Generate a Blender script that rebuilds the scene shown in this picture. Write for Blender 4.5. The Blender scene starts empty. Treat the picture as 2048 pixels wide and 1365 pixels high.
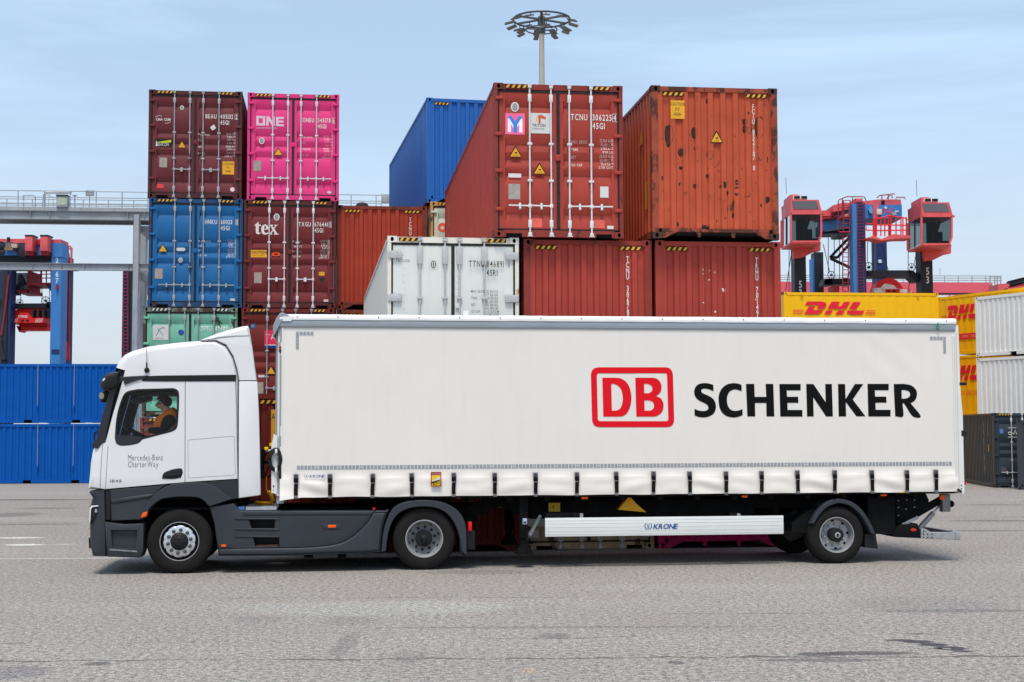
import bpy, bmesh, math, random
from mathutils import Vector, Matrix, noise, geometry
random.seed(7)
R = math.radians
scn = bpy.context.scene
COL = scn.collection

# ---------------------------------------------------------------- camera, sky, sun, exposure
FPX, CAMH = 2844.0, 2.2                       # focal length in photo pixels, eye height
TILT, ROLL = math.atan(180/FPX), -0.0032
cd = bpy.data.cameras.new('camera'); cam = bpy.data.objects.new('camera', cd); COL.objects.link(cam)
cd.sensor_width = 36; cd.lens = FPX/2048*36; cd.clip_start = .1; cd.clip_end = 3000
CM = Matrix.Translation((0, 0, CAMH)) @ Matrix.Rotation(math.pi/2+TILT, 4, 'X') @ Matrix.Rotation(ROLL, 4, 'Z')
cam.matrix_world = CM
scn.camera = cam
SUN_EL, SUN_AZ = R(65), R(186)                # azimuth: 180 = straight behind the camera, 90 = right
w = bpy.data.worlds.new('World'); scn.world = w; w.use_nodes = True
nt = w.node_tree; nd = nt.nodes; lk = nt.links
bg = nd['Background']
sky = nd.new('ShaderNodeTexSky'); sky.sky_type = 'NISHITA'; sky.sun_disc = False
sky.sun_elevation = SUN_EL; sky.sun_rotation = SUN_AZ; sky.altitude = 0; sky.air_density = 1.0; sky.dust_density = 1.6; sky.ozone_density = 2.0
tc = nd.new('ShaderNodeTexCoord'); mp = nd.new('ShaderNodeMapping'); mp.inputs['Scale'].default_value = (1.3, 1.3, 9)
nz = nd.new('ShaderNodeTexNoise'); nz.inputs['Scale'].default_value = 1.7; nz.inputs['Detail'].default_value = 7; nz.inputs['Roughness'].default_value = .58; nz.inputs['Distortion'].default_value = .6
rp = nd.new('ShaderNodeMapRange'); rp.inputs[1].default_value = .42; rp.inputs[2].default_value = .72; rp.inputs[3].default_value = .36; rp.inputs[4].default_value = .70
mx = nd.new('ShaderNodeMix'); mx.data_type = 'RGBA'
lk.new(tc.outputs['Generated'], mp.inputs['Vector']); lk.new(mp.outputs[0], nz.inputs['Vector']); lk.new(nz.outputs['Fac'], rp.inputs[0])
lk.new(rp.outputs[0], mx.inputs[0]); lk.new(sky.outputs[0], mx.inputs[6]); mx.inputs[7].default_value = (4.95, 6.75, 8.75, 1)   # thin high cloud
sp = nd.new('ShaderNodeSeparateXYZ'); lk.new(tc.outputs['Generated'], sp.inputs[0])
hr = nd.new('ShaderNodeMapRange'); hr.inputs[1].default_value = -.02; hr.inputs[2].default_value = .26; hr.inputs[3].default_value = .9; hr.inputs[4].default_value = .12; hr.interpolation_type = 'SMOOTHSTEP'; lk.new(sp.outputs[2], hr.inputs[0])
mh_ = nd.new('ShaderNodeMix'); mh_.data_type = 'RGBA'; lk.new(hr.outputs[0], mh_.inputs[0]); lk.new(mx.outputs[2], mh_.inputs[6]); mh_.inputs[7].default_value = (4.55, 4.82, 5.15, 1)   # milky horizon
lk.new(mh_.outputs[2], bg.inputs[0]); bg.inputs[1].default_value = .12
sd = bpy.data.lights.new('sun', 'SUN'); sd.energy = 2.55; sd.angle = R(18); sd.color = (1, .945, .855)
sun = bpy.data.objects.new('sun', sd); COL.objects.link(sun)
sv = Vector((math.sin(SUN_AZ)*math.cos(SUN_EL), math.cos(SUN_AZ)*math.cos(SUN_EL), math.sin(SUN_EL)))
sun.rotation_euler = (-sv).to_track_quat('-Z', 'Y').to_euler(); sun.location = (0, 0, 60)
vs = scn.view_settings; vs.view_transform = 'Standard'; vs.look = 'None'; vs.gamma = 1; vs.use_curve_mapping = False
vs.exposure = 0.34
scn.cycles.max_bounces = 6; scn.cycles.transparent_max_bounces = 12; scn.cycles.caustics_reflective = False; scn.cycles.caustics_refractive = False

# ---------------------------------------------------------------- frames: photo pixel -> point on a real plane
CM3 = CM.to_3x3(); CO = Vector((0, 0, CAMH))
def ray(px, py): return CM3 @ Vector(((px-1024)/FPX, -(py-682.5)/FPX, -1))
def ground(px, py, z=0.):
    d = ray(px, py); return CO + d*((z-CAMH)/d.z)
def at_depth(px, py, Y):
    d = ray(px, py); return CO + d*(Y/d.y)
class Fr:
    def __init__(s, x, y, z=0., yaw=0.):
        s.o = Vector((x, y, z)); s.yaw = R(yaw); c, n = math.cos(s.yaw), math.sin(s.yaw)
        s.u = Vector((c, n, 0)); s.v = Vector((-n, c, 0))
    def pix(s, px, py, v=0.):
        d = ray(px, py); k = (v-(CO-s.o).dot(s.v))/d.dot(s.v); p = CO+d*k-s.o
        return (p.dot(s.u), p.z)
    def loc(s, u, v, z): return s.o + s.u*u + s.v*v + Vector((0, 0, z))
    def sub(s, u, v, z, dyaw=0.):
        p = s.loc(u, v, z); return Fr(p.x, p.y, p.z, math.degrees(s.yaw)+dyaw)

# ---------------------------------------------------------------- materials
def S(r, g, b, k=1.0):
    f = lambda c: (c/255/12.92 if c/255 <= .04045 else ((c/255+.055)/1.055)**2.4)*k
    return (f(r), f(g), f(b))
MATS = {}
def paint(name, rgb, rough=.5, var=.10, rust=0., metal=0., grime=0., scale=2.0, spec=.22, bump=0., rustcol=(.055, .022, .014), coat=0.):
    if name in MATS: return MATS[name]
    m = bpy.data.materials.new(name); m.use_nodes = True; MATS[name] = m
    t = m.node_tree; n = t.nodes; l = t.links; b = n['Principled BSDF']
    b.inputs['Roughness'].default_value = rough; b.inputs['Metallic'].default_value = metal
    b.inputs['Specular IOR Level'].default_value = spec; b.inputs['Coat Weight'].default_value = coat
    c = n.new('ShaderNodeTexCoord'); ob = c.outputs['Object']
    nz = n.new('ShaderNodeTexNoise'); nz.inputs['Scale'].default_value = scale; nz.inputs['Detail'].default_value = 6; nz.inputs['Roughness'].default_value = .6
    l.new(ob, nz.inputs['Vector'])
    mr = n.new('ShaderNodeMapRange'); mr.inputs[1].default_value = .3; mr.inputs[2].default_value = .7; mr.inputs[3].default_value = 1-var; mr.inputs[4].default_value = 1+var
    l.new(nz.outputs['Fac'], mr.inputs[0])
    mu = n.new('ShaderNodeVectorMath'); mu.operation = 'SCALE'; mu.inputs[0].default_value = rgb; l.new(mr.outputs[0], mu.inputs['Scale'])
    out = mu.outputs[0]
    def layer(out, noise_scale, stretch, lo, hi, col, amount, seed):
        mp = n.new('ShaderNodeMapping'); mp.inputs['Scale'].default_value = stretch; mp.inputs['Location'].default_value = (seed, seed*2.3, seed*.7); l.new(ob, mp.inputs['Vector'])
        q = n.new('ShaderNodeTexNoise'); q.inputs['Scale'].default_value = noise_scale; q.inputs['Detail'].default_value = 7; q.inputs['Roughness'].default_value = .65; l.new(mp.outputs[0], q.inputs['Vector'])
        a = n.new('ShaderNodeMapRange'); a.inputs[1].default_value = lo; a.inputs[2].default_value = hi; a.inputs[3].default_value = 0; a.inputs[4].default_value = amount; l.new(q.outputs['Fac'], a.inputs[0])
        x = n.new('ShaderNodeMix'); x.data_type = 'RGBA'; l.new(a.outputs[0], x.inputs[0]); l.new(out, x.inputs[6]); x.inputs[7].default_value = (*col, 1)
        return x.outputs[2]
    sd = random.random()*20
    if grime: out = layer(out, 3.0, (3, 3, .35), .5, .75, (rgb[0]*.35+.02, rgb[1]*.35+.018, rgb[2]*.35+.015), grime, sd)
    if rust: out = layer(out, 2.2, (1.3, 1.3, .8), .66-rust*.22, .70-rust*.2, rustcol, .9, sd+5)
    l.new(out, b.inputs['Base Color'])
    if bump:
        bp = n.new('ShaderNodeBump'); bp.inputs['Strength'].default_value = bump; bp.inputs['Distance'].default_value = .01
        l.new(nz.outputs['Fac'], bp.inputs['Height']); l.new(bp.outputs[0], b.inputs['Normal'])
    return m
def glass(name, tint=(.6, .7, .7), trans=.8, rough=.02):
    if name in MATS: return MATS[name]
    m = bpy.data.materials.new(name); m.use_nodes = True; MATS[name] = m
    t = m.node_tree; n = t.nodes; l = t.links; n.remove(n['Principled BSDF'])
    tr = n.new('ShaderNodeBsdfTransparent'); tr.inputs[0].default_value = (*[c*trans for c in tint], 1)
    gl = n.new('ShaderNodeBsdfGlossy'); gl.inputs['Roughness'].default_value = rough
    fr = n.new('ShaderNodeFresnel'); fr.inputs[0].default_value = 1.35
    mxs = n.new('ShaderNodeMixShader'); l.new(fr.outputs[0], mxs.inputs[0]); l.new(tr.outputs[0], mxs.inputs[1]); l.new(gl.outputs[0], mxs.inputs[2])
    l.new(mxs.outputs[0], n['Material Output'].inputs[0]); return m
def emit(name, rgb, st):
    m = bpy.data.materials.new(name); m.use_nodes = True; b = m.node_tree.nodes['Principled BSDF']
    b.inputs['Base Color'].default_value = (*rgb, 1); b.inputs['Emission Color'].default_value = (*rgb, 1); b.inputs['Emission Strength'].default_value = st
    return m

# ---------------------------------------------------------------- mesh builder
def area2(p): return sum(p[i][0]*p[(i+1) % len(p)][1]-p[(i+1) % len(p)][0]*p[i][1] for i in range(len(p)))
def inset(pts, b):
    n = len(pts); bl = b if isinstance(b, (list, tuple)) else [b]*n; out = []
    sg = 1 if area2(pts) > 0 else -1
    for i in range(n):
        p0, p1, p2 = Vector(pts[i-1]), Vector(pts[i]), Vector(pts[(i+1) % n])
        d1 = (p1-p0).normalized(); d2 = (p2-p1).normalized()
        n1 = Vector((-d1.y, d1.x))*sg; n2 = Vector((-d2.y, d2.x))*sg
        m = (n1+n2)
        m = m/max(m.length_squared/2, .6) if m.length > 1e-6 else n1
        q = p1+m*bl[i]; out.append((q.x, q.y))
    return out
def smooth_poly(*segs, n=5):
    """sharp-joined segments, each smoothed with Catmull-Rom when longer than 2 points"""
    out = []
    for s in segs:
        if len(s) < 3: out += [tuple(map(float, p)) for p in s]; continue
        P = [Vector(p) for p in s]; P = [2*P[0]-P[1]]+P+[2*P[-1]-P[-2]]
        for i in range(1, len(P)-2):
            for k in range(n):
                t = k/n; a, b, c, d = P[i-1:i+3]
                q = .5*((2*b)+(c-a)*t+(2*a-5*b+4*c-d)*t*t+(3*b-a-3*c+d)*t**3); out.append((q.x, q.y))
        out.append(tuple(P[-2]))
    r = []
    for p in out:
        if not r or (abs(p[0]-r[-1][0])+abs(p[1]-r[-1][1])) > 1e-6: r.append(p)
    if (abs(r[0][0]-r[-1][0])+abs(r[0][1]-r[-1][1])) < 1e-6: r.pop()
    return r
def rrect(x0, z0, x1, z1, r, n=5):
    o = []
    for cx, cz, a in ((x1-r, z1-r, 0), (x0+r, z1-r, 90), (x0+r, z0+r, 180), (x1-r, z0+r, 270)):
        for k in range(n+1): t = R(a+90*k/n); o.append((cx+r*math.cos(t), cz+r*math.sin(t)))
    return o
class MB:
    def __init__(s): s.v = []; s.f = []; s.m = []; s.sm = []; s.mats = []
    def mi(s, m):
        if m not in s.mats: s.mats.append(m)
        return s.mats.index(m)
    def add(s, vs, fs, m, smooth=True):
        o = len(s.v); s.v += [tuple(v) for v in vs]; k = s.mi(m)
        for f in fs: s.f.append([i+o for i in f]); s.m.append(k); s.sm.append(smooth)
        return s
    def box(s, x0, x1, y0, y1, z0, z1, m):
        return s.add([(x, y, z) for x in (x0, x1) for y in (y0, y1) for z in (z0, z1)],
                     [(0, 1, 3, 2), (4, 6, 7, 5), (0, 4, 5, 1), (2, 3, 7, 6), (0, 2, 6, 4), (1, 5, 7, 3)], m, False)
    def rbox(s, x0, x1, y0, y1, z0, z1, m, b=.02):
        return s.pillow([(x0, z0), (x1, z0), (x1, z1), (x0, z1)], y0, y1, b, b, m, seg=2)
    def prism(s, pts, y0, y1, m, m2=None, holes=()):
        """polygon in (x,z) extruded along y; optional holes"""
        loops = [list(pts)]+[list(h) for h in holes]; flat = [p for q in loops for p in q]
        tri = geometry.tessellate_polygon([[Vector((p[0], p[1], 0)) for p in q] for q in loops])
        N = len(flat); s.add([(p[0], y0, p[1]) for p in flat]+[(p[0], y1, p[1]) for p in flat],
              [tuple(t) for t in tri]+[tuple(i+N for i in t[::-1]) for t in tri], m, False)
        k = 0; fs = []
        for q in loops:
            n = len(q); fs += [(k+i, k+(i+1) % n, N+k+(i+1) % n, N+k+i) for i in range(n)]; k += n
        return s.add([(p[0], y0, p[1]) for p in flat]+[(p[0], y1, p[1]) for p in flat], fs, m2 or m, True)
    def flat(s, pts, y, m, holes=(), yf=None):
        loops = [list(pts)]+[list(h) for h in holes]; flat = [p for q in loops for p in q]
        tri = geometry.tessellate_polygon([[Vector((p[0], p[1], 0)) for p in q] for q in loops])
        return s.add([(p[0], (yf(p[0], p[1]) if yf else 0)+y, p[1]) for p in flat], [tuple(t) for t in tri], m, False)
    def pillow(s, pts, y0, y1, D, b, m, holes=(), seg=4, far=True, side=None, cap=True, holes2=None):
        """polygon slab with rounded rims; side(i)-> material or None to leave that wall open"""
        n = len(pts); bl = b if isinstance(b, (list, tuple)) else [b]*n
        rings = []
        for k in range(seg+1):
            a = k/seg*math.pi/2; rings.append((inset(pts, [q*(1-math.sin(a)) for q in bl]), y0+D*(1-math.cos(a))))
        if far:
            for k in range(seg, -1, -1):
                a = k/seg*math.pi/2; rings.append((inset(pts, [q*(1-math.sin(a)) for q in bl]), y1-D*(1-math.cos(a))))
        else: rings.append((list(pts), y1))
        by = {}
        for j in range(len(rings)-1):
            for i in range(n):
                mm = side(i) if side else m
                if mm: by.setdefault(mm, []).append((j*n+i, j*n+(i+1) % n, (j+1)*n+(i+1) % n, (j+1)*n+i))
        V = [(p[0], y, p[1]) for r, y in rings for p in r]
        for mm, fs in by.items(): s.add(V, fs, mm, True)
        if cap:
            s.flat(rings[0][0], rings[0][1], m, holes)
            s.flat(rings[-1][0], rings[-1][1], m, (holes2 or holes) if far else ())
        return s
    def tube(s, path, r, m, n=8, cap=True):
        P = [Vector(p) for p in path]; V = []; F = []
        for i, p in enumerate(P):
            t = (P[min(i+1, len(P)-1)]-P[max(i-1, 0)]).normalized()
            a = t.cross(Vector((0, 0, 1)));  a = a if a.length > .05 else t.cross(Vector((1, 0, 0)))
            a.normalize(); b = t.cross(a); rr = r[i] if isinstance(r, (list, tuple)) else r
            V += [p+(a*math.cos(2*math.pi*k/n)+b*math.sin(2*math.pi*k/n))*rr for k in range(n)]
        for i in range(len(P)-1):
            F += [(i*n+k, i*n+(k+1) % n, (i+1)*n+(k+1) % n, (i+1)*n+k) for k in range(n)]
        s.add(V, F, m)
        if cap: s.add(V[:n], [tuple(range(n))], m, False); s.add(V[-n:], [tuple(range(n))], m, False)
        return s
    def beam(s, p0, p1, wd, m, ht=None):
        """square bar between two points"""
        p0, p1 = Vector(p0), Vector(p1); t = (p1-p0).normalized(); a = t.cross(Vector((0, 1, 0)))
        a = a if a.length > .05 else t.cross(Vector((1, 0, 0))); a.normalize(); b = t.cross(a); ht = ht or wd
        V = [p+a*i*wd/2+b*j*ht/2 for p in (p0, p1) for i, j in ((-1, -1), (1, -1), (1, 1), (-1, 1))]
        return s.add(V, [(0, 1, 2, 3), (7, 6, 5, 4)]+[(k, (k+1) % 4, 4+(k+1) % 4, 4+k) for k in range(4)], m, False)
    def lathe(s, prof, cx, cy, cz, m, n=56, axis='y', a0=0., a1=360., rf=None):
        """profile of (radius, along) about the y (or z) axis"""
        full = a1-a0 > 359.9; N = n if full else n+1; V = []; F = []
        for k in range(N):
            a = R(a0+(a1-a0)*k/n); c, q = math.cos(a), math.sin(a)
            for j, (r, t) in enumerate(prof):
                if rf: r = rf(r, j, a)
                V.append((cx+r*c, cy+t, cz+r*q) if axis == 'y' else (cx+r*c, cy+r*q, cz+t))
        L = len(prof)
        for k in range(n if full else n):
            k2 = (k+1) % N
            F += [(k*L+j, k*L+j+1, k2*L+j+1, k2*L+j) for j in range(L-1)]
        return s.add(V, F, m)
    def ball(s, c, r, m, n=12, sc=(1, 1, 1)):
        V = []; F = []; h = n//2
        for i in range(h+1):
            for k in range(n):
                t = math.pi*i/h; a = 2*math.pi*k/n
                V.append((c[0]+r*sc[0]*math.sin(t)*math.cos(a), c[1]+r*sc[1]*math.sin(t)*math.sin(a), c[2]+r*sc[2]*math.cos(t)))
        for i in range(h): F += [(i*n+k, i*n+(k+1) % n, (i+1)*n+(k+1) % n, (i+1)*n+k) for k in range(n)]
        return s.add(V, F, m)
    def mesh(s, name, ang=38, recalc=True):
        me = bpy.data.meshes.new(name); me.from_pydata(s.v, [], s.f)
        for m in s.mats: me.materials.append(m)
        me.polygons.foreach_set('material_index', s.m); me.polygons.foreach_set('use_smooth', s.sm)
        bm = bmesh.new(); bm.from_mesh(me)
        bmesh.ops.remove_doubles(bm, verts=bm.verts, dist=1e-5)
        if recalc: bmesh.ops.recalc_face_normals(bm, faces=bm.faces)
        bm.to_mesh(me); bm.free()
        me.set_sharp_from_angle(angle=R(ang)); me.update(); return me
    def build(s, name, parent=None, ang=38, recalc=True):
        o = bpy.data.objects.new(name, s.mesh(name, ang, recalc)); COL.objects.link(o)
        if parent: o.parent = parent
        return o
def thing(name, label, cat, fr, group=None):
    o = bpy.data.objects.new(name, None); COL.objects.link(o); o.location = fr.o; o.rotation_euler = (0, 0, fr.yaw)
    o.empty_display_size = .2; o['label'] = label; o['category'] = cat
    if group: o['group'] = group
    return o
def structure(o): o['kind'] = 'structure'; return o
def dup(o, parent, loc=(0, 0, 0)):
    c = o.copy(); COL.objects.link(c); c.parent = parent; c.location = loc
    for ch in o.children: dup(ch, c, ch.location)
    return c

# ---------------------------------------------------------------- lettering (flat paint): glyph outlines from the built-in font
GL = {}
def make_glyphs(style, chars, offset):
    for ch in chars:
        cu = bpy.data.curves.new('g', 'FONT'); cu.body = ch; cu.size = 1; cu.offset = offset; cu.resolution_u = 2; cu.fill_mode = 'FRONT'
        o = bpy.data.objects.new('g', cu); COL.objects.link(o)
        me = bpy.data.meshes.new_from_object(o.evaluated_get(bpy.context.evaluated_depsgraph_get()))
        GL[style, ch] = ([(v.co.x, v.co.y) for v in me.vertices], [tuple(p.vertices) for p in me.polygons])
        bpy.data.objects.remove(o); bpy.data.curves.remove(cu); bpy.data.meshes.remove(me)
    h = max(p[1] for p in GL[style, 'H'][0])
    for ch in chars:
        V, F = GL[style, ch]
        if V: x0 = min(p[0] for p in V); GL[style, ch] = ([((p[0]-x0)/h, p[1]/h) for p in V], F, (max(p[0] for p in V)-x0)/h)
        else: GL[style, ch] = (V, F, .35)
CH = 'ABCDEFGHIJKLMNOPQRSTUVWXYZ0123456789.-/:\''
make_glyphs('r', CH+'abcdefghijklmnopqrstuvwxyz', 0.0)
make_glyphs('b', CH, .018)
make_glyphs('t', CH+'abcdefghijklmnopqrstuvwxyz', -.008)
make_glyphs('l', 'ABCDEFGHIKLMNOPRSTUVWXYZ0123456789.', .006)
def write(mb, text, x, z, h, m, y=-.004, ws=.72, gap=.16, st='r', align='l', vertical=False, pitch=1.3, yf=None, shear=0., serif=False):
    """letters of cap height h with the baseline at z, facing -y; vertical stacks them downwards"""
    def wd(c): return .42*ws if c == ' ' else GL[st, c][2]*ws
    tot = sum(wd(c)+gap for c in text)-gap
    cx = x-(tot*h if align == 'r' else tot*h/2 if align == 'c' else 0)
    for i, c in enumerate(text):
        if c != ' ':
            V, F, W = GL[st, c]
            ox, oz = (x-W*ws*h/2, z-i*h*pitch) if vertical else (cx, z)
            P = [(ox+(a*ws+b*shear)*h, oz+b*h) for a, b in V]
            mb.add([(a, y+(yf(a, b) if yf else 0), b) for a, b in P], F, m, False)
            if serif and c.isalpha():
                yy = y
                for sx in ((ox, ox+W*ws*h) if W > .4 else (ox+W*ws*h/2,)):
                    mb.flat([(sx-.06*h, oz), (sx+.06*h, oz), (sx+.06*h, oz+.05*h), (sx-.06*h, oz+.05*h)], yy-.0006, m)
        cx += (wd(c)+gap)*h
    return tot*h
# ---------------------------------------------------------------- ground
def asphalt():
    m = bpy.data.materials.new('asphalt'); m.use_nodes = True
    t = m.node_tree; n = t.nodes; l = t.links; b = n['Principled BSDF']; b.inputs['Roughness'].default_value = .85; b.inputs['Specular IOR Level'].default_value = .25
    ob = n.new('ShaderNodeTexCoord').outputs['Object']
    def nz(scale, detail=5, rough=.6, st=(1, 1, 1)):
        mp = n.new('ShaderNodeMapping'); mp.inputs['Scale'].default_value = st; l.new(ob, mp.inputs['Vector'])
        q = n.new('ShaderNodeTexNoise'); q.inputs['Scale'].default_value = scale; q.inputs['Detail'].default_value = detail; q.inputs['Roughness'].default_value = rough; l.new(mp.outputs[0], q.inputs['Vector']); return q.outputs['Fac']
    def mr(x, a, bb, c, d):
        q = n.new('ShaderNodeMapRange'); q.inputs[1].default_value = a; q.inputs[2].default_value = bb; q.inputs[3].default_value = c; q.inputs[4].default_value = d; l.new(x, q.inputs[0]); return q.outputs[0]
    def mth(op, x, y):
        q = n.new('ShaderNodeMath'); q.operation = op
        for k, z in enumerate((x, y)):
            if isinstance(z, (int, float)): q.inputs[k].default_value = z
            else: l.new(z, q.inputs[k])
        return q.outputs[0]
    def mixc(f, a, c):
        x = n.new('ShaderNodeMix'); x.data_type = 'RGBA'; l.new(f, x.inputs[0])
        if isinstance(a, tuple): x.inputs[6].default_value = (*a, 1)
        else: l.new(a, x.inputs[6])
        x.inputs[7].default_value = (*c, 1); return x.outputs[2]
    grain = nz(15, 6, .86); chips = nz(46, 2, .75); patch = nz(.35, 4, .6); worn = nz(.16, 5, .6, (.35, 1.6, 1)); sm = nz(2.2, 6, .65)
    base = mixc(mr(patch, .35, .65, 0, 1), G_BASE, G_BASE2)
    base = mixc(mr(worn, .5, .72, 0, .55), base, G_WORN)
    base = mixc(mr(sm, .6, .8, 0, .35), base, G_DARK)
    base = mixc(mr(nz(1.6, 6, .8), .5, .62, 0, .55), base, (.268, .225, .215)); base = mixc(mr(nz(1.9, 6, .8), .52, .62, 0, .5), base, (.245, .245, .22))
    base = mixc(mr(nz(5.5, 6, .8), .5, .66, 0, .30), base, (.20, .165, .155)); base = mixc(mr(nz(70, 2, .6), .60, .72, 0, .55), base, (.46, .43, .40))
    k = mth('MULTIPLY', mr(grain, .39, .61, .40, 1.62), mr(chips, .38, .62, .58, 1.46))
    sep = n.new('ShaderNodeSeparateXYZ'); l.new(ob, sep.inputs[0]); X, Y = sep.outputs[0], sep.outputs[1]
    wob = nz(.9, 6, .7); gate = nz(.5, 4, .6); thick = nz(1.3, 4, .7)
    for (y0, sl, wdt, gl, seed) in ((13.95, .012, .055, .38, 0), (17.2, .03, .035, .5, 1), (19.0, -.01, .03, .48, 2), (35.5, .04, .07, .42, 4), (46, .02, .09, .4, 5), (15.3, .05, .04, .5, 6), (29.5, .03, .05, .45, 3)):
        d = mth('ABSOLUTE', mth('ADD', mth('SUBTRACT', Y, y0), mth('ADD', mth('MULTIPLY', X, -sl), mth('MULTIPLY', mth('SUBTRACT', wob, .5), .5))), 0)
        th = mth('MULTIPLY', mr(thick, .35, .7, .1, 1.), wdt)
        mk = mth('MULTIPLY', mth('LESS_THAN', d, th), mr(gate, gl, gl+.08, 0, .8))
        base = mixc(mk, base, (.075, .062, .06))
    wb2 = nz(4.5, 6, .75, (.45, 1, 1))
    for px, py, rx, ry, col, am, jag in BLOTS:
        c = ground(px, py); a = ground(px+rx, py).x-c.x; bb = (ground(px, py-ry).y-ground(px, py+ry).y)/2
        e = lambda q, c0, r: mth('POWER', mth('DIVIDE', mth('SUBTRACT', q, c0), r), 2)
        d = mth('ADD', mth('ADD', e(X, c.x, a), e(Y, c.y, bb)), mth('MULTIPLY', mth('SUBTRACT', wb2, .5), jag))
        base = mixc(mr(d, .55, 1.15, am, 0), base, col)
    v = n.new('ShaderNodeVectorMath'); v.operation = 'SCALE'; l.new(base, v.inputs[0]); l.new(k, v.inputs['Scale']); l.new(v.outputs[0], b.inputs['Base Color'])
    bp = n.new('ShaderNodeBump'); bp.inputs['Strength'].default_value = .55; bp.inputs['Distance'].default_value = .006; l.new(grain, bp.inputs['Height']); l.new(bp.outputs[0], b.inputs['Normal'])
    return m
BLOTS = [(50, 1000, 150, 1.6, (.10, .09, .088), .8, 1.8), (95, 1017, 70, 1.3, (.11, .10, .095), .7, 1.8), (20, 1030, 60, 5, (.14, .125, .12), .7, 1.5), (60, 1049, 110, 1.5, (.12, .11, .105), .7, 1.8), (1990, 1042, 110, 1.8, (.12, .11, .105), .7, 1.8), (1975, 1062, 90, 1.8, (.13, .12, .115), .7, 1.8), (1990, 1010, 70, 1.5, (.13, .12, .115), .6, 1.8), (1120, 1255, 420, 2.2, (.15, .135, .13), .6, 1.9), (1900, 1222, 170, 3.5, (.12, .11, .105), .7, 1.9), (740, 1217, 290, 16, (.300, .285, .262), .75, 1.0), (905, 1213, 130, 12, (.31, .295, .272), .6, 1.0), (690, 1289, 22, 28, (.175, .155, .147), .6, .5), (700, 1242, 60, 9, (.19, .17, .16), .5, .8), (820, 1315, 40, 14, (.19, .17, .16), .5, 1.2),
         (1730, 1307, 110, 4, (.085, .075, .075), .85, 2.2), (1640, 1309, 60, 4, (.075, .068, .07), .8, 2.2), (1640, 1321, 140, 4, (.11, .10, .097), .7, 2.4), (1800, 1281, 34, 2.5, (.06, .055, .06), .9, 1.5), (1836, 1284, 34, 3.5, (.05, .046, .05), .95, 1.3), (1866, 1290, 32, 4, (.05, .046, .05), .95, 1.3), (1900, 1297, 34, 4.5, (.05, .046, .05), .95, 1.3), (1926, 1303, 24, 2.5, (.06, .055, .06), .9, 1.3), (40, 1076, 48, 1.6, (.62, .6, .56), .7, 1.6), (50, 1090, 42, 1.6, (.66, .64, .6), .8, 1.6), (130, 1089, 22, 1, (.5, .48, .45), .6, 1.4), (150, 1117, 260, 1.1, (.5, .48, .45), .55, 1.3), (195, 1328, 28, 4, (.09, .085, .085), .8, 1.2), (1352, 1326, 18, 4, (.09, .085, .085), .8, 1.2), (20, 1345, 90, 14, (.15, .135, .135), .6, 1.2), (520, 1240, 60, 8, (.19, .172, .165), .5, 1.5), (1110, 1272, 35, 6, (.14, .13, .125), .7, 1.5), (1440, 1175, 330, 9, (.30, .275, .248), .5, 1.0), (1850, 1210, 160, 18, (.2, .18, .172), .5, 1.4), (1060, 1342, 22, 6, (.38, .28, .17), .4, .9), (960, 1145, 120, 5, (.16, .145, .14), .5, 1.2)]
G_BASE, G_BASE2, G_WORN, G_DARK = (.268, .243, .214), (.252, .222, .199), (.325, .303, .270), (.165, .145, .136)
mb = MB(); mb.add([(-700, -60, 0), (700, -60, 0), (700, 1200, 0), (-700, 1200, 0)], [(0, 1, 2, 3)], asphalt(), False)
structure(mb.build('ground'))
def blotch(name, pts, m, z=.004, n=10, jit=.04):
    P = [ground(*p) for p in pts]; q = smooth_poly([(p.x, p.y) for p in P]+[(P[0].x, P[0].y)], n=n)
    q = [(x+(noise.noise(Vector((x*6, y*6, 1))))*jit, y+noise.noise(Vector((x*6, y*6, 9)))*jit*2) for x, y in q]
    mb = MB(); tri = geometry.tessellate_polygon([[Vector((x, y, 0)) for x, y in q]]); mb.add([(x, y, z) for x, y in q], [tuple(t) for t in tri], m, False)
    return structure(mb.build(name))
WATER = paint('water', (.02, .02, .022), .03, .1, spec=1.)
blotch('puddle', [(1856, 1297), (1872, 1295.5), (1890, 1298.5), (1899, 1301), (1874, 1300)], WATER, jit=.05)
# ---------------------------------------------------------------- shipping containers
CW = 2.438
GRV = ((.055, .145), (.335, .43), (.443, .538), (.56, .65), (.845, .935))
BLACK = paint('black', (.012, .012, .013), .6, .1)
RUBBER = paint('door rubber', (.02, .02, .02), .7, .3, scale=8)
STEEL = paint('galvanised steel', (.36, .37, .38), .5, .14, metal=.35, rust=.12, scale=9)
STEELW = paint('pale galvanised steel', (.66, .66, .66), .5, .12, metal=.25, scale=9)
YEL = paint('hazard yellow', S(232, 170, 44, .9), .5, .12, grime=.35)
WHITE = paint('lettering white', S(225, 222, 215, .95), .6, .1)
STKW = paint('sticker white', S(215, 213, 208, .9), .6, .08)
PLATE = paint('data plate', S(165, 155, 145, .9), .5, .2, scale=14)
RSTL = paint('dull reefer steel', (.44, .44, .44), .5, .12, metal=.2, rust=.08, scale=9)
DARKHOLE = paint('casting hole', (.006, .006, .006), .9, .0)
INK = paint('lettering black', (.02, .02, .022), .6, .1)
def zig(n0, n1, pitch, lo, hi, depth):
    """trapezoid corrugation between two ends: list of (t, d); d=0 on the outer face"""
    k = max(2, round((n1-n0)/pitch)); p = (n1-n0)/k; o = [(n0, 0)]
    for i in range(k):
        a = n0+i*p; o += [(a+p*.38, 0), (a+p*.47, depth), (a+p*.91, depth), (a+p, 0)]
    return o
def prof_at(z, x):
    for (a, da), (b, db) in zip(z, z[1:]):
        if a <= x <= b: return da if b == a else da+(db-da)*(x-a)/(b-a)
    return 0.
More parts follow.
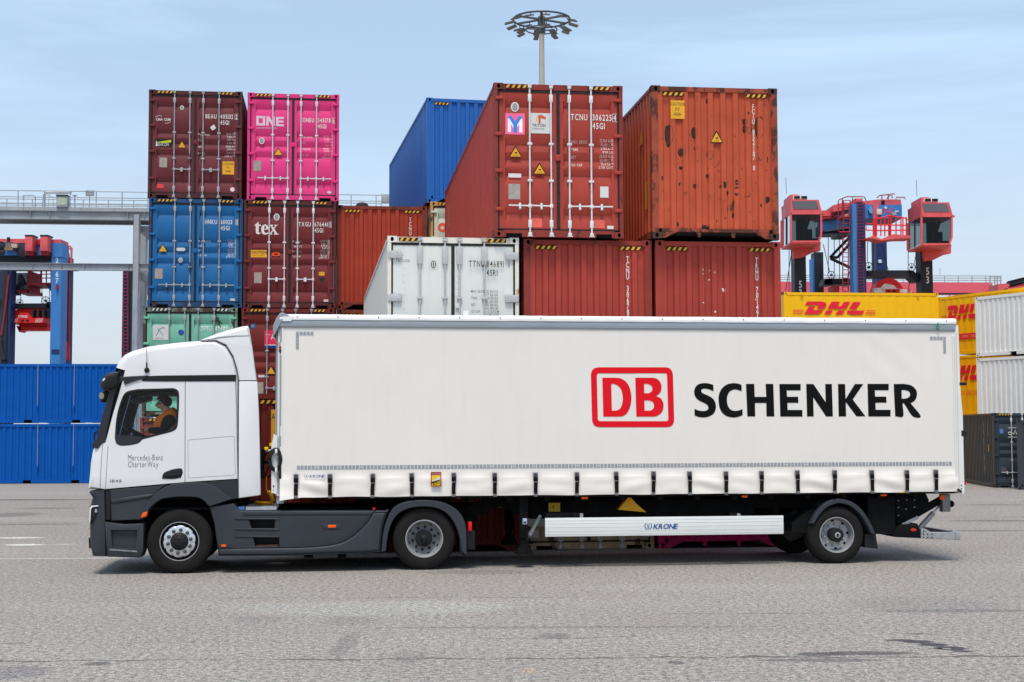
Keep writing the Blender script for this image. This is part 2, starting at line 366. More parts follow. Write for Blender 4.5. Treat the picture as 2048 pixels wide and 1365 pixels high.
def casting(root, x, y, z, m, sx, face=True):
    mb = MB(); w, h, d = .178, .118, .162
    x0 = x if sx > 0 else x-w; hole = [(x0+w/2+.031*math.cos(a), z+h/2+.042*math.sin(a)) for a in [k*math.pi/6 for k in range(12)]]
    mb.prism([(x0, z), (x0+w, z), (x0+w, z+h), (x0, z+h)], y, y+d, m, DARKHOLE, holes=[hole])
    mb.flat(inset(hole, .001), y+.05, DARKHOLE)
    return mb.build('corner_casting', root)
def hazard(root, x, z, wd=.42, h=.066, y=-.012, m=None, black=None, yf=None):
    mb = MB(); mb.flat([(x, z), (x+wd, z), (x+wd, z+h), (x, z+h)], y, BLACK, yf=yf)
    k = wd/4
    for i in range(4):
        a = x+i*k+.01; mb.flat([(a, z+.004), (a+k*.48, z+.004), (a+k*.48+h*.55 if i < 3 else min(a+k*.48+h*.55, x+wd), z+h-.004), (a+h*.55, z+h-.004)], y-.002, m or YEL, yf=yf)
    return mb.build('hazard_stripe', root)
def side_wall(root, x, L, H, m, name='side_wall', z0=.16, z1=None, inward=1):
    mb = MB(); z1 = z1 or H-.06; P = zig(.16, L-.16, .278, 0, 1, .036); V = []
    for y, d in P: V += [(x+inward*(.012+d), y, z0), (x+inward*(.012+d), y, z1)]
    mb.add(V, [(2*i, 2*i+2, 2*i+3, 2*i+1) for i in range(len(P)-1)], m, False); return mb.build(name, root, recalc=False)
def container(name, label, fr, H, L, body, near='door', group=None, frame=None, rods=None, lcol=None, handles='LLRR', hz=True, pocket=True, smooth=False, cast=None, door2=None, rodx=(.275, .44, .582, .752), cat='shipping container', hzm=None):
    root = thing(name, label, cat, fr, group); frame = frame or body; cast = cast or frame; rods = rods or STEEL; W = CW
    pw = .07 if near == 'door' else .125
    f = MB()
    for x0 in (0, W-pw):
        f.box(x0, x0+pw, 0, .13, .118, H-.118, frame); f.box(x0, x0+pw, L-.13, L, .118, H-.118, frame)
    f.box(.178, W-.178, 0.012, .12, H-.118, H-.012, frame) if near == 'door' else f.box(.178, W-.178, .006, .1, H-.10, H-.012, frame)
    f.box(.178, W-.178, L-.1, L, H-.10, H-.01, frame)
    for x0 in (.002, W-.062):
        f.box(x0, x0+.06, .162, L-.162, H-.075, H-.01, frame); f.box(x0, x0+.06, .162, L-.162, .03, .16, frame)
    if near == 'door':
        if pocket: f.prism([(.178, .012), (.22, .012), (.22, .075), (.52, .075), (.52, .012), (W-.52, .012), (W-.52, .075), (W-.22, .075), (W-.22, .012), (W-.178, .012), (W-.178, .135), (.178, .135)], .006, .12, frame); f.box(.22, .52, .05, .06, .013, .076, DARKHOLE); f.box(W-.52, W-.22, .05, .06, .013, .076, DARKHOLE)
        else: f.box(.178, W-.178, .006, .12, .012, .135, frame)
    else:
        f.box(.178, W-.178, .004, .1, .13, .19, frame)
        f.prism([(.178, .012), (.24, .012), (.48, .13), (.178, .13)], .01, .06, frame); f.prism([(W-.178, .012), (W-.24, .012), (W-.48, .13), (W-.178, .13)], .01, .06, frame)
        for x0 in (.84, 1.5): f.prism([(x0, .13), (x0+.1, .13), (x0+.08, .03), (x0+.04, .03)], .012, .06, frame)
    f.box(.06, W-.06, .12, L-.06, .10, .16, BLACK); f.build('frame', root)
    for x, sx in ((0, 1), (W, -1)):
        for z in (0, H-.118): casting(root, x+(-.003 if sx > 0 else .003), -.003, z, cast, sx)
    m = MB()
    for x in (0, W-.178):
        for z in (0, H-.118): m.box(x, x+.178, L-.162, L+.003, z, z+.118, cast)
    m.build('rear_corner_castings', root)
    side_wall(root, 0, L, H, body); side_wall(root, W, L, H, body, inward=-1)
    m = MB(); P = zig(.162, L-.162, .21, 0, 1, .02); V = []
    for y, d in P: V += [(.06, y, H-.02-d), (W-.06, y, H-.02-d)]
    m.add(V, [(2*i, 2*i+1, 2*i+3, 2*i+2) for i in range(len(P)-1)], body, False); m.build('roof', root, recalc=False)
    m = MB(); m.box(.12, W-.12, L-.06, L-.02, .13, H-.1, body); m.build('rear_wall', root)
    if near == 'door':
        zb, zt = .165, H-.165; yd = .03; hd = zt-zb
        gz = [] if smooth else [(zt-a*hd, zt-b*hd) for a, b in GRV]
        def prof(z):
            for a, b in gz:
                if b <= z <= a:
                    t = (a-z)/(a-b); return .07*(t/.46 if t < .46 else 1 if t < .54 else (1-t)/.46)
            return 0.
        zs = sorted({zb, zt} | {z for a, b in gz for z in (a, b, a-(a-b)*.46, a-(a-b)*.54)})
        mid = W/2-.01
        g = MB(); t = .032
        for x0, x1 in ((pw+.002, pw+t), (W-pw-t, W-pw-.002)): g.box(x0, x1, yd-.012, yd+.05, zb-.01, zt+.035, RUBBER)
        g.box(mid-.03, mid+.03, yd-.016, yd+.05, zb, zt, RUBBER)
        g.box(pw+t, W-pw-t, yd-.010, yd+.05, zt, zt+.04, RUBBER); g.box(pw+t, W-pw-t, yd-.008, yd+.05, zb-.025, zb, RUBBER)
        g.build('door_gasket', root)
        doors = []; rngs = []
        for si, (x0, x1) in enumerate(((pw+t, mid-.03), (mid+.03, W-pw-t))):
            db = (door2 or body) if si else body
            a, b = (x0+.11, x1-.07) if si == 0 else (x0+.07, x1-.11)
            rngs.append((a+.012, b-.012)); xs = [x0, a, a+.02, b-.02, b, x1]; V = [(x, yd+(prof(z) if 1 < k < 4 else 0), z) for z in zs for k, x in enumerate(xs)]
            d = MB(); d.add(V, [(i*6+k, i*6+k+1, i*6+k+7, i*6+k+6) for i in range(len(zs)-1) for k in range(5)], db, False)
            d.box(x0, x1, yd+.08, yd+.09, zb, zt, BLACK)
            dr = d.build('door', root, recalc=False); doors.append(dr)
            hw = .075 if smooth else .05
            for k, fz in enumerate((.975, .70, .40, .10, .02) if False else ((.93, .62, .33, .05) if smooth else (.955, .69, .42, .14, ))):
                z = zb+hd*fz; h = MB()
                if smooth: (h.rbox(.01, .26, -.03, .02, z-.07, z+.07, rods, .012) if si == 0 else h.rbox(W-.26, W-.01, -.03, .02, z-.07, z+.07, rods, .012))
                else: (h.rbox(.02, .17, -.022, yd+.01, z-.032, z+.032, db, .01) if si == 0 else h.rbox(W-.17, W-.02, -.022, yd+.01, z-.032, z+.032, db, .01))
                h.build('hinge', dr)
            for q in (0, 1):
                k = si*2+q; x = W*rodx[k]; rd = MB(); yr = yd-.032
                rd.tube([(x, yr, .07), (x, yr, H-.07)], .017, rods, 8)
                wb, hb = (.05, .17) if smooth else (.034, .07)
                for z in ((zt-.18, zb+.16) if smooth else (zt-.11, zb+.09)):
                    rd.rbox(x-wb, x+wb, yr-.018, yd, z-hb, z+hb, rods, .008)
                for z in (.62, .35): rd.rbox(x-.045, x+.045, yr-.024, yd, zb+hd*z-.022, zb+hd*z+.022, rods, .008)
                for z in (.06, H-.06):
                    rd.rbox(x-.035, x+.035, -.03, .012, z-.028, z+.028, rods, .006)
                    rd.box(x-.05, x+.05, -.034, -.012, z+(.03 if z > 1 else -.045), z+(.045 if z > 1 else -.03), rods)
                rd.build('lock_rod', dr)
                if not smooth:
                    hs = handles[k]; dx = -1 if hs in 'Ll' else 1; z = zb+hd*(.165 if hs in 'LR' else .235); h = MB()
                    h.beam((x, yr-.012, z), (x+dx*.40, yr-.02, z+.006), .026, rods, .014); h.rbox(x-.03, x+.03, yr-.026, yd, z-.035, z+.035, rods, .006)
                    h.rbox(x+dx*.19-.02, x+dx*.19+.02, yr-.034, yd, z-.07, z+.05, rods, .01); h.ball((x+dx*.19, yr-.04, z-.05), .026, rods, 8)
                    h.build('door_handle', dr)
        if not smooth:
            k = MB(); k.rbox(mid-.05, mid+.05, yd-.03, yd-.005, zb+hd*.50, zb+hd*.545, body, .006); k.build('seal_plate', root)
        yf = lambda x, z: prof(z) if any(a <= x <= b for a, b in rngs) else 0.
        root_y = yd
    else:
        P = zig(.125, W-.125, .2486, 0, 1, .044); z0, z1 = .19, H-.10; V = []
        for x, d in P: V += [(x, .014+d, z0), (x, .014+d, z1)]
        d = MB(); d.add(V, [(2*i, 2*i+2, 2*i+3, 2*i+1) for i in range(len(P)-1)], body, False); d.build('end_wall', root, recalc=False)
        yf = lambda x, z: prof_at(P, x); root_y = .014; hd = 0
    if hz:
        zz = H-.10 if near == 'door' else H-.185
        if near == 'door': hazard(root, .21, H-.095, m=hzm); hazard(root, W-.66, H-.095, m=hzm)
        else: hazard(root, .21, H-.19, y=-.008, m=hzm); hazard(root, W-.62, H-.19, y=-.008, m=hzm)
    return dict(root=root, fr=fr, H=H, L=L, yf=yf, y=root_y, near=near)
def sticker(c, name, x, z, w, h, m, y=None, draw=None, poly=None):
    """flat sticker, lower-left corner at (x,z) of the near end; draw(mb, x, z, y) adds its print"""
    mb = MB(); y = c['y']-.006 if y is None else y
    mb.flat(poly or [(x, z), (x+w, z), (x+w, z+h), (x, z+h)], y, m)
    if draw: draw(mb, x, z, y-.003)
    return mb.build(name, c['root'], recalc=False)
def oval(x, z, a, b, n=14): return [(x+a*math.cos(2*math.pi*k/n), z+b*math.sin(2*math.pi*k/n)) for k in range(n)]
def tri_sign(c, x, z, s, pic=True):
    mb = MB(); y = c['y']-.008
    mb.flat([(x-s*.56, z), (x+s*.56, z), (x+s*.06, z+s), (x-s*.06, z+s)], y, BLACK)
    mb.flat([(x-s*.47, z+s*.06), (x+s*.47, z+s*.06), (x, z+s*.90)], y-.002, YEL)
    if pic: mb.flat([(x-s*.12, z+s*.42), (x+s*.1, z+s*.5), (x+s*.16, z+s*.36), (x, z+s*.32)], y-.003, BLACK); mb.flat([(x-s*.25, z+s*.17), (x+s*.25, z+s*.17), (x+s*.25, z+s*.22), (x-s*.25, z+s*.22)], y-.003, paint('brown print', (.25, .12, .01)))
    return mb.build('warning_sign', c['root'], recalc=False)
def caution(c, x, z, w=.33, h=.38):
    def dr(mb, a, b, y):
        for i, s in enumerate(('CAUTION', '9\'6"'.replace('"', '\''), 'HIGH')): write(mb, s, a+w/2, b+h*(.72-.28*i), h*.17, INK, y=y, ws=.62, align='c')
    return sticker(c, 'caution_sticker', x, z, w, h, YEL, draw=dr)
def bureau(c, x, z, s=.075):
    def dr(mb, a, b, y): mb.flat(oval(x, z, s*.55, s*.8), y, paint('grey print', (.12, .12, .13))); mb.flat(oval(x, z, s*.33, s*.58), y-.001, STKW); mb.flat(oval(x, z, s*.15, s*.45), y-.002, paint('grey print', (.12, .12, .13)))
    return sticker(c, 'approval_sticker', x, z, 0, 0, STKW, poly=oval(x, z, s*.95, s*1.15), draw=dr)
def door_text(c, owner, num, chk, size, rows, ink=None, z1=None, box=True, hh=.115, split=.655, xo=.0, rx=.505, vx=.72, rz=.63, step=.075, st='b'):
    """owner code, serial number and the weight table of a door end"""
    ink = ink or WHITE; mb = MB(); H = c['H']; W = CW; yf = c['yf']; y = c['y']-.005; z1 = z1 or H*.755
    write(mb, owner, W*.725, z1, hh, ink, y=y, ws=.62, st=st, align='r', yf=yf)
    write(mb, num, W*.765, z1, hh, ink, y=y, ws=.62, st=st, yf=yf); write(mb, size, W*.765, z1-.16, hh, ink, y=y, ws=.62, st=st, yf=yf)
    write(mb, chk, W*.93, z1, hh, ink, y=y, ws=.62, st=st, yf=yf)
    if box:
        x0 = W*.93-.022; x1 = x0+.10
        for a, b, d, e in ((x0, x1, z1-.02, z1-.012), (x0, x1, z1+hh+.012, z1+hh+.02), (x0, x0+.008, z1-.02, z1+hh+.02), (x1-.008, x1, z1-.02, z1+hh+.02)): mb.flat([(a, d), (b, d), (b, e), (a, e)], y, ink)
    for i, (k, v1, v2) in enumerate(rows):
        z = H*rz-i*step*1.95
        write(mb, k, W*rx+.06+xo, z-.03, .052, ink, y=y, ws=.6, yf=yf)
        write(mb, v1, W*.93, z, .05, ink, y=y, ws=.6, align='r', yf=yf); write(mb, v2, W*.93, z-step*.95, .05, ink, y=y, ws=.6, align='r', yf=yf)
    return mb.build('lettering', c['root'], recalc=False)
def end_text(c, s, x, ztop, h=.105, ink=None, pitch=1.07):
    mb = MB(); write(mb, s, x, ztop-h, h, ink or WHITE, y=c['y']-.004, ws=.62, vertical=True, pitch=pitch, st='b', yf=c['yf']); return mb.build('lettering', c['root'], recalc=False)

Y7 = 7.0
def at(x, y, z=0., yaw=Y7): return Fr(x, y, z, yaw)
MAROON = paint('maroon paint', S(112, 48, 52, 0.85), .5, .13, grime=.2); MAROOND = paint('worn maroon frame', S(84, 42, 42, 0.85), .55, .25, rust=.35)
REDB = paint('brick red paint', S(172, 66, 54, 0.84), .5, .10, grime=.15); REDBF = paint('brick red frame', S(150, 60, 50, 0.72), .55, .2, rust=.35)
TEXR = paint('dark red paint', S(125, 48, 50, 0.80), .5, .1, grime=.12); TEXF = paint('dark red frame', S(100, 46, 44, 0.80), .55, .2, rust=.3)
ORNG = paint('orange red paint', S(172, 63, 42, 0.84), .5, .1, grime=.15); ORNGF = paint('dull orange frame', S(130, 56, 40, 0.80), .55, .25, rust=.45)
RUSTY = paint('faded orange paint', S(194, 86, 56, 0.84), .5, .12, grime=.35, rust=.05); RUSTYF = paint('rusted orange frame', S(165, 78, 56, 0.78), .55, .3, rust=.75)
PINK = paint('magenta paint', S(233, 62, 132, 0.85), .4, .05); PINKD = PINK
BLU = paint('door blue paint', S(32, 108, 168, 0.82), .5, .1, grime=.15, rust=.06); BLUF = paint('worn blue frame', S(34, 78, 124, 0.85), .55, .25, rust=.45)
BLU2 = paint('clean blue paint', S(40, 104, 184, 0.85), .45, .05)
MINT = paint('mint paint', S(122, 190, 165, 0.88), .5, .1, grime=.3, rust=.12); MINTF = paint('rusty mint frame', S(110, 130, 115), .6, .3, rust=.95)
REEF = paint('reefer white', S(226, 228, 222, 0.82), .4, .03, grime=.1); REEFF = paint('reefer frame', S(226, 221, 208, 0.86), .5, .08, rust=.22, rustcol=(.25, .12, .04))
CREAM = paint('dirty cream', S(196, 176, 146), .55, .2, grime=.5, rust=.3); DARKRED = paint('deep red paint', S(140, 50, 44, 0.62), .5, .12, grime=.25); MAGEN = paint('deep magenta', S(190, 24, 100), .5, .08)
GRP = 'closed ends of stacked containers'
DG = 'door ends of stacked containers'
# -- front block, three tiers
H6 = 2.896; T2, T3 = 2.894, 5.79
c = container('shipping_container', 'deep red container with a yellow caution sticker, seen in the gap between cab and trailer', at(-4.77, 25.66), H6, 12.19, DARKRED, 'end'); caution(c, .42, 1.98, .34, .62)
c = container('shipping_container', 'deep red closed container end behind the landing leg, with a small warning triangle', at(-2.25, 25.97), H6, 12.19, DARKRED, 'end'); tri_sign(c, 1.98, .78, .24); end_text(c, 'TCNU 304458 1', 2.1, 2.55)
c = container('shipping_container', 'dirty cream container with locking bars low behind the white side guard', at(.22, 26.44), H6, 12.19, CREAM, 'door', smooth=True, rods=STEELW); sticker(c, 'approval_sticker', 0, 0, 0, 0, paint('red print', S(170, 50, 60)), poly=oval(2.05, .42, .06, .06))
c = container('shipping_container', 'dark magenta container at ground level behind the side guard, nearest the trailer wheel', at(2.72, 26.72), H6, 12.19, MAGEN, 'end')
# refrigerated container
c = container('refrigerated_container', 'white refrigerated container with grey hinges and black number 846891', at(-2.283, 25.97, T2, 8.0), H6, 12.19, REEF, 'door', smooth=True, frame=REEFF, rods=RSTL, rodx=(.245, .435, .545, .735), cat='refrigerated container')
mb = MB(); yq = c['y']-.05
write(mb, 'TTNU', 1.79, 2.34, .115, INK, y=yq, ws=.58, st='l', align='r'); write(mb, '846891', 1.835, 2.34, .115, INK, y=yq, ws=.58, st='l'); write(mb, '1', 2.25, 2.34, .115, INK, y=c['y']-.02, ws=.58, st='l'); write(mb, '45R1', 1.83, 2.175, .115, INK, y=yq, ws=.58, st='l')
for i, (k, v) in enumerate((('MAX GROSS', '35 000 KG'), ('', '77 160 LBS'), ('TARE', ' 4 700 KG'), ('', '10 360 LBS'), ('NET', '30 300 KG'), ('', '66 800 LBS'), ('CU CAP', ' 67.6 CU M'), ('', '2 387 CUFT'))):
    write(mb, k, 1.545, 1.86-i*.062, .047, INK, y=yq, ws=.55, st='l'); write(mb, v, 1.83, 1.86-i*.062, .047, INK, y=yq, ws=.55, st='l')
write(mb, 'TRITON', .15, 2.42, .05, paint('grey print', (.12, .12, .13)), y=c['y']-.01, ws=.72, gap=.36, serif=True)
mb.build('lettering', c['root'], recalc=False); bureau(c, .85, 2.38, .09); sticker(c, 'seal_tag', 1.245, 1.58, .075, .09, STKW, y=c['y']-.04); sticker(c, 'blank_patch', 1.40, 1.42, .10, .11, paint('pale patch', S(238, 240, 240)))
for n_ in range(2):
    mb = MB(); x0 = .30 if n_ == 0 else 1.33
    for i in range(9):
        for z in (.25, 2.72): mb.ball((x0+i*.095, c['y']-.001, z), .008, PLATE, 6)
    for i in range(20): mb.ball((x0 if n_ == 0 else x0-.03, c['y']-.001, .3+i*.125), .008, PLATE, 6)
    mb.build('rivets', c['root'])
c = container('shipping_container', 'brick red closed container end with vertical number TCNU 306789, beside the white refrigerated one', at(.225, 26.44, T2), H6, 12.19, REDB, 'end', frame=REDBF, group=GRP); end_text(c, 'TCNU 306789 0', 1.985, 2.60)
c = container('shipping_container', 'brick red closed container end with vertical number TRHU 701490, under the rust spotted one', at(2.715, 26.72, T2), H6, 12.19, REDB, 'end', frame=REDB, group=GRP); end_text(c, 'TRHU 701490 0', 1.985, 2.60)
for x, z in ((.92, 2.35), (.92, 2.27), (1.06, 2.34), (1.15, 2.3), (1.33, 1.96), (1.05, 2.16), (.92, 1.72), (.92, 1.33), (1.15, 1.55), (1.95, 1.79), (.93, 1.14), (.21, 2.33)):
    pass
mb = MB()
for x, z, r in ((.92, 2.35, .012), (.92, 2.27, .01), (1.06, 2.34, .01), (1.15, 2.3, .012), (1.33, 1.96, .03), (1.31, 1.99, .015), (1.05, 2.16, .016), (.92, 1.72, .014), (.92, 1.33, .016), (1.15, 1.55, .02), (1.95, 1.79, .014), (.93, 1.14, .02)):
    mb.flat(oval(x, z, r, r*1.1, 7), c['y']-.003, STKW, yf=c['yf'])
mb.build('chipped_paint', c['root'], recalc=False)
ROWS = lambda a='32.500 KGS.', b='71.650 LBS.', k1='MAX. GROSS', k3='NET', t='3.700 KGS.', t2='8.160 LBS.', n='28.800 KGS.', n2='63.490 LBS.': ((k1, a, b), ('TARE', t, t2), (k3, n, n2), ('CU. CAP.', '76.4 CU.M.', '2.700 CU.FT.'))
c = container('shipping_container', 'big brick red container with pink and white signs and number 306225 on its doors', at(-.322, 26.155, T3), H6, 12.19, REDB, 'door', frame=REDBF, rods=STEELW, group=DG)
door_text(c, 'TCNU', '306225', '4', '45G1', ROWS(), z1=2.23, rx=.575, rz=.63, vx=.7)
def ym(mb, x, z, y):
    wq = S(245, 235, 240); W_ = paint('logo white', wq); B_ = paint('logo blue', S(60, 130, 215))
    for a in (0, .215): mb.flat([(x+.045+a, z+.04), (x+.105+a, z+.04), (x+.105+a, z+.30), (x+.045+a, z+.30)], y, W_)
    mb.flat([(x+.05, z+.30), (x+.10, z+.30), (x+.19, z+.14), (x+.165, z+.08)], y-.0005, W_); mb.flat([(x+.31, z+.30), (x+.26, z+.30), (x+.17, z+.14), (x+.195, z+.08)], y-.0006, W_)
    mb.flat([(x+.05, z+.345), (x+.12, z+.345), (x+.185, z+.23), (x+.25, z+.345), (x+.32, z+.345), (x+.222, z+.18), (x+.222, z+.04), (x+.148, z+.04), (x+.148, z+.18)], y-.0015, B_)
sticker(c, 'sign_plate', .215, 1.93, .365, .40, paint('sign pink', S(240, 110, 150)), draw=ym)
def trit(mb, x, z, y):
    O = paint('sign orange', S(205, 90, 60)); mb.flat([(x+.15, z+.19), (x+.19, z+.19), (x+.19, z+.34), (x+.15, z+.34)], y, O); mb.flat([(x+.15, z+.30), (x+.29, z+.27), (x+.29, z+.31), (x+.19, z+.355), (x+.13, z+.33)], y-.001, O); mb.flat([(x+.1, z+.24), (x+.13, z+.22), (x+.13, z+.31), (x+.11, z+.31)], y, paint('sign ochre', S(215, 180, 120)))
    write(mb, 'TRITON', x+.03, z+.125, .055, INK, y=y, ws=.85, gap=.14, st='r', serif=True); write(mb, 'INTERNATIONAL', x+.035, z+.075, .026, paint('grey print', (.12, .12, .13)), y=y, ws=.72); write(mb, 'www.tritoninternational.com', x+.03, z+.03, .02, paint('grey print', (.12, .12, .13)), y=y, ws=.6, gap=.1) if False else None
sticker(c, 'sign_plate', .69, 1.96, .385, .385, STKW, draw=trit)
bureau(c, .395, 2.45, .082); tri_sign(c, .405, 1.50, .21); tri_sign(c, .855, 1.19, .21)
sticker(c, 'label_plate', .27, 1.12, .24, .075, STKW); sticker(c, 'data_plate', .27, .71, .22, .29, PLATE); sticker(c, 'data_plate', 2.0, .77, .16, .21, STKW); sticker(c, 'label_plate', 2.13, .18, .12, .06, STKW)
sticker(c, 'faded_patch', .66, .19, .24, .17, paint('faded red', S(215, 95, 85))); sticker(c, 'faded_patch', 1.88, .19, .2, .16, paint('faded red', S(215, 95, 85)))
# vertical side number and scratches on its left flank
mb = MB()
for i, ch in enumerate('TCNU 306225 4'):
    if ch != ' ':
        V, F, W_ = GL['b', ch]; mb.add([(.004, 10.9-a*.09, 2.2-i*.15+b*.12) for a, b in V], F, WHITE, False)
for k in range(46):
    y = random.uniform(1.2, 11); z = random.uniform(.35, 1.5); q = random.uniform(.004, .009); mb.add([(.006, y, z), (.006, y+q, z), (.006, y+q, z+random.uniform(.1, .5)), (.006, y, z+.1)], [(0, 1, 2, 3)], paint('pale scratches', S(214, 150, 135)), False)
mb.build('side_lettering', c['root'], recalc=False)
# rust spotted container
c = container('shipping_container', 'faded orange container end with dark rust spots and white vertical number 852167', at(2.635, 26.40, T3), H6, 12.19, RUSTY, 'end', frame=RUSTYF, cast=paint('dark rusty casting', S(84, 52, 44), .7, .3, rust=.8), group=GRP)
caution(c, .37, 2.27, .27, .35); tri_sign(c, 1.25, 1.83, .22); end_text(c, 'FCIU 852167 0', 1.985, 2.60, .092)
RST = paint('rust patch', (.045, .020, .013), .85, .35, scale=14)
mb = MB()
for X, Y_, rx, ry in ((482, 480, 30, 70), (683, 455, 20, 35), (580, 612, 24, 26), (695, 580, 13, 13), (577, 735, 12, 12), (806, 630, 22, 30), (787, 793, 11, 15), (688, 874, 13, 14), (700, 190, 10, 18), (790, 205, 10, 15), (1088, 360, 14, 20), (1085, 420, 14, 24), (1125, 425, 22, 22), (1200, 400, 32, 68), (1118, 294, 7, 8), (1016, 845, 14, 18), (1014, 912, 20, 30), (920, 865, 11, 20), (890, 878, 9, 10), (942, 925, 10, 14), (1104, 936, 16, 17), (1264, 972, 17, 20), (922, 1055, 20, 60), (548, 1175, 10, 12), (603, 940, 9, 10), (565, 860, 7, 10), (985, 1100, 7, 20), (427, 820, 7, 15), (1205, 1020, 7, 10), (760, 1200, 28, 18), (600, 1212, 24, 9), (960, 1218, 22, 8), (1268, 655, 4, 20), (915, 848, 6, 8), (792, 828, 6, 8)):
    x = CW*(X-345)/(1345-345); z = H6*(1-(Y_-95)/(1290-95)); sx = CW/1000; n = 18; ph = random.random()*9; rx *= 1.15; ry *= 1.15
    pts = [(x+rx*sx*math.cos(a)*(1+.35*noise.noise(Vector((math.cos(a)*1.7, math.sin(a)*1.7, ph)))), z+ry*sx*1.02*math.sin(a)*(1+.35*noise.noise(Vector((math.cos(a)*1.7, math.sin(a)*1.7, ph+5))))) for a in [2*math.pi*k/n for k in range(n)]]
    mb.flat(pts, c['y']-.0025, RST, yf=c['yf'])
for k in range(60):
    x = random.uniform(.16, 2.28); z = random.uniform(.2, 2.5); mb.flat(oval(x, z, random.uniform(.004, .012), random.uniform(.006, .03), 6), c['y']-.0022, RST, yf=c['yf'])
mb.build('rust_spots', c['root'], recalc=False)
mb = MB(); mb.add([(-.004, 1.1, 1.95), (-.004, .75, 1.95), (-.004, .92, 2.25)], [(0, 1, 2)], YEL, False); mb.add([(-.004, .62, .62), (-.004, .42, .62), (-.004, .42, 1.15), (-.004, .62, 1.15)], [(0, 1, 2, 3)], YEL, False); mb.build('side_sticker', c['root'], recalc=False)
# -- rear block, four tiers
b0, b1, b2, b3 = 0., 2.59, 5.486, 8.382
c = container('shipping_container', 'reddish brown container at ground level under the mint green one, seen through the cab window', at(-9.72, 37.2), 2.585, 12.19, REDBF, 'door', group=DG)
c = container('shipping_container', 'mint green container with rusty frame, behind the cab roof', at(-9.68, 37.2, b1), 2.89, 12.19, MINT, 'door', frame=MINTF, rods=STEEL, hzm=STKW, group=DG)
door_text(c, 'DFSU', '624023', '4', '45G1', ROWS(), z1=2.28, box=False); bureau(c, .33+.6, 2.3, .01)
def dong(mb, x, z, y):
    Q = paint('pale blue print', S(120, 160, 190)); mb.tube([(x+.08, y, z+.12), (x+.16, y, z+.28), (x+.26, y, z+.34), (x+.3, y, z+.3)], .008, Q, 5); mb.tube([(x+.12, y, z+.3), (x+.2, y, z+.2), (x+.26, y, z+.12)], .008, Q, 5); write(mb, 'DONG TANG', x+.05, z+.03, .03, paint('grey print', (.12, .12, .13)), y=y, ws=.7)
sticker(c, 'sign_plate', .26, 2.03, .42, .40, STKW, draw=dong); sticker(c, 'approval_sticker', 0, 0, 0, 0, paint('blue print', S(40, 80, 160)), poly=oval(.98, 2.23, .075, .075))
mb = MB(); write(mb, 'www.dongtang.com.hk'.upper(), .36, 1.87, .055, WHITE, y=c['y']-.004, ws=.6, gap=.12); mb.build('lettering', c['root'], recalc=False)
c = container('shipping_container', 'blue container with silver locking rods and number 611033, under the maroon one', at(-9.57, 37.23, b2), 2.89, 12.19, BLU, 'door', frame=BLUF, rods=STEEL, group=DG)
door_text(c, 'HNKU', '611033', '0', '45G1', (('MAX. GROSS', '32.500 KG', '71.650 LB'), ('TARE', '3.700 KG', '8.160 LB'), ('NET', '28.800 KG', '63.490 LB'), ('CU. CAP.', '76.4 CUM', '2.700 CUFT')), z1=2.22, rz=.61, step=.064)
tri_sign(c, .37, 1.46, .21, False); sticker(c, 'label_plate', .72, 1.49, .23, .085, STKW, poly=rrect(.72, 1.49, .95, 1.58, .04)); bureau(c, .83, 1.25, .06); sticker(c, 'data_plate', .17, .75, .2, .27, PLATE); sticker(c, 'label_plate', 2.13, .18, .12, .06, STKW)
c = container('shipping_container', 'maroon container topmost beside the bright magenta one, with small white lettering', at(-9.61, 37.23, b3), H6, 12.19, MAROON, 'door', frame=MAROOND, rods=STEEL, handles='rlrl', group=DG)
door_text(c, 'BEAU', '405132', '2', '45G1', (('MAX.GROSS', '32.500 KGS', '71.650 LBS'), ('TARE', '3.850 KGS', '8.490 LBS'), ('NET', '28.650 KGS', '63.160 LBS'), ('CU.CAP.', '76.4 CU.M.', '2.698 CU.FT.')), z1=2.16, rz=.60, step=.088)
mb = MB(); write(mb, 'CMA CGM', .19, 2.07, .065, WHITE, y=c['y']-.004, ws=.85, gap=.08, st='b')
mb.tube([(.28+.12*math.cos(R(a)), c['y']-.004, 2.10+.10*math.sin(R(a))) for a in range(150, 55, -10)], .006, WHITE, 5); mb.tube([(.46+.12*math.cos(R(a)), c['y']-.004, 2.10+.10*math.sin(R(a))) for a in range(-30, -120, -10)], .006, WHITE, 5); mb.build('lettering', c['root'], recalc=False)
def bea(mb, x, z, y): mb.flat([(x+.05, z+.12), (x+.42, z+.19), (x+.42, z+.12), (x+.2, z+.10)], y, paint('sign lime', S(190, 190, 30))); write(mb, 'BEACON', x+.06, z+.02, .085, STKW, y=y-.001, ws=.62, gap=.06, serif=True); mb.flat([(x+.02, z+.01), (x+.06, z+.01), (x+.05, z+.15), (x+.03, z+.15)], y, STKW)
sticker(c, 'sign_plate', .17, 1.37, .44, .2, paint('sign dark green', S(30, 34, 24)), draw=bea)
bureau(c, .86, 2.43, .055); tri_sign(c, .87, 1.35, .19, False); sticker(c, 'data_plate', .29, .82, .2, .26, PLATE); caution(c, 1.93, .66, .31, .35); sticker(c, 'label_plate', .24, .26, .17, .11, paint('label red', S(220, 70, 65))); sticker(c, 'approval_sticker', 0, 0, 0, 0, paint('pale pink', S(235, 205, 205)), poly=oval(2.2, .26, .06, .06)); sticker(c, 'approval_sticker', 0, 0, 0, 0, STKW, poly=[(1.66, 1.83), (1.76, 1.9), (1.70, 2.0), (1.6, 1.92)])
c = container('shipping_container', 'dark red container at ground level below the one with the pink sticker', at(-7.2, 37.55), 2.585, 12.19, DARKRED, 'door', group=DG)
c = container('shipping_container', 'brick red container with a pink and navy sticker in the gap above the cab', at(-7.16, 37.55, b1), 2.89, 12.19, DARKRED, 'door', rods=STEEL, group=DG, handles='rRrR')
